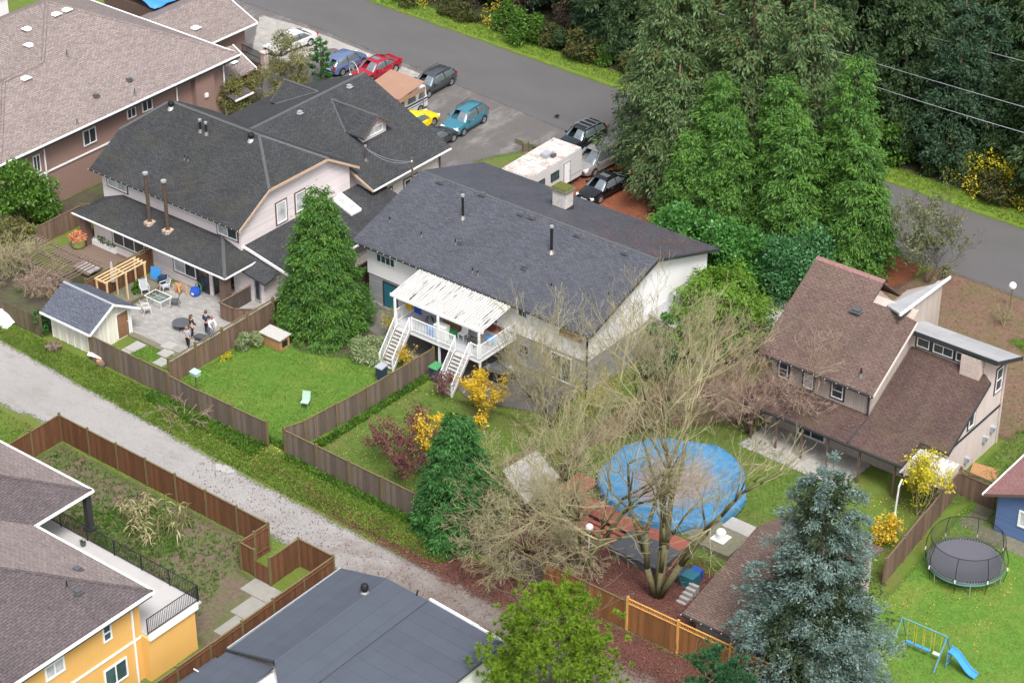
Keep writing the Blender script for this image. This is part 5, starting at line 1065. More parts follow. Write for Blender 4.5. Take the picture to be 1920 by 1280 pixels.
# ---------------------------------------------------------------- patio yard furniture
def sub(par, root, nm, mb, mm, smooth=False):
    """sub-part: child of a part whose mesh sits in the root's frame"""
    k = mb.data(wloc(root), smooth); k.name = nm; k.materials.append(M[mm]); ob = bpy.data.objects.new(nm, k); COL.objects.link(ob); ob.parent = par; return ob
PG = thing('pergola', 'new pale lumber pergola frame beside the paved patio', 'pergola', (-22.6, -11.6, 0))
x0, x1, y0, y1, zt = -24.65, -23.65, -13.8, -10.35, 2.15
for y in (y0, (y0+y1)/2, y1):
    for x in (x0, x1): MB().box(x-.05, x+.05, y-.05, y+.05, 0, zt-.1).build('post', M['fresh lumber'], PG)
    MB().box(x0-.1, x1+.1, y-.035, y+.035, zt-.1, zt+.03).build('cross_beam', M['fresh lumber'], PG)
for i in range(4): x = x0 + (x1-x0)*i/3; MB().box(x-.03, x+.03, y0-.15, y1+.15, zt+.032, zt+.12).build('rafter', M['fresh lumber'], PG)
PB = thing('planting_bed', 'timber edged planting bed under the lumber pergola', 'garden bed', (-22.3, -11, 0))
for a, b, c, d in ((-25.1, -23.2, -14.3, -14.15), (-25.1, -23.2, -9.3, -9.15), (-23.3, -23.15, -14.14, -9.31)): MB().box(a, b, c, d, 0, .2).build('edge_timber', M['weathered fence'], PB)
MB().box(-25.1, -23.31, -14.14, -9.31, 0, .13).build('soil', M['mossy stone'], PB)
T_, x, y = px_thing('closed_parasol', 'closed pinkish grey parasol hanging under the pergola', 'parasol', (214, 548)); MB().tube((x, y, 0), (x, y, 2.5), .03, None, 8).build('pole', M['grey metal'], T_); MB().lathe([(.05, .75), (.2, .9), (.17, 1.5), (.07, 2.35), (.02, 2.45)], 9, (x, y, 0)).build('folded_canopy', M['grey cloth'], T_)
# glass table
T_, x, y = px_thing('glass_patio_table', 'glass topped patio table with pale metal frame on the pavers', 'table', (298, 572)); MB().box(x-.75, x+.75, y-.5, y+.5, .70, .715).build('glass_top', M['clear glass'], T_)
mb = MB()
for a, b in (((-.78, -.53), (.78, -.53)), ((.78, -.53), (.78, .53)), ((.78, .53), (-.78, .53)), ((-.78, .53), (-.78, -.53))): mb.tube((x+a[0], y+a[1], .705), (x+b[0], y+b[1], .705), .025, None, 6)
mb.build('top_frame', M['white plastic'], T_)
for a, b in ((-.65, -.4), (.65, -.4), (.65, .4), (-.65, .4)): MB().tube((x+a, y+b, .70), (x+a*1.05, y+b*1.05, .085), .022, None, 6).build('leg', M['white plastic'], T_)
MB().box(x-.28, x+.28, y-.28, y+.28, .09, .62).build('umbrella_base', M['skylight glass'], T_)
def chair(name, label, p, rz, fr, seat, group=None, fold=False):
    x, y = G(*p); c = thing(name, label, 'chair', (x, y, .08), rz, group); B_ = lambda nm, mb, mm: (lambda o: o)(mb.build_local(nm, mm, c))
    def bl(nm, mb, mm):
        k = mb.data(); k.name = nm; k.materials.append(M[mm]); ob = bpy.data.objects.new(nm, k); COL.objects.link(ob); ob.parent = c; return ob
    bl('seat', MB().rbox((0, 0, .43), (.5, .48, .04)), seat); bl('backrest', MB().rbox((0, .3, .72), (.5, .035, .55), 0, 0, R(-16)), seat)
    for e in (-1, 1):
        bl('leg', MB().tube((e*.25, -.22, .43), (e*.26, -.28, 0), .017, None, 6), fr); bl('leg', MB().tube((e*.25, .2, .43), (e*.26, .32, 0), .017, None, 6), fr)
        bl('back_post', MB().tube((e*.26, .2, .42), (e*.26, .4, 1.02), .018, None, 6), fr)
        if not fold: bl('armrest', MB().path([(e*.29, .26, .66), (e*.3, -.22, .64), (e*.27, -.22, .43)], .018, 6), fr)
    return c
chair('mesh_chair', 'pale mesh patio chair behind the glass table next to the pergola', (272, 553), R(60), 'white plastic', 'grey plastic')
chair('mesh_chair', 'pale mesh patio chair between glass table and house wall', (310, 548), R(-20), 'white plastic', 'grey plastic')
chair('mesh_chair', 'pale mesh patio chair standing alone near the shed door', (276, 590), R(150), 'white plastic', 'pale concrete')
chair('folding_chair', 'dark folding chair beside the glass table', (329, 575), R(-50), 'dark grey plastic', 'dark grey plastic', fold=True)
chair('lawn_chair', 'small pale green lawn chair standing on the bright lawn', (573, 765), R(25), 'galvanised', 'pale green plastic', fold=True)
T_, x, y = px_thing('fire_pit', 'round dark fire pit table on the patio beside three people', 'fire pit', (341, 617)); MB().lathe([(.2, .08), (.42, .45), (.5, .5)], 18, (x, y, 0)).build('bowl', M['brown trim'], T_); MB().lathe([(.62, .5), (.62, .54), (.03, .56)], 20, (x, y, 0)).build('lid', M['dark grey plastic'], T_)
for k in range(4): t_ = k*math.pi/2+.5; MB().tube((x+.3*math.cos(t_), y+.3*math.sin(t_), .35), (x+.48*math.cos(t_), y+.48*math.sin(t_), .085), .03, None, 6).build('leg', M['black metal'], T_)
T_, x, y = px_thing('blue_play_board', 'bright blue plastic board leaning at the house wall', 'board', (293, 524)); MB().rbox((x, y, .5), (.8, .08, .85), R(12), 0, R(-12)).build('panel', M['blue plastic'], T_); MB().rbox((x, y+.15, .25), (.5, .2, .3), R(12)).build('stand', M['blue plastic'], T_)
T_, x, y = px_thing('storage_tub', 'dark blue open storage tub beside the house wall', 'tub', (308, 535)); MB().lathe([(.3, .085), (.4, .62), (.44, .64), (.38, .62), (.3, .2), (.02, .2)], 12, (x, y, 0), False, True).build('tub', M['navy plastic'], T_)
for e in (-1, 1): MB().rbox((x+e*.44, y, .58), (.06, .18, .05)).build('handle', M['navy plastic'], T_)
T_, x, y = px_thing('firewood_pile', 'heap of split firewood and cardboard against the pink wall', 'firewood', (338, 552)); rr = random.Random(4)
for k in range(9): MB().rbox((x+rr.uniform(-.5, .5), y+rr.uniform(-.1, .25), .2+rr.uniform(0, .28)), (.1, .12, .7), rr.uniform(0, 3), R(rr.uniform(15, 75)), 0).build('split_log', M['box wood'], T_)
MB().rbox((x-.25, y+.05, .42), (.5, .14, .6), .2, R(12)).build('cardboard_sheet', M['cardboard'], T_)
T_, x, y = px_thing('blue_bag', 'big blue carrier bag with coiled green hose by the door', 'bag', (367, 555)); MB().lathe([(.3, .085), (.38, .35), (.33, .58), (.25, .6)], 9, (x, y, 0)).build('bag', M['cobalt bag'], T_); mb = MB()
for k in range(3):
    pts = [(x+.08+(.3-.03*k)*math.cos(t_*.5), y+.25, .62+.05*k+(.3-.03*k)*math.sin(t_*.5)) for t_ in range(14)]; mb.path(pts, .025, 5)
mb.build('hose', M['green plastic'], T_); MB().rbox((x+.1, y-.37, .36), (.2, .02, .16), 0).build('printed_mark', M['white plastic'], T_)
# flower pot and wagon wheel
T_, x, y = px_thing('flower_pot', 'big green pot of pinkish orange flowers beside the porch', 'flower pot', (148, 466)); MB().lathe([(.35, 0), (.5, .3), (.52, .75), (.45, .75)], 14, (x, y, 0)).build('pot', M['orange soil pot'], T_); FLOWER = (x, y, T_)
T_, x, y = px_thing('wooden_cartwheel_ornament', 'old grey wagon wheel leaning by the porch post', 'wagon wheel', (176, 452)); c = Vector((x, y, .5)); u = Vector((.6, -.75, 0)).normalized(); v = Vector((.1, .1, 1)).normalized(); mb = MB()
pts = [c + (u*math.cos(k*math.pi/10)+v*math.sin(k*math.pi/10))*.5 for k in range(21)]; mb.path(pts, .05, 6); mb.build('rim', M['log'], T_); MB().ball(c, .1).build('hub', M['log'], T_)
for k in range(8): MB().tube(c, c + (u*math.cos(k*math.pi/4)+v*math.sin(k*math.pi/4))*.48, .025, None, 5).build('spoke', M['log'], T_)
T_, x, y = px_thing('window_planter', 'long white planter box under the porch window', 'planter', (203, 468)); MB().box(x-1.9, x+1.0, y-.25, y+.2, 0, .5).build('box', M['white trim'], T_); PLANTER = (x, y, T_)
# overgrown slatted trellis
T_, x, y = px_thing('slatted_trellis', 'collapsed brown slatted trellis roof in the overgrown garden', 'trellis', (105, 520)); rr = random.Random(9)
for k in range(22): xx = x-3.6+k*.31; MB().rbox((xx, y+rr.uniform(-.05, .05), 1.45+rr.uniform(-.03, .03)), (.06, 3.4, .07), rr.uniform(-.03, .03)).build('slat', M['trellis wood'], T_)
for e in (-1.4, .1, 1.4): MB().box(x-3.8, x+3.4, y+e-.05, y+e+.05, 1.28, 1.4).build('beam', M['trellis wood'], T_)
for a, b in ((-3.5, -1.4), (3.2, -1.4), (-3.5, 1.4), (3.2, 1.4)): MB().box(x+a-.06, x+a+.06, y+b-.06, y+b+.06, 0, 1.3).build('post', M['trellis wood'], T_)
T_, x, y = px_thing('garden_deck', 'dull brown plank deck beside the flower pot', 'deck', (175, 480))
for k in range(14): MB().box(x-2.6, x+2.4, y-1.6+k*.24, y-1.38+k*.24, 0, .1+.004*(k % 2)).build('plank', M['trellis wood'], T_)
T_, x, y = px_thing('grey_table', 'flat grey table top beside the pergola and trellis', 'table', (165, 515)); MB().box(x-.9, x+.9, y-.55, y+.55, .62, .68).build('top', M['grey cloth'], T_); [MB().box(x+a-.04, x+a+.04, y+b-.04, y+b+.04, 0, .62).build('leg', M['grey metal'], T_) for a in (-.8, .8) for b in (-.45, .45)]
# lane-side clutter
T_, x, y = px_thing('log_pile', 'pile of dark rotting logs on the lane side grass', 'logs', (98, 655)); rr = random.Random(6)
for k in range(12): a = rr.uniform(0, 3.1); c = Vector((x+rr.uniform(-.7, .7), y+rr.uniform(-.35, .35), .12+.1*(k % 3))); dv = Vector((math.cos(a), math.sin(a), .1))*rr.uniform(.2, .35); MB().tube(c-dv, c+dv, rr.uniform(.09, .15), None, 8).build('log', M['log'], T_)
T_, x, y = px_thing('stump_heap', 'cut log rounds under a white board at the shed corner fence', 'logs', (187, 680))
for k, (a, b, r) in enumerate(((-.4, 0, .2), (.15, -.1, .25), (.5, -.3, .22))): MB().tube((x+a, y+b, 0), (x+a+.04, y+b, .32), r, None, 10).build('log_round', M['log' if k != 1 else 'box wood'], T_)
o = MB().rbox((x-.35, y+.1, .52), (1.1, .62, .05), R(12), 0, R(22)).build('white_board', M['white plastic'], loc=(x, y, 0)); tag(o, 'white board resting on cut log rounds beside the fence', 'board')
x, y = G(8, 598); mb = MB(); rr = random.Random(8); nn = 9
for j in range(nn):
    for i in range(nn):
        u, v = i/(nn-1)*2-1, j/(nn-1)*2-1; r2 = math.hypot(u, v); mb.v.append((x+u*1.2, y+v*.9, max(.03, .95*(1-r2*.75)+rr.uniform(-.07, .07)) if r2 < 1.25 else .03))
mb.f = [(j*nn+i, j*nn+i+1, (j+1)*nn+i+1, (j+1)*nn+i) for j in range(nn-1) for i in range(nn-1)]
o = mb.build('white_tarpaulin', M['white cloth'], loc=(x, y, 0)); tag(o, 'white tarpaulin heaped at the old mossy fence', 'tarpaulin')
T_, x, y = px_thing('bird_house', 'small pale green box mounted on the lane fence post', 'box', (370, 745)); MB().box(x-.03, x+.03, y-.03, y+.03, 0, 1.7).build('post', M['weathered fence'], T_); MB().box(x-.28, x+.28, y-.2, y+.2, 1.7, 1.9).build('box', M['pale green plastic'], T_); MB().slab([(x-.32, y-.24, 1.93), (x+.32, y-.24, 1.93), (x+.32, y+.24, 1.99), (x-.32, y+.24, 1.99)], .04).build('lid', M['pale green plastic'], T_)
T_, x, y = px_thing('wooden_hutch', 'wooden box hutch with a dark opening beside the big cedar', 'hutch', (519, 648)); MB().box(x-.95, x+.75, y-.45, y+.45, 0, .85).build('body', M['box wood'], T_); MB().slab([(x-1.05, y-.55, .93), (x+.85, y-.55, .93), (x+.85, y+.55, 1.0), (x-1.05, y+.55, 1.0)], .06).build('lid', M['grey planks'], T_); MB().box(x+.751, x+.77, y-.25, y+.25, .25, .7).build('opening', M['black plastic'], T_)  # black panel on the solid body stands in for the opening's shaded inside
# wheelie bins, barbecue, cans
def bin_(label, p, body, lid, h=1.0, w=.58):
    x, y = G(*p); T_ = thing('wheelie_bin', label, 'bin', (x, y, 0)); f = MB()
    f.add([(x-w*.4, y-w*.38, .06), (x+w*.4, y-w*.38, .06), (x+w*.4, y+w*.38, .06), (x-w*.4, y+w*.38, .06), (x-w*.5, y-w*.5, h), (x+w*.5, y-w*.5, h), (x+w*.5, y+w*.5, h), (x-w*.5, y+w*.5, h)], [(3,2,1,0),(4,5,6,7),(0,1,5,4),(1,2,6,5),(2,3,7,6),(3,0,4,7)]); f.build('body', M[body], T_)
    MB().slab([(x-w*.55, y-w*.58, h+.05), (x+w*.55, y-w*.58, h+.05), (x+w*.5, y+w*.55, h+.12), (x-w*.5, y+w*.55, h+.12)], .06).build('lid', M[lid], T_)
    for e in (-1, 1): MB().tube((x+e*w*.42, y+w*.42, .1), (x+e*w*.5, y+w*.42, .1), .1, None, 10).build('wheel', M['rubber'], T_)
    MB().tube((x-w*.4, y+w*.6, h), (x+w*.4, y+w*.6, h), .02, None, 6).build('handle', M[body], T_)
bin_('navy wheelie bin with pale grey lid behind the fence of the bright lawn', (716, 712), 'navy plastic', 'grey plastic'); bin_('navy wheelie bin with green lid at the foot of the deck stairs', (818, 713), 'navy plastic', 'green plastic', 1.05, .66); bin_('dark grey lidded bin standing next to the barbecue', (958, 712), 'dark grey plastic', 'grey plastic', .75, .6)
T_, x, y = px_thing('barbecue', 'black covered barbecue below the deck corner', 'barbecue', (937, 715)); MB().box(x-.6, x+.55, y-.35, y+.35, .1, .8).build('cabinet', M['black metal'], T_); MB().prism([(y-.4, .82), (y-.36, 1.0), (y-.15, 1.15), (y+.2, 1.15), (y+.38, 1.0), (y+.38, .82)], 'x', x-.62, x+.6).build('hood', M['dark grey plastic'], T_); MB().box(x-1.1, x-.63, y-.25, y+.25, .76, .82).build('side_shelf', M['grey plastic'], T_); [MB().tube((x+e, y-.3, .08), (x+e, y-.25, .08), .08, None, 8).build('wheel', M['rubber'], T_) for e in (-.5, .45)]
T_, x, y = px_thing('garbage_can', 'ribbed silver garbage can with a black bag against the lower wall', 'garbage can', (955, 675)); MB().lathe([(.26, 0), (.28, .3), (.3, .31), (.31, .6), (.33, .61), (.34, .85)], 14, (x, y, 0)).build('can', M['galvanised'], T_); MB().lathe([(.3, .86), (.4, .98), (.28, 1.12), (.1, 1.16)], 8, (x, y, 0)).build('bag', M['black plastic'], T_)
# things on the deck
def deck_thing(name, label, cat, p): x, y = G(*p, DZ); y = max(y, DY0+.45); return thing(name, label, cat, (x, y, DZ)), x, y
T_, x, y = deck_thing('deck_table', 'round glass table on the deck under the white cover', 'table', (806, 606)); MB().lathe([(.55, 3.2), (.55, 3.23)], 18, (x, y, 0)).build('top', M['grey plastic'], T_); [MB().tube((x, y, 3.1), (x+.4*math.cos(k*1.57), y+.4*math.sin(k*1.57), DZ+.005), .025, None, 6).build('leg', M['black metal'], T_) for k in range(4)]
T_, x, y = deck_thing('tall_cabinet', 'brown wooden cabinet standing at the back of the deck', 'cabinet', (840, 625)); MB().box(x-.55, x+.55, y+.2, y+.65, DZ, 4.1).build('carcass', M['door wood'], T_); [MB().box(x+a, x+a+.5, y+.17, y+.2, DZ+.08, 4.02).build('cabinet_door', M['door wood'], T_) for a in (-.52, .02)]
T_, x, y = deck_thing('deck_fridge', 'white chest cabinet behind the deck railing', 'cabinet', (816, 640)); MB().box(x-.45, x+.45, y-.1, y+.45, DZ, DZ+.85).build('body', M['white plastic'], T_); MB().box(x-.47, x+.47, y-.12, y+.47, DZ+.86, DZ+.92).build('lid', M['white plastic'], T_)
T_, x, y = deck_thing('washing_line_cloth', 'tan and yellow cloths hung over the deck railing', 'cloth', (768, 594)); MB().rbox((x, y-.05, 3.3), (.7, .06, .6), 0, 0, R(8)).build('tan_cloth', M['cardboard'], T_); MB().rbox((x+.1, y-.16, 3.15), (.55, .03, .5), 0, 0, R(8)).build('yellow_cloth', M['yellow leaf'], T_)
for i, (p, c, lab) in enumerate((((787, 585), 'cobalt bag', 'blue storage box at the far end of the deck'), ((795, 638), 'blue plastic', 'blue crate behind the front deck railing'), ((848, 632), 'green plastic', 'green tub next to the brown deck cabinet'), ((886, 648), 'dark grey plastic', 'black bucket near the deck stair opening'))):
    T_, x, y = deck_thing('storage_box', lab, 'box', p); MB().box(x-.28, x+.28, y-.22, y+.22, DZ, DZ+.5).build('box', M[c], T_); MB().box(x-.3, x+.3, y-.24, y+.24, DZ+.5, DZ+.55).build('lid', M[c], T_)
T_, x, y = deck_thing('deck_chair', 'white plastic chair on the deck beside the green tub', 'chair', (868, 635)); MB().box(x-.25, x+.25, y-.24, y+.24, DZ+.4, DZ+.44).build('seat', M['white plastic'], T_); MB().rbox((x, y+.26, DZ+.7), (.5, .04, .55), 0, 0, R(-10)).build('backrest', M['white plastic'], T_); [MB().box(x+a-.025, x+a+.025, y+b-.025, y+b+.025, DZ, DZ+.4).build('leg', M['white plastic'], T_) for a in (-.22, .22) for b in (-.2, .2)]
x, y = G(925, 615, DZ); tag(MB().box(x-.9, x+.7, y-.45, y+.5, DZ+.001, DZ+.012).build('door_mat', M['red mat'], loc=(x, y, DZ)), 'dark red mat on the deck floor', 'mat')
T_, x, y = deck_thing('blue_ball_bag', 'blue and white plastic bag against the side railing of the deck', 'bag', (920, 645)); MB().lathe([(.2, DZ), (.36, DZ+.25), (.3, DZ+.5), (.12, DZ+.58)], 10, (x, y, 0)).build('bag', M['blue plastic'], T_, True); MB().rbox((x+.15, y-.3, DZ+.3), (.25, .04, .2)).build('white_patch', M['white plastic'], T_)
T_, x, y = px_thing('toy_ball', 'orange and blue ball beside the deck post', 'ball', (742, 612), .2); MB().ball((x, y, .3), .28, 12).build('ball', M['cobalt bag'], T_, True); MB().lathe([(.29, .32), (.22, .48), (.1, .57)], 12, (x, y, 0)).build('orange_cap', M['orange leaf'], T_)
# stairwell at the lower house door
T_ = thing('basement_stairwell', 'dark sunken well with concrete kerb at the teal basement door', 'stairwell', (-10, -3.2, 0))
for a in ((-12.0, -9.5, -4.55, -4.35), (-12.0, -11.8, -4.34, -2.6)): MB().box(a[0], a[1], a[2], a[3], 0, .55).build('kerb_wall', M['concrete'], T_)
MB().box(-11.8, -9.6, -4.3, -2.3, .0, .06).build('well_floor', M['dark grey plastic'], T_)  # dark sheet lying flat at ground level, not sunken
# parking-side pieces
T_ = thing('timber_kerb', 'mossy squared timber kerb at the parking corner', 'kerb', (*G(985, 270), 0)); a, b = Vector((*G(968, 268), 0)), Vector((*G(1028, 290), 0)); d = (b-a); L = d.length; d = d/L; MB().run(a, d, 0, L*.55, -.15, .15, 0, .45).build('beam', M['mossy stone'], T_); MB().run(a, d, L*.56, L, -.14, .14, 0, .38).build('beam', M['mossy fence'], T_)
T_, x, y = px_thing('tree_stump', 'grey cut tree stump by the white trailer', 'stump', (985, 287)); MB().lathe([(.38, 0), (.27, .2), (.24, .9), (.2, .95)], 10, (x, y, 0)).build('stump', M['log'], T_); MB().tube((x+.1, y, .6), (x+.3, y+.1, 1.05), .09, .06, 8).build('stub', M['log'], T_)
T_, x, y = px_thing('crow', 'black crow on the asphalt street', 'bird', (1045, 222)); mb = MB(); mb.lathe([(.01, -.2), (.07, -.1), (.09, 0), (.07, .1), (.03, .16)], 8, (0, 0, 0), False, False); b_ = mb; b_.v = [(x+v[2]*.9, y+v[0], .2+v[1]+v[2]*.35) for v in b_.v]; b_.ball((x+.17, y, .32), .055, 8).tube((x+.2, y, .32), (x+.29, y, .3), .02, .004, 5).rbox((x-.24, y, .12), (.2, .09, .02), 0, R(-20)).build('body', M['black plastic'], T_); [MB().tube((x, y+e, .15), (x+.02, y+e, .02), .01, None, 4).build('leg', M['black plastic'], T_) for e in (-.03, .03)]; [MB().rbox((x-.04, y+e*.09, .22), (.28, .03, .11), 0, R(-15)).build('wing', M['black plastic'], T_) for e in (-1, 1)]
# cable wheel by the red car, pots
T_, x, y = px_thing('wicker_wheel', 'grey lattice wheel standing beside the red sedan', 'wheel', (664, 148)); c = Vector((x, y, .75)); u = Vector((.95, -.3, 0)).normalized(); v = Vector((0, 0, 1)); mb = MB(); mb.path([c + (u*math.cos(k*math.pi/10)+v*math.sin(k*math.pi/10))*.72 for k in range(21)], .04, 5); mb.build('rim', M['grey planks'], T_); [MB().tube(c-(u*math.cos(k*math.pi/8)+v*math.sin(k*math.pi/8))*.7, c+(u*math.cos(k*math.pi/8)+v*math.sin(k*math.pi/8))*.7, .012, None, 4).build('spoke', M['grey planks'], T_) for k in range(8)]
# overhead power lines
for i, (a, b) in enumerate((((1480, -4), (1930, 117)), ((1500, 74), (1930, 203)), ((1620, 155), (1930, 251)))):
    A_, B_ = Vector((*G(*a, 9.5), 9.5)), Vector((*G(*b, 9.5), 9.5)); d = (B_-A_); A2, B2 = A_ - d*.8, B_ + d*.8; pts = [A2.lerp(B2, t_/24) + Vector((0, 0, -.5*4*(t_/24)*(1-t_/24)+.4)) for t_ in range(25)]
    o = MB().path(pts, .022, 5).build('power_line', M['galvanised']); tag(o, ['uppermost overhead power line in front of the tree belt', 'middle overhead power line in front of the tree belt', 'lowest overhead power line in front of the tree belt'][i], 'cable')
# ---------------------------------------------------------------- vehicles (front faces -y in their own frame)
for nm, c, r, m in (('white paint', (.58, .58, .575), .3, .0), ('slate blue paint', (.13, .18, .33), .3, .3), ('crimson paint', (.36, .012, .028), .25, .2), ('graphite paint', (.065, .075, .085), .28, .35), ('yellow paint', (.80, .60, .012), .3, .0), ('charcoal paint', (.05, .055, .06), .3, .3), ('teal blue paint', (.055, .225, .30), .25, .35), ('black paint', (.008, .008, .010), .12, .1), ('silver grey paint', (.36, .33, .32), .28, .4), ('navy paint', (.012, .045, .16), .25, .3), ('night paint', (.018, .022, .026), .2, .3)): paint(nm, c, r, m)
def loft(sections, closed=True):
    """list of equal-length point rings -> MB"""
    mb = MB(); n = len(sections[0]); vs = [p for s in sections for p in s]; fs = []
    for k in range(len(sections)-1):
        for i in range(n if closed else n-1): fs.append((k*n+i, k*n+(i+1) % n, (k+1)*n+(i+1) % n, (k+1)*n+i))
    fs.append(tuple(range(n-1, -1, -1))); fs.append(tuple((len(sections)-1)*n+i for i in range(n))); return mb.add(vs, fs)
def lerp_list(pts, s):
    for (a, u), (b, v) in zip(pts, pts[1:]):
        if s <= b: return u + (v-u)*(s-a)/(b-a) if b > a else v
    return pts[-1][1]
KIND = {  # belt line (0 front .. 1 rear), cabin (s, roof height)
 'sedan': dict(L=4.7, W=1.80, belt=[(0, .62), (.03, .70), (.10, .78), (.27, .90), (.5, .93), (.8, .98), (.96, .97), (1, .80)], cab=[(.25, .90), (.37, 1.33), (.46, 1.43), (.62, 1.43), (.72, 1.33), (.86, .99)], roof=(.39, .69)),
 'hatch': dict(L=4.1, W=1.72, belt=[(0, .62), (.03, .72), (.12, .84), (.26, .94), (.5, .98), (.85, 1.04), (.97, 1.0), (1, .75)], cab=[(.22, .94), (.36, 1.42), (.46, 1.52), (.7, 1.50), (.86, 1.38), (.97, 1.03)], roof=(.38, .87)),
 'wagon': dict(L=4.75, W=1.82, belt=[(0, .62), (.03, .70), (.12, .80), (.27, .92), (.5, .95), (.85, 1.0), (.97, .98), (1, .72)], cab=[(.25, .92), (.37, 1.36), (.46, 1.47), (.75, 1.45), (.88, 1.38), (.975, 1.0)], roof=(.39, .90)),
 'suv': dict(L=4.4, W=1.82, belt=[(0, .68), (.03, .86), (.10, .96), (.27, 1.05), (.5, 1.08), (.85, 1.12), (.97, 1.1), (1, .8)], cab=[(.25, 1.05), (.36, 1.52), (.45, 1.62), (.75, 1.61), (.88, 1.54), (.975, 1.12)], roof=(.38, .90)),
 'minivan': dict(L=5.1, W=1.95, belt=[(0, .66), (.03, .80), (.10, .92), (.22, 1.04), (.5, 1.08), (.9, 1.1), (.98, 1.08), (1, .75)], cab=[(.17, 1.02), (.31, 1.60), (.40, 1.74), (.8, 1.74), (.93, 1.66), (.985, 1.12)], roof=(.33, .93)),
}
def car(kind, label, xy, body, rz=0.0, name=None, rails=False, sunroof=False, rack=False):
    K = KIND[kind]; L, Wd = K['L'], K['W']; T_ = thing(name or {'suv': 'sport_utility_car'}.get(kind, kind + '_car'), label, 'car', (xy[0], xy[1], 0), rz)
    def bl(nm, mb, mm, par=T_, sm=False):
        k = mb.data((0, 0, 0), sm); k.name = nm; k.materials.append(M[mm]); ob = bpy.data.objects.new(nm, k); COL.objects.link(ob); ob.parent = par; return ob
    Y = lambda s: -L/2 + s*L
    def hw(s): e = abs(s-.5)*2; return Wd/2*(1 - .16*e**5 - .04*e**2)
    secs = []
    ss = [0, .012, .04, .09, .15, .2, .26, .32, .4, .5, .6, .7, .78, .84, .9, .95, .985, 1]
    for s in ss:
        zt = lerp_list(K['belt'], s); w = hw(s); zb = .22 + (.14 if s < .02 or s > .98 else (.04 if s < .05 or s > .95 else 0)); c = .03
        half = [(0, zt+c), (w*.6, zt+c*.7), (w*.88, zt-.01), (w*.96, zt-.09), (w, zt-.26), (w*.99, zb+.22), (w*.96, zb+.06), (w*.85, zb)]
        secs.append([(x, Y(s), z) for x, z in half] + [(-x, Y(s), z) for x, z in reversed(half[1:])])
    o = bl('body', loft(secs), body, sm=True); o.modifiers.new('b', 'EDGE_SPLIT').split_angle = R(38)
    cab = K['cab']; c0, c1 = cab[0][0], cab[-1][0]; secs = []; rs = []
    for i in range(15):
        s = c0 + (c1-c0)*i/14; zr = lerp_list(cab, s); zb = lerp_list(K['belt'], s)-.05; f = max(0.02, (zr-zb)/.55); w0 = hw(s)*.93; w1 = w0*(1-.20*min(1, f)); zr = max(zr, zb+.04)
        half = [(0, zr+.025), (w1*.7, zr+.01), (w1*.93, zr-.05*min(1, f)), ((w0+w1)/2*1.01, (zr+zb)/2), (w0, zb)]
        secs.append([(x, Y(s), z) for x, z in half] + [(-x, Y(s), z) for x, z in reversed(half[1:])])
    cb = bl('window_glass', loft(secs, False), 'car glass', sm=True); cb.modifiers.new('b', 'EDGE_SPLIT').split_angle = R(40)
    r0, r1 = K['roof']; mb = MB(); rows = []
    for i in range(9):
        s = r0 + (r1-r0)*i/8; zr = lerp_list(cab, s); zb = lerp_list(K['belt'], s)-.05; f = max(.02, (zr-zb)/.55); w1 = hw(s)*.93*(1-.20*min(1, f))
        rows.append([(x*w1*1.01, Y(s), zr+d) for x, d in ((-.97, -.07), (-.88, -.01), (-.5, .03), (0, .042), (.5, .03), (.88, -.01), (.97, -.07))])
    mb.add([p for r in rows for p in r], [(i*7+j, i*7+j+1, (i+1)*7+j+1, (i+1)*7+j) for i in range(8) for j in range(6)]); ro = bl('roof', mb, body, sm=True)
    if sunroof: bl('sunroof', MB().add([(x, Y(s), lerp_list(cab, s)+.05) for s, x in ((.47, -.38), (.47, .38), (.56, .38), (.56, -.38))], [(0, 1, 2, 3)]), 'car glass', ro)
    if rails or rack:
        for e in (-1, 1): bl('roof_rail', MB().tube((e*hw(.5)*.7, Y(r0+.05), lerp_list(cab, .5)+.06), (e*hw(.5)*.7, Y(r1-.05), lerp_list(cab, .6)+.06), .022, None, 6), 'alloy' if rack else 'black plastic', ro)
    if rack:
        for s in (.5, .62, .74): bl('cross_bar', MB().box(-hw(.5)*.75, hw(.5)*.75, Y(s)-.05, Y(s)+.05, lerp_list(cab, s)+.08, lerp_list(cab, s)+.14), 'alloy', ro)
    def side(s, f):  # point on cabin side, f 0 belt .. 1 roof
        zr = lerp_list(cab, s)-.03; zb = lerp_list(K['belt'], s)-.03; w0 = hw(s)*.935; w1 = w0*.80; return (w0+(w1-w0)*f*min(1, (zr-zb)/.5), Y(s), zb+(zr-zb)*f)
    rA = (cab[0][0]+.015, K['roof'][0]+.01); mid = (c0+c1)/2
    for e in (-1, 1):
        q = lambda p: (p[0]*e, p[1], p[2])
        bl('pillar', MB().tube(q(side(rA[0], 0)), q(side(rA[1], 1)), .045, None, 5), body)
        for s in ((mid+.03,) if kind != 'minivan' else (mid-.06, mid+.16)): bl('pillar', MB().tube(q(side(s, 0)), q(side(s-.01, 1)), .035, None, 5), 'black plastic')
        bl('pillar', MB().tube(q(side(c1-.03, 0)), q(side(r1-.01, 1)), .06, None, 5), body)
        bl('sill_line', MB().tube(q((hw(.3)*1.0, Y(.22), .40)), q((hw(.7)*1.0, Y(.80), .40)), .025, None, 4), 'black plastic' if kind in ('suv', 'wagon') else body)
        m_ = bl('mirror', MB().rbox(q((hw(.3)+.09, Y(c0+.07), lerp_list(K['belt'], c0+.07)+.08)), (.18, .1, .13)), body)
        for s in (c0+.12, mid+.05): bl('door_handle', MB().rbox(q((hw(.5)*.995, Y(s+.1), lerp_list(K['belt'], s)-.14)), (.03, .16, .03)), 'alloy')
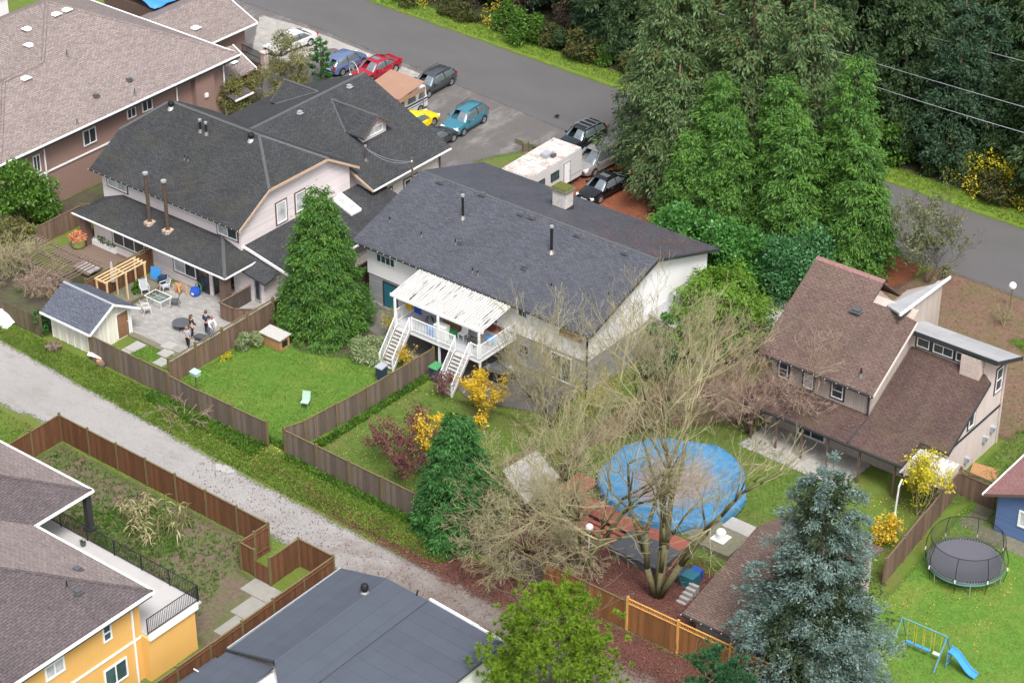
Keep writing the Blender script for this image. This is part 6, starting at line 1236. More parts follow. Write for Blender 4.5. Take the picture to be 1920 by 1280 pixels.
        bl('headlight', MB().rbox(q((hw(.03)*.78, Y(.03), lerp_list(K['belt'], .03)-.10)), (.36, .24, .14), -e*.35), 'headlamp')
        bl('taillight', MB().rbox(q((hw(.98)*.82, Y(.985), lerp_list(K['belt'], .96)-.14)), (.30, .14, .2), e*.3), 'tail lamp')
        for s in (.19, .80):
            cx_ = hw(s)-.10; w = bl('wheel', MB().tube((e*(cx_-.12), Y(s), .33), (e*(cx_+.115), Y(s), .33), .33, None, 18), 'rubber')
            bl('rim', MB().tube((e*(cx_+.116), Y(s), .33), (e*(cx_+.126), Y(s), .33), .22, .2, 10), 'alloy', w)
            bl('wheel_arch', MB().tube((e*(cx_-.05), Y(s), .35), (e*(cx_+.106), Y(s), .35), .385, None, 18), 'black plastic')
    bl('grille', MB().box(-.42, .42, Y(0)-.012, Y(0)+.05, .42, .62), 'black plastic'); bl('plate', MB().box(-.26, .26, Y(0)-.03, Y(0)-.014, .40, .52), 'plate'); bl('bumper_lower', MB().box(-.62, .62, Y(.004)-.01, Y(.02), .26, .38), 'black plastic'); bl('rear_plate', MB().box(-.26, .26, Y(1)+.002, Y(1)+.02, .62, .75), 'plate')
    for e in (-.25, .25): bl('wiper', MB().tube((e-.2, Y(c0+.012), lerp_list(K['belt'], c0)+.05), (e+.25, Y(c0+.03), lerp_list(cab, c0+.03)+.04), .01, None, 4), 'black plastic')
    return T_
car('suv', 'teal blue sport utility car alone on the asphalt apron', (-22.75, 22.75), 'teal blue paint', R(4), rails=True)
car('sedan', 'white sedan on the concrete driveway beside the street', (-43.6, 25.2), 'white paint', R(-8))
car('hatch', 'slate blue hatchback parked beside the red sedan', (-37.3, 25.0), 'slate blue paint', R(180))
car('sedan', 'crimson sedan with sunroof parked beside the hatchback', (-34.5, 25.6), 'crimson paint', R(-2), sunroof=True)
car('wagon', 'dark graphite station wagon parked next to the tarp covered van', (-29.2, 26.4), 'graphite paint', R(2), rails=True)
car('sedan', 'bright yellow car half hidden behind the dormer house roof', (-25.6, 19.9), 'yellow paint', R(180))
car('sedan', 'dark charcoal car half hidden at the dormer house corner', (-22.6, 18.7), 'charcoal paint', R(180))
car('suv', 'black sport utility car with silver roof rack behind the trailer', (-13.7, 25.9), 'night paint', R(-3), rack=True)
car('minivan', 'silver grey minivan beside the white trailer', (-10.6, 23.9), 'silver grey paint', R(-4))
car('sedan', 'glossy black sedan on the red mulch', (-7.7, 20.6), 'black paint', R(-3), sunroof=True)
car('hatch', 'dark blue car under the big cedar at the mulch edge', (-5.6, 24.6), 'navy paint', R(-10))
# white camper van with blue stripe below a brown tarp roof
CV = thing('camper_van', 'white van with a dark blue stripe beneath a brown tarp roof', 'van', (-27.0, 21.6, 0)); x0, x1, y0, y1 = -27.95, -26.05, 18.9, 24.0
secs = []
for y, zt, zw in ((18.9, .95, .9), (19.0, 1.1, 1.0), (19.8, 1.22, 1.15), (20.3, 1.3, 1.25), (22, 1.3, 1.25), (24.0, 1.3, 1.2)): w = .97 if y > 19 else .88; secs.append([(-27.0+a*w, y, z) for a, z in ((-1, .4), (-1, zt-.15), (-.9, zt), (.9, zt), (1, zt-.15), (1, .4))])
loft(secs).build('body', M['white paint'], CV)
secs = [[(-27.0+a*w, y, z) for a, z in ((-1, 1.2), (-.93, zt-.1), (-.8, zt), (.8, zt), (.93, zt-.1), (1, 1.2))] for y, zt, w in ((19.85, 1.25, .93), (20.5, 1.98, .93), (20.9, 2.08, .95), (23.9, 2.1, .95))]; loft(secs).build('cab', M['white paint'], CV)
MB().add([(-27.75, 19.9, 1.28), (-26.25, 19.9, 1.28), (-26.35, 20.42, 1.93), (-27.65, 20.42, 1.93)], [(0, 1, 2, 3)]).build('windscreen', M['car glass'], CV)
for a, b in ((20.45, 21.25), (21.5, 22.6), (22.8, 23.7)): MB().slab([(-26.03, a+.1, 1.28), (-26.09, a+.35, 1.9), (-26.09, b, 1.9), (-26.03, b, 1.28)], .001).add([(-26.02, a+.1, 1.28), (-26.02, b, 1.28), (-26.075, b, 1.9), (-26.075, a+.4, 1.9)], [(0, 1, 2, 3)]).build('side_window', M['car glass'], CV)
for z, h in ((1.02, .14), (.82, .06)): MB().box(-26.032, -26.02, 19.1, 24.0, z, z+h).build('stripe', M['navy paint'], CV)
for y in (19.75, 23.1):
    for x in (-27.9, -26.12):
        w = MB().tube((x-.1, y, .36), (x+.12, y, .36), .36, None, 18).build('wheel', M['rubber'], CV); sub(w, CV, 'rim', MB().tube((x+.121, y, .36), (x+.13, y, .36), .22, None, 10), 'alloy')
for x in (-27.7, -26.3): MB().rbox((x, 18.92, .8), (.3, .1, .2)).build('headlight', M['headlamp'], CV)
MB().box(-27.5, -26.5, 18.87, 18.9, .62, .85).build('grille', M['black plastic'], CV); MB().rbox((-25.9, 20.2, 1.35), (.2, .12, .25)).build('mirror', M['black plastic'], CV)
CV.location = (-28.0, 20.9, 0)   # parts were built round the first spot
TP = thing('tarp_shelter', 'brown tarp roof on posts over the camper van', 'shelter', (-28, 22, 0)); q = [(*G(*p, 2.9), 2.9) for p in ((740, 184), (797, 167), (738, 137), (703, 150))]
cx_ = (-30.0, -26.5, 19.3, 22.4); MB().slab([(cx_[0], cx_[2], 2.55), (cx_[1], cx_[2], 2.5), (cx_[1], cx_[3], 2.9), (cx_[0], cx_[3], 2.95)], .06).build('tarp_top', M['brown tarp'], TP); MB().box(cx_[1]+.005, cx_[1]+.04, cx_[2], cx_[3], 2.15, 2.5).build('tarp_side', M['brown tarp'], TP); MB().box(cx_[0], cx_[1], cx_[2]-.04, cx_[2]-.005, 2.05, 2.5).build('tarp_front', M['brown tarp'], TP)
for x in cx_[:2]:
    for y in cx_[2:]: MB().tube((x+(.1 if x < -27 else -.1), y+(.1 if y < 22 else -.1), 0), (x+(.1 if x < -27 else -.1), y+(.1 if y < 22 else -.1), 2.45), .04, None, 6).build('post', M['grey metal'], TP)
# travel trailer
TT = thing('travel_trailer', 'long white travel trailer with leaf littered roof behind the white house', 'trailer', (-11, 18.1, 0)); a, b, c, d = -12.75, -10.15, 14.6, 21.1
MB().prism([(c, .9), (c-.1, 1.6), (c+.25, 2.72), (d-.15, 2.8), (d, 2.6), (d, .55), (c+.4, .55)], 'x', a, b).build('body', M['white paint'], TT)
MB().slab([(a+.02, c+.3, 2.77), (b-.02, c+.3, 2.77), (b-.02, d-.1, 2.84), (a+.02, d-.1, 2.84)], .04).build('roof_skin', M['littered white roof'], TT)
MB().box(-11.6, -11.0, 17.9, 18.6, 2.82, 3.12).build('roof_cooler', M['grey plastic'], TT); MB().box(-10.95, -10.7, 18.3, 18.7, 2.82, 3.06).build('roof_vent', M['dark grey plastic'], TT); MB().box(-12.4, -11.75, 16.9, 17.5, 2.82, 2.88).build('roof_hatch', M['skylight glass'], TT)
for y in (15.6, 17.3): window(TT, '+x', b, y, y+.95, 1.45, 2.1, frame='dark trim', pane='teal glass', mull=1, fw=.05)
MB().box(b, b+.015, c+.4, d-.02, .95, 1.02).build('trim_stripe', M['grey plastic'], TT); door(TT, '+x', b, 18.9, 19.55, .6, 2.3, 'white trim', 'grey plastic')
for y in (17.5, 18.35):
    for x in (a+.12, b-.12): MB().tube((x-.11, y, .33), (x+.11, y, .33), .33, None, 16).build('wheel', M['rubber'], TT)
MB().tube((-11.45, d, .5), (-11.45, d+1.0, .45), .06, None, 6).build('drawbar', M['black metal'], TT); MB().tube((-11.45, d+.9, .45), (-11.45, d+.9, .02), .04, None, 6).build('jack', M['black metal'], TT)
# ---------------------------------------------------------------- people
def skin(name, nodes, edges, mat, par, root=0, sub_=2):
    """nodes: [(x,y,z,r)] -> skinned continuous surface"""
    me = bpy.data.meshes.new(name); me.from_pydata([n[:3] for n in nodes], edges, []); me.update()
    o = bpy.data.objects.new(name, me); COL.objects.link(o); o.parent = par
    md = o.modifiers.new('skin', 'SKIN'); md.use_smooth_shade = True
    if not me.skin_vertices: bpy.context.view_layer.update()
    for i, n in enumerate(nodes):
        r = n[3]; me.skin_vertices[0].data[i].radius = r if isinstance(r, tuple) else (r, r)
    me.skin_vertices[0].data[root].use_root = True
    sb = o.modifiers.new('sub', 'SUBSURF'); sb.levels = sb.render_levels = sub_; me.materials.append(M[mat]); return o
def person(label, p, rz, top, legs, hair, h=1.74, arms=((.1, -.28), (.1, -.28)), step=.12, lean=0.0, hood=None, elbow=((.0,), (.0,)), long_hair=False, shoes='black cloth', head_down=.0, fwd=((-.05, -.12), (-.05, -.12))):
    x, y = G(*p, .09); T_ = thing('person', label, 'person', (x, y, .088), rz); k = h/1.74
    # local frame: facing -y ; fwd = (elbow forward, hand forward) per side, arms = (elbow drop ratio unused)
    S = lambda *a: tuple(v*k for v in a)
    hip, knee, ank = .92, .50, .08; sh = 1.43
    L_ = [S(0, .01, .96, .13), S(0, 0-lean*.4, 1.15, .125), S(0, -lean*.8, 1.36, .15), S(0, -lean, 1.47, .065), S(0, -lean-.01, 1.54, .055)]
    nodes = list(L_); edges = [(0, 1), (1, 2), (2, 3), (3, 4)]
    nodes += [S(0, -lean-.02-head_down, 1.64, .095), S(0, -lean-.01-head_down, 1.70, .085)]; edges += [(4, 5), (5, 6)]
    legpts = {}; armpts = {}
    for e, sgn in ((0, -1), (1, 1)):
        st = step*(1 if e else -1); i = len(nodes); lp = [S(sgn*.095, .0, .88, .095), S(sgn*.11, -st*.5-.03, .50, .062), S(sgn*.115, -st+.02, .10, .042), S(sgn*.125, -st-.12, .03, .036)]
        nodes += lp; edges += [(0, i), (i, i+1), (i+1, i+2), (i+2, i+3)]; legpts[e] = lp
        ef, hf = fwd[e]; i = len(nodes); hz = 1.12 - .30*(1-min(1, abs(hf)*2.2)); ap = [S(sgn*.17, -lean*.9, 1.40, .06), S(sgn*.235, -lean*.8+ef, 1.14, .045), S(sgn*(.24-.25*abs(hf)), -lean*.7+hf, hz, .034), S(sgn*(.235-.3*abs(hf)), -lean*.7+hf*1.15-.01, hz-.08, .036)]
        nodes += ap; edges += [(2, i), (i, i+1), (i+1, i+2), (i+2, i+3)]; armpts[e] = ap
        w = ap[3]; j = i+3   # five short fingers rooted in the palm
        for f, (du, dl) in enumerate(((-.022, .075), (-.008, .085), (.008, .082), (.021, .066), (-.035, .045))):
            m = len(nodes); nodes += [(w[0]+du*.6, w[1]-.012-(.02 if f == 4 else 0), w[2]-dl*.55, .010), (w[0]+du*.5, w[1]-.03-(.015 if f == 4 else 0), w[2]-dl, .008)]; edges += [(j, m), (m, m+1)]
    skin('body', nodes, edges, 'skin', T_)
    g = lambda n, a: (*n[:3], n[3]*a)
    tn = [g(nodes[0], 1.12), g(nodes[1], 1.12), g(nodes[2], 1.14), (*nodes[3][:3], nodes[3][3]*1.12)]; te = [(0, 1), (1, 2), (2, 3)]
    for e in (0, 1): i = len(tn); tn += [g(armpts[e][0], 1.25), g(armpts[e][1], 1.35), g(armpts[e][2], 1.4)]; te += [(2, i), (i, i+1), (i+1, i+2)]
    skin('jacket', tn, te, top, T_)
    ln = [(0, .01*k, .98*k, .138*k), (0, .01*k, .90*k, .135*k)]; le = [(0, 1)]
    for e in (0, 1): i = len(ln); ln += [g(legpts[e][0], 1.15), g(legpts[e][1], 1.22), g(legpts[e][2], 1.3)]; le += [(1, i), (i, i+1), (i+1, i+2)]
    skin('trousers', ln, le, legs, T_)
    for e in (0, 1): a, b = legpts[e][2], legpts[e][3]; skin('shoe', [(a[0], a[1]+.03, .045, .045), (b[0], b[1]+.02, .04, .042), (b[0], b[1]-.06, .03, .032)], [(0, 1), (1, 2)], shoes, T_, 0, 1)
    hy = -lean-.01-head_down; hm = MB().lathe([(.108, 1.62), (.118, 1.68), (.112, 1.745), (.085, 1.79), (.03, 1.808)], 12, (0, hy/1+.018, 0)); hm.v = [(v[0]*k*.92, v[1]*k*1.08, v[2]*k + (.03*k if v[1] < hy-.04 and v[2] < 1.66 else 0)) for v in hm.v]
    if long_hair: hm.lathe([(.05, 1.42), (.10, 1.5), (.112, 1.62)], 10, (0, hy+.055, 0)); hm.v = [(v[0], v[1], v[2]) for v in hm.v]
    o = bpy.data.objects.new('hair', hm.data((0, 0, 0), True)); o.data.materials.append(M[hair]); COL.objects.link(o); o.parent = T_
    fm = MB()
    for e in (-1, 1): fm.ball((e*.035*k, (hy-.098)*k, 1.655*k), .012*k, 6)
    fm.rbox((0, (hy-.118)*k, 1.625*k), (.024, .035, .045)).rbox((0, (hy-.1)*k, 1.575*k), (.05, .015, .012))
    o = bpy.data.objects.new('face', fm.data()); o.data.materials.append(M['brown hair']); COL.objects.link(o); o.parent = T_
    em = MB(); [em.rbox((e*.098*k, hy*k, 1.64*k), (.02, .04, .06)) for e in (-1, 1)]; o = bpy.data.objects.new('ears', em.data()); o.data.materials.append(M['skin']); COL.objects.link(o); o.parent = T_
    if hood: skin('hood', [S(0, -lean+.09, 1.5, .06), S(.08, -lean+.04, 1.47, .05), S(-.08, -lean+.04, 1.47, .05)], [(0, 1), (0, 2)], hood, T_, 0, 1)
    return T_
person('person in navy hoodie and dark trousers with back to the house', (389, 627), R(205), 'navy cloth', 'navy cloth', 'brown hair', 1.8, hood='grey knit', fwd=((-.05, -.2), (-.06, -.22)))
person('person in black clothes beside the round fire pit', (361, 632), R(165), 'black cloth', 'black cloth', 'brown hair', 1.68, long_hair=True, fwd=((-.08, -.25), (-.02, -.1)))
person('person in grey top and black leggings nearest the lawn fence', (353, 652), R(200), 'grey knit', 'black cloth', 'fair hair', 1.62, long_hair=True, shoes='white knit', step=.16, fwd=((.03, -.05), (-.1, -.28)))
person('person in white hoodie bending over a dark cart', (396, 632), R(75), 'white knit', 'denim', 'fair hair', 1.72, lean=.22, head_down=.05, hood='white knit', fwd=((-.15, -.3), (-.15, -.3)))
T_, x, y = px_thing('garden_cart', 'dark grey folding cart beside the person in white hoodie', 'cart', (384, 644)); MB().slab([(x-.75, y-.25, .42), (x+.6, y-.25, .62), (x+.6, y+.25, .62), (x-.75, y+.25, .42)], .12).build('tray', M['dark grey plastic'], T_); MB().rbox((x+.78, y, .85), (.06, .5, .6), 0, R(25)).build('back_panel', M['dark grey plastic'], T_)
for a, b in ((-.6, -.22), (-.6, .22), (.5, -.22), (.5, .22)): MB().tube((x+a, y+b, .4), (x+a*1.1, y+b, .09), .025, None, 6).build('leg', M['black metal'], T_)
# ---------------------------------------------------------------- plants
def unit(a): return a/np.maximum(np.linalg.norm(a, axis=1, keepdims=True), 1e-9)
def kites(P, D, N, L, Wd, droop=0.0):
    """one leaf or spray per row: base, right, tip, left"""
    S = unit(np.cross(D, N)); mid = P + D*(L*.45)[:, None]; tip = P + D*L[:, None]; tip[:, 2] -= droop*L
    V = np.stack([P, mid + S*(Wd/2)[:, None], tip, mid - S*(Wd/2)[:, None]], 1).reshape(-1, 3)
    return V, np.arange(len(V)).reshape(-1, 4)
def conifer_crown(rng, h, prof, nb, K, m, leaf, rise=.15, droop=.45, hang=.5, base=.03, aspect=.32, lat=.22, inner=.3, fan=.75, lobes=.14, tuft=.16, flat=1.0, jit=(.66, 1.12)):
    """boughs -> K tufts along each bough -> m leaflets per tuft"""
    u = rng.random(nb); t0 = np.sort(base + (1-base)*(1-np.sqrt(1-u*.988))); az = np.arange(nb)*2.39996 + rng.normal(0, .4, nb)
    ph = rng.uniform(0, 6.28, 4); lob = 1 + lobes*np.sin(3*az + ph[0] + t0*5) + lobes*.8*np.sin(5*az + ph[1] - t0*9) + lobes*.6*np.sin(2*az + ph[2] + t0*14)
    r = prof(t0)*lob*rng.uniform(jit[0], jit[1], nb) + .05
    B = np.repeat(np.arange(nb), K); n = len(B); t = inner + (1-inner)*np.sqrt(rng.random(n)); rb = r[B]; ca, sa = np.cos(az[B]), np.sin(az[B])
    w = rng.normal(0, 1, n)*lat*rb*(1.2-t); z = h*t0[B] + rise*rb*t - droop*rb*t*t - np.abs(w)*.25*flat + rng.normal(0, .07, n)
    C = np.stack([rb*t*ca - w*sa, rb*t*sa + w*ca, z], 1); C = np.repeat(C, m, 0); N_ = n*m; sg = np.repeat(np.sign(w)*np.minimum(1, np.abs(w)/(.3*rb+.01)), m); ca, sa = np.repeat(ca, m), np.repeat(sa, m)
    P = C + rng.normal(0, 1, (N_, 3))*np.array([tuft, tuft, tuft*.7]); P[:, 2] = np.maximum(P[:, 2], .04)
    D = unit(np.stack([ca*.8 - sa*sg*.5, sa*.8 + ca*sg*.5, np.full(N_, -hang)], 1) + rng.normal(0, fan, (N_, 3))*np.array([1, 1, .7]))
    N = unit(np.stack([ca*.5, sa*.5, np.ones(N_)*.8], 1) + rng.normal(0, .6, (N_, 3))); L = leaf*rng.uniform(.5, 1.3, N_); return kites(P, D, N, L, L*aspect*rng.uniform(.7, 1.3, N_), .12)
def blob_leaves(rng, blobs, n, size, shell=.5, updir=.3, aspect=.55):
    vol = np.array([b[3]*b[4]*b[5] for b in blobs])**.67; k = rng.choice(len(blobs), n, p=vol/vol.sum()); Bq = np.array(blobs)[k]
    d = unit(rng.normal(0, 1, (n, 3))); rr_ = shell + (1-shell)*rng.random(n)**.6; P = Bq[:, :3] + d*Bq[:, 3:]*rr_[:, None]; P[:, 2] = np.maximum(P[:, 2], .04)
    D = unit(d*.6 + rng.normal(0, .6, (n, 3)) + np.array([0, 0, updir])); N = unit(d + rng.normal(0, .45, (n, 3)) + np.array([0, 0, .5]))
    L = size*rng.uniform(.6, 1.3, n); return kites(P, D, N, L, L*aspect*rng.uniform(.8, 1.2, n), .1)
def blobs_for(rng, R_, h, n, lo=.15, sub_=.42):
    out = []
    for i in range(n):
        a = rng.uniform(0, 6.28); t = rng.uniform(lo, 1); rad = R_*math.sqrt(max(.05, 1-(t*1.05-.25)**2/.75))*rng.uniform(.35, .8); s = R_*sub_*rng.uniform(.7, 1.2)
        out.append((rad*math.cos(a), rad*math.sin(a), h*t - s*.5 if t > .5 else h*t, s, s, s*.85))
    return out
def twig_mesh(rng, seeds, levels, lenk=.74, spread=.55, kids=(3, 4), rk=.6, up=.12, minr=.006, wig=.12, seg=2):
    """recursive branches -> V, F (3-sided tapered prisms). seeds: [(p, d, length, radius)]"""
    A, Bp, RA, RB = [], [], [], []
    def grow(p, d, L, r, lv):
        r1 = max(minr, r*rk); q = p
        for s in range(seg):
            d = d + rng.normal(0, wig, 3) + np.array([0, 0, up*.5]); d /= np.linalg.norm(d); nq = q + d*L/seg; ra = r + (r1-r)*s/seg; rb = r + (r1-r)*(s+1)/seg
            A.append(q); Bp.append(nq); RA.append(ra); RB.append(rb); q = nq
            if lv > 0 and s < seg-1 and rng.random() < .8:
                e = d + rng.normal(0, spread*1.2, 3) + np.array([0, 0, up]); e /= np.linalg.norm(e); grow(q, e, L*lenk*rng.uniform(.6, 1.0), r1*.8, lv-1)
        if lv > 0:
            for k in range(rng.integers(kids[0], kids[1]+1)):
                e = d + rng.normal(0, spread, 3) + np.array([0, 0, up]); e /= np.linalg.norm(e); grow(q, e, L*lenk*rng.uniform(.7, 1.15), r1*(.95 if k == 0 else .75), lv-1)
    for p, d, L, r in seeds: d = np.array(d, float); grow(np.array(p, float), d/np.linalg.norm(d), L, r, levels)
    A, Bp, RA, RB = map(np.array, (A, Bp, RA, RB)); D = unit(Bp-A); ref = np.where(np.abs(D[:, 2:3]) < .9, np.array([[0, 0, 1.]]), np.array([[1., 0, 0]])); U = unit(np.cross(D, ref)); Wv = np.cross(D, U); vs = []
    for C_, R_ in ((A, RA), (Bp, RB)):
        for k in range(3): t = 2*math.pi*k/3; vs.append(C_ + (U*math.cos(t)+Wv*math.sin(t))*R_[:, None])
    V = np.stack(vs, 1).reshape(-1, 3); n = len(A); I = np.arange(n)[:, None]*6
    F = np.concatenate([I + np.array([[k, (k+1) % 3, 3+(k+1) % 3, 3+k]]) for k in range(3)]); F = np.concatenate([F]); twig_mesh.segs = (A, Bp, RA, RB); return V, F, Bp, D
def trunk_mb(h, r, rng, lean=.0, stubs=0, top=.12):
    mb = MB(); n = 6; p = Vector((0, 0, -.1))
    for i in range(n): q = Vector((rng.normal(0, .03)*h*.1 + lean*i/n, rng.normal(0, .03)*h*.1, h*(i+1)/n)); mb.tube(p, q, r*(1-(1-top)*i/n)*(1.25 if i == 0 else 1), r*(1-(1-top)*(i+1)/n), 8, i == n-1); p = q
    for k in range(stubs): a = rng.uniform(0, 6.28); z = h*rng.uniform(.05, .9); L = rng.uniform(.3, .8); mb.tube((0, 0, z), (L*math.cos(a), L*math.sin(a), z+.1), r*.18, r*.08, 5)
    return mb
def plant(name, label, cat, xy, crown, mat, trunk=None, tmat='cedar bark', group=None, rz=0.0, cname='crown', z=0.0):
    T_ = thing(name, label, cat, (xy[0], xy[1], z), rz, group)
    if trunk is not None: k = trunk.data((0, 0, 0), True); k.name = 'trunk'; k.materials.append(M[tmat]); o = bpy.data.objects.new('trunk', k); COL.objects.link(o); o.parent = T_
    crs = crown if isinstance(crown, list) else [(cname, crown, mat)]
    for nm, (V, F), mm in crs: npmesh(nm, V, F, M[mm], T_)
    return T_
NR = np.random.default_rng
cone = lambda R_, p=.8, low=5.0: (lambda t: R_*np.power(np.clip(1-t, 0.0, 1), p)*np.minimum(1, (t+.10)*low))
def tall_cedar(seed, h, R_, nb=420, K=9, m=12, leaf=.27, p=.75, low=4.5, **kw): return conifer_crown(NR(seed), h, cone(R_, p, low), nb, K, m, leaf, **kw)
# cone shaped cedars
plant('cedar_tree', 'dense cone shaped green cedar between the pink and white houses', 'tree', (-10.9, -6.3), tall_cedar(1, 11.5, 3.35, 560, 11, 12, .25, .70, 7, hang=.6, droop=.35, lobes=.07, jit=(.78, 1.08)), 'cedar green', trunk_mb(9.5, .2, NR(1)))
plant('cedar_tree', 'emerald green cedar beside the lane fence and yellow shrub', 'tree', (10.4, -18.1), tall_cedar(2, 9.0, 2.9, 380, 11, 12, .25, .78, 7, hang=.6, droop=.4, lobes=.12, tuft=.14), 'emerald cedar', trunk_mb(7.5, .17, NR(2)))
# hedge of tall cedars along the mulch parking
HL = ['slim bright green hedge cedar next to the shaggy old cedars', 'broad bright green cedar between the slim and the tallest hedge cedars', 'tallest bright green hedge cedar at the street end of the row', 'medium hedge cedar rising behind the glossy laurels', 'hedge cedar standing behind the bluish laurel and picket fence', 'short hedge cedar beside the grey green apple tree', 'smallest hedge cedar at the mulch edge behind the big laurel']
OL = ['shaggy old cedar overhanging the silver minivan and black sedan', 'shaggy old cedar between the minivan cedar and the hedge cedars', 'shaggy old cedar rising behind the tallest hedge cedar', 'low shaggy cedar over the dark blue car at the mulch edge']
for i, (x, y, h, R_, sd) in enumerate(((.6, 23.0, 12.4, 2.7, 11), (6.0, 22.5, 14.2, 2.9, 12), (10.7, 23.8, 16.6, 3.0, 13), (3.2, 20.6, 10.8, 2.5, 14), (8.4, 20.6, 12.2, 2.7, 15), (12.9, 21.8, 11.5, 2.3, 16), (.2, 19.8, 8.5, 2.0, 17))):
    plant('cedar_tree', HL[i], 'tree', (x, y), tall_cedar(sd, h, R_*1.12, 440, 9, 11, .28, .58, 5, hang=.55, droop=.45, rise=.35, lobes=.13), 'hedge cedar', trunk_mb(h*.85, .2, NR(sd)), group='cedars in the hedge row')
for i, (x, y, h, R_, sd) in enumerate(((-5.2, 25.3, 20, 4.3, 21), (.4, 27.0, 20, 4.2, 22), (5.4, 26.6, 18.5, 4.0, 23), (-3.0, 22.9, 12, 3.0, 24))):
    plant('old_cedar_tree', OL[i], 'tree', (x, y), tall_cedar(sd, h, R_*1.08, 330, 11, 13, .36, .52, 3.2, hang=.65, droop=.6, rise=.3, base=.10, lobes=.2, tuft=.24), 'old cedar', trunk_mb(h*.9, .42, NR(sd), 0, 14), group='old cedars at the street')
# rounded evergreen shrubs
def shrub(label, xy, R_, h, mat, seed, n=9000, size=.2, nbl=16, name='shrub', group=None, cat='shrub', lo=.15, stems=True, shell=.5, sub_=.42, **kw):
    rng = NR(seed); V, F = blob_leaves(rng, blobs_for(rng, R_, h, nbl, lo, sub_), n, size, shell, **kw); tr = None
    T_ = plant(name, label, cat, xy, (V, F), mat, group=group, cname='foliage')
    if stems:
        sd = [((0, 0, 0), (math.cos(a)*.5, math.sin(a)*.5, 1), h*.42, .045) for a in (0, 1.6, 3.1, 4.7)]; V, F, _, _ = twig_mesh(rng, sd, 2, .7, .5, (2, 3), minr=.01); npmesh('stems', V, F, M['bark'], T_)
    return T_
shrub('big glossy laurel beside the rear corner of the white house', G(1285, 520), 3.1, 5.6, 'laurel', 31, 14000, .26, 22, cat='shrub')
shrub('dense glossy laurel between the cedar hedge and lime cedar', G(1372, 545), 2.9, 5.0, 'laurel', 32, 12000, .26, 20); shrub('bluish green laurel behind the picket fence', G(1490, 548), 3.2, 4.8, 'blue laurel', 33, 14000, .24, 22)
shrub('small laurel growing against the white gable wall', (9.9, 2.6), 1.1, 3.6, 'blue laurel', 34, 3000, .24, 8); shrub('thin laurel sprout by the gable wall corner', (9.2, 5.0), .8, 4.3, 'laurel', 38, 1800, .24, 6)
plant('lime_cedar', 'broad lime green cedar bush beside the umber roofed house', 'shrub', G(1345, 650), conifer_crown(NR(35), 6.2, lambda t: 3.5*np.sqrt(np.clip(1-t*t*.98, 0, 1))*np.minimum(1, (t+.2)*2.2), 520, 10, 12, .26, .35, .35, .45, .02, .32, .3, .12), 'lime cedar', trunk_mb(4, .16, NR(35)))
shrub('glossy magnolia like tree at the brown house corner', G(48, 425), 2.6, 5.6, 'magnolia', 36, 9000, .26, 20, name='broadleaf_tree', cat='tree'); shrub('pale variegated shrub below the magnolia by the old fence', G(30, 455), 1.5, 2.2, 'bamboo olive', 37, 2500, .18, 8)
shrub('variegated shrub beside the left deck stairs', G(690, 668), 1.75, 1.25, 'variegated', 39, 5000, .14, 12); shrub('grey green variegated shrub at the lattice fence', G(467, 655), 1.0, 1.3, 'variegated', 40, 2600, .13, 9)
shrub('rust brown round shrub at the brown house forecourt', G(452, 165), .95, 1.3, 'orange leaf', 41, 1800, .14, 6); shrub('clipped yellow green ball shrub by the stone pillar', G(428, 88), .7, .9, 'lemon leaf', 42, 1500, .12, 5); shrub('dull red shrub next to the feathery bamboo', G(480, 158), .9, 1.7, 'purple leaf', 43, 1300, .15, 6)
shrub('pale yellow green shrub at the brown house wall', G(436, 225), 1.5, 3.6, 'bamboo olive', 44, 3600, .17, 12); shrub('leggy olive shrub behind the dormer house', G(485, 205), 1.7, 3.4, 'bamboo olive', 45, 3600, .16, 12, shell=.2)
shrub('feathery olive bamboo clump beside the white sedan', G(545, 172), 2.0, 5.0, 'bamboo olive', 46, 7000, .24, 16, name='bamboo_clump', cat='bamboo', aspect=.22, updir=-.3)
plant('spiky_conifer', 'narrow dark spiky conifer beside the slate blue hatchback', 'tree', G(604, 160), conifer_crown(NR(47), 4.6, cone(1.15, .55, 4), 42, 12, 8, .2, .5, .2, -.2, .04, .35, .04, .05, .5, .05, .05), 'emerald cedar', trunk_mb(4.4, .07, NR(47)))
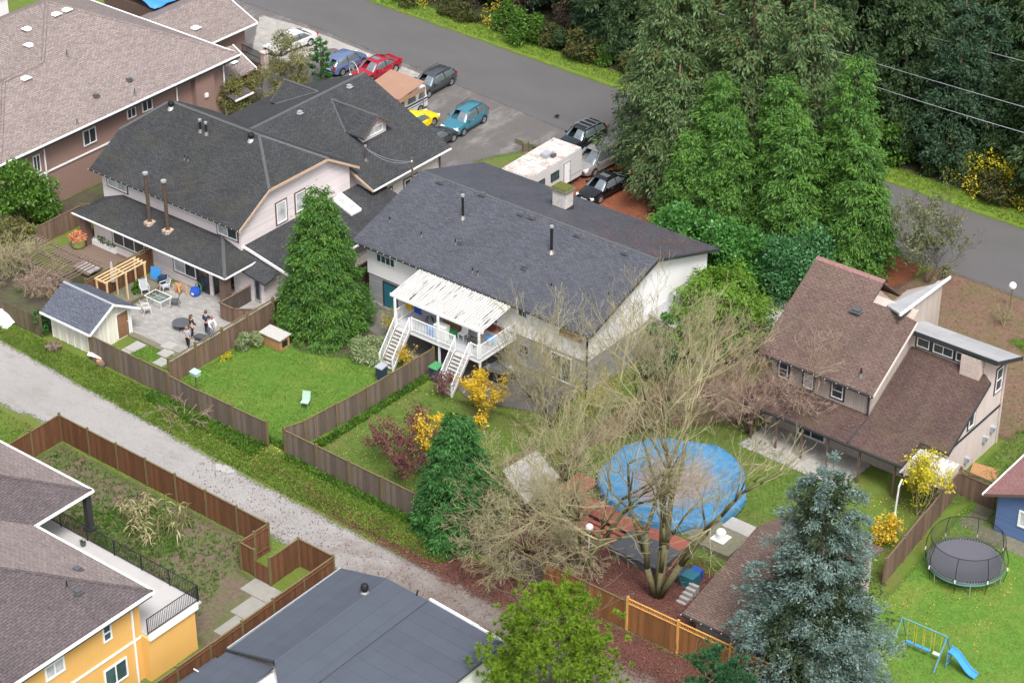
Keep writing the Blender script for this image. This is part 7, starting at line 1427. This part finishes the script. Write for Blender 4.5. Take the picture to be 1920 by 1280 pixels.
# blue spruce
def spruce(seed, h, R_, nb, K, m, leaf, p=.8): return conifer_crown(NR(seed), h, cone(R_, p, 6), nb, K, m, leaf, .18, .34, -.2, .02, .34, .2, .45, .6, .12, .13, 1.0, (.68, 1.14))
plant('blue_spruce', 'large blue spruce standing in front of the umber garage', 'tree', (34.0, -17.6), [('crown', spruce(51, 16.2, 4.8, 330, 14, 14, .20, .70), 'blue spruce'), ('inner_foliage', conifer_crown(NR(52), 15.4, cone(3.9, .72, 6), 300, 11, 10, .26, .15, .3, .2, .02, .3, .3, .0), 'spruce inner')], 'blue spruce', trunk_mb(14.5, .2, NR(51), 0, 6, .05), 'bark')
def pine(label, xy, h, R_, mat, seed, n=60): 
    rng = NR(seed); V, F = [], []; P, D, N = [], [], []
    for b in blobs_for(rng, R_, h, n, .3, .2):
        for k in range(9):
            c = np.array(b[:3]) + rng.normal(0, 1, 3)*np.array(b[3:])*.6; m = 60; d = unit(rng.normal(0, .75, (m, 3)) + np.array([c[0]*.15/R_*2, c[1]*.15/R_*2, .75])); P.append(np.repeat(c[None], m, 0)); D.append(d); N.append(unit(rng.normal(0, 1, (m, 3))))
    P, D, N = map(np.concatenate, (P, D, N)); L = rng.uniform(.18, .36, len(P)); V, F = kites(P, D, N, L, L*.12)
    T_ = plant('pine_tree', label, 'tree', xy, (V, F), mat, trunk_mb(h*.8, .2, rng), 'bark'); sd = [((0, 0, h*t), (math.cos(a), math.sin(a), .5), R_*.6, .06) for t, a in ((.3, 0), (.4, 2), (.5, 4), (.6, 1), (.7, 3), (.8, 5))]; V, F, _, _ = twig_mesh(rng, sd, 2, .65, .5, (2, 3), minr=.015); npmesh('limbs', V, F, M['bark'], T_); return T_
pine('bright yellow green pine at the lane corner by the grey garage', G(1035, 1345), 7.6, 4.3, 'pine green', 52, 130); pine('blue green young pine below the honey topped fence', G(1335, 1395), 5.6, 2.8, 'dark pine', 53, 36)
# coloured autumn shrubs
def autumn(label, xy, R_, h, mat, seed, n, size, lv=3, tw='twig', name='shrub', cat='shrub', leaf2=None, nst=6, spread=.42):
    rng = NR(seed); sd = [((rng.normal(0, .1), rng.normal(0, .1), 0), (math.cos(a)*R_/h*.75, math.sin(a)*R_/h*.75, 1), h*.42, .035) for a in np.arange(nst)*6.28/nst]
    V, F, tips, dirs = twig_mesh(rng, sd, lv, .68, spread, (2, 3), minr=.008); T_ = plant(name, label, cat, xy, [('branches', (V, F), tw)], tw)
    k = rng.integers(len(tips)//4, len(tips), n); P = tips[k] + rng.normal(0, .12, (n, 3)); P[:, 2] = np.maximum(P[:, 2], .05); D = unit(rng.normal(0, 1, (n, 3)) + np.array([0, 0, -.2])); Nn = unit(rng.normal(0, .6, (n, 3)) + np.array([0, 0, 1])); L = size*rng.uniform(.6, 1.3, n)
    V, F = kites(P, D, Nn, L, L*.7); npmesh('leaves', V, F, M[mat], T_); return T_
autumn('golden yellow leafed shrub below the right deck stairs', G(912, 778), 3.0, 3.3, 'yellow leaf', 61, 2600, .17); autumn('golden yellow slender tree beside the purple shrub', G(818, 870), 1.6, 3.6, 'yellow leaf', 62, 1500, .17, name='young_tree', cat='tree')
autumn('wide purple leafed shrub behind the lane fence', G(775, 885), 4.6, 4.0, 'purple leaf', 63, 4600, .14, tw='red twig', nst=12); autumn('small plum coloured shrub at the deck stair foot', G(838, 742), 1.0, 1.6, 'purple leaf', 64, 700, .13, tw='red twig')
autumn('lemon yellow leafed tree by the fence and umber house', G(1722, 968), 2.0, 4.4, 'lemon leaf', 65, 2300, .16, name='small_tree', cat='tree'); autumn('low bright yellow shrub under the blue spruce edge', G(1672, 1015), 1.2, 1.6, 'yellow leaf', 66, 1000, .16)
autumn('yellow flowering stems beside the left deck stairs', G(762, 690), .9, 1.7, 'yellow leaf', 67, 450, .13); autumn('thin yellow leafed stems climbing the left stair railing', G(733, 640), .5, 2.2, 'lemon leaf', 71, 220, .13, nst=3)
autumn('yellow green shrub behind the pool below the white gable wall', G(1120, 790), 2.2, 3.6, 'lemon leaf', 68, 900, .13); autumn('grey green apple tree with thinning leaves by the street', G(1735, 530), 4.4, 6.2, 'grey green leaf', 69, 5200, .17, 4, tw='bark', name='apple_tree', cat='tree', nst=7)
autumn('leafless brown thicket sapling in the corner earth', G(1880, 610), 1.0, 1.6, 'grey green leaf', 70, 120, .1)
# bare trees
def bare(label, xy, seeds, lv, seed, tmat='twig', name='bare_tree', cat='tree', minr=.010, **kw):
    rng = NR(seed); V, F, tips, _ = twig_mesh(rng, seeds, lv, minr=minr, **kw); A, B_, RA, RB = twig_mesh.segs; thick = RA > .045; n = len(A)
    mb = MB()
    for i in np.nonzero(thick)[0]: mb.tube(A[i], B_[i], float(RA[i])*1.04, float(RB[i])*1.04, 7)
    F = F[~np.tile(thick, 3)]; return plant(name, label, cat, xy, [('branches', (V, F), tmat)], tmat, mb if thick.any() else None, 'mossy bark')
ring = lambda n, tilt, L, r, rng=random.Random(5): [((.12*math.cos(6.28*i/n), .12*math.sin(6.28*i/n), 0), (tilt*math.cos(6.28*i/n+rng.uniform(-.3, .3)), tilt*math.sin(6.28*i/n), 1), L*rng.uniform(.8, 1.2), r*rng.uniform(.7, 1.2)) for i in range(n)]
bare('big mossy multi stemmed bare tree by the honey topped fence', G(1232, 1118), ring(6, .36, 5.4, .20), 5, 81, 'twig', kids=(2, 3), lenk=.72, spread=.40, rk=.62, minr=.009)
bare('mossy bare tree leaning over the red pool deck', G(1090, 1062), ring(5, .40, 4.6, .16), 5, 82, 'twig', kids=(2, 3), lenk=.72, spread=.42, rk=.62, minr=.011)
bare('wide spreading bare tree in front of the lime cedar', G(1235, 815), ring(12, .60, 3.3, .09), 5, 83, 'twig', kids=(2, 3), lenk=.73, spread=.42, rk=.62, up=.16, minr=.009)
bare('bare reddish twigged tree beside the umber house porch', G(1400, 810), ring(8, .8, 2.2, .06), 5, 84, 'red twig', kids=(2, 4), lenk=.74, spread=.45, rk=.62, minr=.009)
bare('leafless arching shrub overhanging the leaf covered lane', G(985, 1032), ring(12, 1.0, 2.0, .05), 5, 85, 'twig', kids=(2, 4), lenk=.75, spread=.5, up=-.03, name='bare_shrub', cat='shrub')
bare('thin bare tree in front of the white house wall', G(1035, 800), ring(6, .5, 2.9, .07), 5, 86, 'twig', kids=(2, 3), lenk=.72, spread=.38, rk=.6, minr=.009)
bare('bare thin tree between plank shelter and pool', G(1055, 905), ring(6, .55, 2.6, .07), 5, 87, 'twig', kids=(2, 3), lenk=.72, spread=.42, rk=.6, minr=.009)
bare('low bare shrub by the barbecue and white house', G(1000, 745), ring(8, .9, 1.1, .03), 4, 88, 'twig', kids=(2, 3), name='bare_shrub', cat='shrub')
bare('tangled leafless shrub in the overgrown left garden', G(22, 520), ring(9, .8, 1.25, .035), 4, 89, 'twig', kids=(2, 4), name='bare_shrub', cat='shrub'); bare('dry brown creeper heap on the slatted trellis post', G(72, 555), ring(8, .35, .9, .03), 4, 90, 'red twig', kids=(2, 4), name='bare_shrub', cat='shrub', up=-.1)
bare('dead twiggy brushwood on the lane grass by the fence', G(345, 785), ring(8, 1.6, .8, .02), 3, 91, 'red twig', kids=(2, 3), name='brushwood', cat='brush', up=-.1)
# flowers in the pot, leaves in the planter
x, y, T_ = FLOWER; V, F = blob_leaves(NR(92), [(0, 0, .95, .6, .6, .35)], 420, .17); npmesh('flowers', V, F, M['flower'], T_); x, y, T_ = PLANTER; V, F = blob_leaves(NR(93), [(-.3, 0, .65, .6, .3, .3), (.5, 0, .6, .5, .3, .25)], 420, .16); npmesh('leaves', V, F, M['weed green'], T_)
shrub('leafy green perennial in the timber edged bed', (-23.9, -11.0), .5, .8, 'weed green', 94, 600, .18, 5, stems=False, name='leafy_plant', cat='plant'); shrub('fern like plant at the shed side of the planting bed', (-24.3, -13.2), .5, .7, 'weed green', 95, 420, .18, 4, stems=False, name='leafy_plant', cat='plant')
shrub('dark ivy mass on the old fence by the shed', (-25.0, -18.4), .9, 1.9, 'emerald cedar', 96, 1400, .16, 8, stems=False, name='ivy', cat='ivy'); shrub('yellow daisy clump at the lattice fence foot', G(428, 675), .45, .5, 'lemon leaf', 97, 260, .12, 4, stems=False, name='flower_clump', cat='flowers')
# dry maize stalks in the fallow plot
rng = NR(98)
for i in range(26):
    x, y = G(*[(270, 985), (300, 965), (255, 1000), (330, 990), (240, 975), (285, 1015)][i % 6]); x += rng.normal(0, .7); y += rng.normal(0, .45); h = rng.uniform(.9, 1.7); n = 14; a = rng.uniform(0, 6.28, n); P = np.stack([np.zeros(n), np.zeros(n), rng.uniform(.15, 1, n)*h], 1); D = unit(np.stack([np.cos(a), np.sin(a), rng.uniform(-.3, .6, n)], 1)); L = rng.uniform(.35, .75, n); V, F = kites(P, D, np.tile([0, 0, 1.], (n, 1)) + rng.normal(0, .2, (n, 3)), L, L*.13, .5)
    T_ = plant('maize_plant', 'straw coloured dry maize plant in the fallow plot', 'plant', (x, y), [('leaves', (V, F), 'straw' if i % 3 else 'bamboo olive')], 'straw', group='dry maize in the fallow plot'); o = MB().tube((0, 0, -.02), (.05, .03, h), .018, .01, 5).data(); o.materials.append(M['straw']); k = bpy.data.objects.new('stalk', o); COL.objects.link(k); k.parent = T_
# ---------------------------------------------------------------- tree belt beyond the street
protos = []
for i, (h, R_, mat, sd, p, low, sp, hang, droop, nb) in enumerate(((19, 4.2, 'forest green', 101, .62, 2.6, .55, .75, .55, 420), (17, 3.6, 'forest blue green', 102, .75, 4, .5, .35, .4, 420), (21, 4.6, 'forest olive', 103, .5, 2.0, .6, .9, .6, 400), (15, 3.9, 'forest green', 104, .6, 5, .5, .6, .45, 420), (18, 3.4, 'forest brown', 105, .5, 1.6, .55, .8, .5, 200))):
    V, F = conifer_crown(NR(sd), h, cone(R_*1.12, p, low), nb//2, 9, 13, sp*.72, .25, droop, hang*.7, .05, .36, .24, .2, .75, .2, .24); tr = trunk_mb(h*.92, .3, NR(sd), 0, 20).data((0, 0, 0), True); tr.materials.append(M['bark']); me = npmesh('crown', V, F, M[mat]); protos.append((me.data, tr)); bpy.data.objects.remove(me)
rng = NR(110); LAB = ['tall dark green conifer in the tree belt beyond the street', 'bluish green spruce in the tree belt beyond the street', 'tall olive tinged conifer in the tree belt beyond the street', 'bushy dark conifer in the tree belt beyond the street', 'thin brownish half bare conifer in the tree belt']
GRP = ['dark conifers of the tree belt', 'blue green spruces of the tree belt', 'olive conifers of the tree belt', 'bushy conifers of the tree belt', 'half bare conifers of the tree belt']
for row, (y0, sp) in enumerate(((41.3, 3.7), (45.0, 4.2), (50.0, 4.8), (56.5, 5.4), (64, 6.5))):
    x = -58 + row*1.3
    while x < 62:
        k = int(rng.choice(5, p=[.27, .22, .22, .19, .10])); s = rng.uniform(.72, 1.08) * (.66 if (row == 0 and x < -12) else 1.0); xx, yy = x + rng.normal(0, .7), y0 + rng.normal(0, .9) - (0 if x < -20 else min(1.2, (x+20)*.03))
        x += sp*rng.uniform(.8, 1.2)
        if 12.5 < xx < 19.5 and row == 0: continue
        T_ = thing('conifer_tree', LAB[k], 'tree', (float(xx), float(yy), 0), float(rng.uniform(0, 6.28)), GRP[k]); T_.scale = (s, s, s*float(rng.uniform(.92, 1.1)))
        for nm, me in (('crown', protos[k][0]), ('trunk', protos[k][1])): o = bpy.data.objects.new(nm, me); COL.objects.link(o); o.parent = T_
bush = []
for i, (mat, sd) in enumerate((('forest olive', 121), ('forest green', 122), ('weed green', 123), ('lemon leaf', 124))):
    r_ = NR(sd); V, F = blob_leaves(r_, blobs_for(r_, 1.7, 2.6, 12, .1, .4), 2600 if i < 3 else 420, .26 if i < 3 else .17, .4); o = npmesh('foliage', V, F, M[mat]); bush.append(o.data); bpy.data.objects.remove(o)
BL_ = ['olive bush at the foot of the tree belt', 'dark green bush at the foot of the tree belt', 'fresh green bush at the foot of the tree belt', 'yellow leafed bush at the foot of the tree belt']
for i, x in enumerate(np.arange(-52, 50, 1.7)):
    k = int(rng.choice(4, p=[.36, .34, .2, .10])) if not 12 < x < 20 else int(rng.choice([0, 3]))
    T_ = thing('wayside_bush', BL_[k], 'bush', (float(x+rng.normal(0, .5)), float(39.2 - .02*(x+30) + rng.normal(0, .35)), 0), float(rng.uniform(0, 6)), BL_[k] + ' group'); s = float(rng.uniform(.6, 1.25)); T_.scale = (s, s, s); o = bpy.data.objects.new('foliage', bush[k]); COL.objects.link(o); o.parent = T_
for i in range(4):
    T_ = thing('wayside_bush', BL_[3], 'bush', (float(13.5+i*.9), float(38.6+rng.normal(0, .8)), 0), float(rng.uniform(0, 6)), BL_[3] + ' group'); s = float(rng.uniform(.8, 1.3)); T_.scale = (s, s, s); o = bpy.data.objects.new('foliage', bush[3]); COL.objects.link(o); o.parent = T_
for nm, lab, (x, y), w_, d_, mm in (('white_cottage', 'white cottage glimpsed through the tree belt', (19, 62), 12, 8, 'white stucco'), ('pale_cottage', 'pale cottage with brown roof glimpsed behind the street trees', (-8, 74), 10, 8, 'white stucco')):
    T_ = thing(nm, lab, 'house', (x, y, 0)); MB().prism([(y-d_/2, 0), (y-d_/2, 4.5), (y, 7), (y+d_/2, 4.5), (y+d_/2, 0)], 'x', x-w_/2, x+w_/2).build('wall', M[mm], T_); roof(T_, [(x-w_/2-.5, y-d_/2-.5, 4.3), (x+w_/2+.5, y-d_/2-.5, 4.3), (x+w_/2+.5, y, 7.1), (x-w_/2-.5, y, 7.1)], 'plum shingles'); roof(T_, [(x+w_/2+.5, y+d_/2+.5, 4.3), (x-w_/2-.5, y+d_/2+.5, 4.3), (x-w_/2-.5, y, 7.09), (x+w_/2+.5, y, 7.09)], 'plum shingles')
    for a in (-3, 0, 3): window(T_, '-y', y-d_/2, x+a-.7, x+a+.7, 1.6, 3.0, pane='window glass')
# ---------------------------------------------------------------- grass tufts, weeds and fallen leaves
def in_poly(P, poly): return sdist(P, poly) > 0
def scatter(rng, poly, n, keep=None):
    q = np.array(poly); lo, hi = q.min(0), q.max(0); P = rng.uniform(lo, hi, (int(n*1.0), 2)); P = P[in_poly(P, poly)]
    return P
def tufts(name, polys, mat, label, h=.12, seed=1, clump=3):
    rng = NR(seed); P = np.concatenate([scatter(rng, p, n) for p, n in polys]); P = np.repeat(P, clump, 0); P = P + rng.normal(0, .05, P.shape); n = len(P); D = unit(np.stack([rng.normal(0, .5, n), rng.normal(0, .5, n), np.ones(n)], 1)); N = unit(rng.normal(0, 1, (n, 3))); L = h*rng.uniform(.5, 1.5, n)
    V, F = kites(np.column_stack([P, np.full(n, .05)]), D, N, L, L*.25, .2); o = npmesh(name, V, F, M[mat]); tag(o, label, None, None, 'stuff'); return o
LS1 = [(-34, -19.2), (-13, -19.0), (-3, -19.1), (12, -19.3), (12, -21.6), (0, -22.0), (-13, -21.6), (-26, -20.9), (-34, -20.8)]
tufts('lane_side_grass', [(LS1, 24000), ([(-40, -27), (-15, -26.4), (-14.6, -33), (-40, -33)], 9000)], 'lane grass blade', 'tufty grass along the gravel lane', .16, 201)
tufts('lawn_grass', [([(-13.6, -18.4), (-13.3, -9.4), (-11.8, -8.2), (-5.2, -7.6), (-2.0, -11), (-2.4, -18.4)], 26000), ([(-1.7, -18.4), (-1.5, -8.4), (6, -7.0), (10, -9), (12, -18.4)], 18000), ([(-19.4, -18.6), (-13.9, -18.6), (-13.9, -15.2), (-18.0, -15.2)], 5000)], 'grass blade', 'mown lawn grass of the back yards', .09, 202, 2)
tufts('pool_yard_grass', [([(12.3, -12.6), (12.5, -2), (17, 1.0), (26, -1.4), (27, -8), (26, -12)], 15000), ([(27, -8), (30.5, -2), (32, -7), (32.8, -10)], 4000)], 'lane grass blade', 'worn tufty grass round the covered pool', .12, 207, 2)
tufts('trampoline_lawn_grass', [([(32.8, 2.2), (34.4, .0), (46, -1), (52, -12), (40, -19), (36, -18), (33.2, -7)], 30000)], 'grass blade', 'short mossy grass round the trampoline', .09, 203, 2)
tufts('plot_weeds', [([(-13.8, -33.6), (-13.8, -27), (3, -27), (3, -29), (5, -34.6)], 2600), ([(-9, -31), (-4, -27.4), (0, -30), (-3, -33)], 2200)], 'weed green', 'scattered green weeds on the fallow plot', .2, 204, 4)
tufts('fence_foot_weeds', [([(-13.6, -18.7), (-2.6, -18.6), (-2.6, -18.2), (-13.6, -18.2)], 900), ([(-2.4, -18.9), (12, -19.3), (12, -19.8), (-2.4, -19.4)], 1500), ([(-1.9, -18), (-1.3, -18), (-1.2, -7), (-1.7, -7)], 900), ([(-14, -20), (-4, -20.4), (-4, -19), (-14, -19)], 1500)], 'weed green', 'taller weeds at the foot of the lane fences', .26, 205, 5)
tufts('verge_blades', [([(-50, 37.0), (20, 35.2), (45, 34.9), (45, 36.4), (20, 37), (-50, 38.8)], 16000), ([(25.5, 20.4), (30, 24.8), (48, 25), (48, 19), (36, 16)], 12000), ([(31.3, 1), (31.2, 11), (36, 16), (40, 14), (34, 4.8)], 5000)], 'grass blade', 'tufty grass of the street verge and corner', .2, 206, 2)
def litter(name, polys, mat, label, seed, size=.10, z=.062):
    rng = NR(seed); P = np.concatenate([scatter(rng, p, n) for p, n in polys]); n = len(P); a = rng.uniform(0, 6.28, n); D = np.stack([np.cos(a), np.sin(a), rng.normal(0, .25, n)], 1); N = unit(rng.normal(0, .35, (n, 3)) + np.array([0, 0, 1])); L = size*rng.uniform(.6, 1.4, n)
    V, F = kites(np.column_stack([P, z + rng.random(n)*.05]), unit(D), N, L, L*.75); o = npmesh(name, V, F, M[mat]); tag(o, label, None, None, 'stuff')
litter('fallen_leaves', [([(-3, -20.4), (8, -20.5), (14, -19.9), (40, -19.6), (40, -23), (24, -22.8), (14, -22.6), (4, -22)], 15000), ([(12.2, -19), (12, -12), (27, -12), (27, -19)], 11000), ([(-14, 17), (-12, 25), (14, 25.6), (15, 20), (4, 11.4), (-12, 11.4)], 9000), ([(-6, -25.4), (40, -26), (40, -20.5), (-6, -21.5)], 3200), ([(12, 0), (17, 5), (17, 11), (11, 10)], 1500), ([(16, 25.5), (36, 25), (32, 10), (18, 10)], 5000)], 'fallen leaf', 'reddish brown fallen leaves over lane, mulch and pool yard', 211, .085)
litter('yellow_fallen_leaves', [([(-13, -18.6), (-3, -18.6), (-3, -20.6), (-13, -20.4)], 700), ([(-2, -18), (12, -18), (12, -8), (-2, -8)], 700), ([(32.5, 2), (38, -2), (40, -10), (33.4, -9)], 700), ([(-45, 36.6), (20, 34.8), (20, 36.2), (-45, 38)], 900), ([(30, -3), (31.5, 2), (27, -1)], 400)], 'fallen yellow leaf', 'scattered yellow fallen leaves on lawns and verge', 212, .085)
# leaves caught on the rear roof slope, joined to the white house as loose cover
rng = NR(213); n = 1500; X = rng.uniform(-2, 8.2, n); Y = rng.uniform(4.8, 11.5, n); keep = rng.random(n) < (X+2)/10; X, Y = X[keep], Y[keep]; n = len(X); a = rng.uniform(0, 6.28, n); V, F = kites(np.stack([X, Y, 7.15-(Y-4.5)*.3287+.02], 1), np.stack([np.cos(a), np.sin(a), np.zeros(n)], 1), np.tile([0, .3, 1.], (n, 1)), np.full(n, .12), np.full(n, .08)); o = npmesh('roof_leaves', V, F, M['fallen leaf']); tag(o, 'rusty leaves scattered on the rear roof slope', None, None, 'stuff')
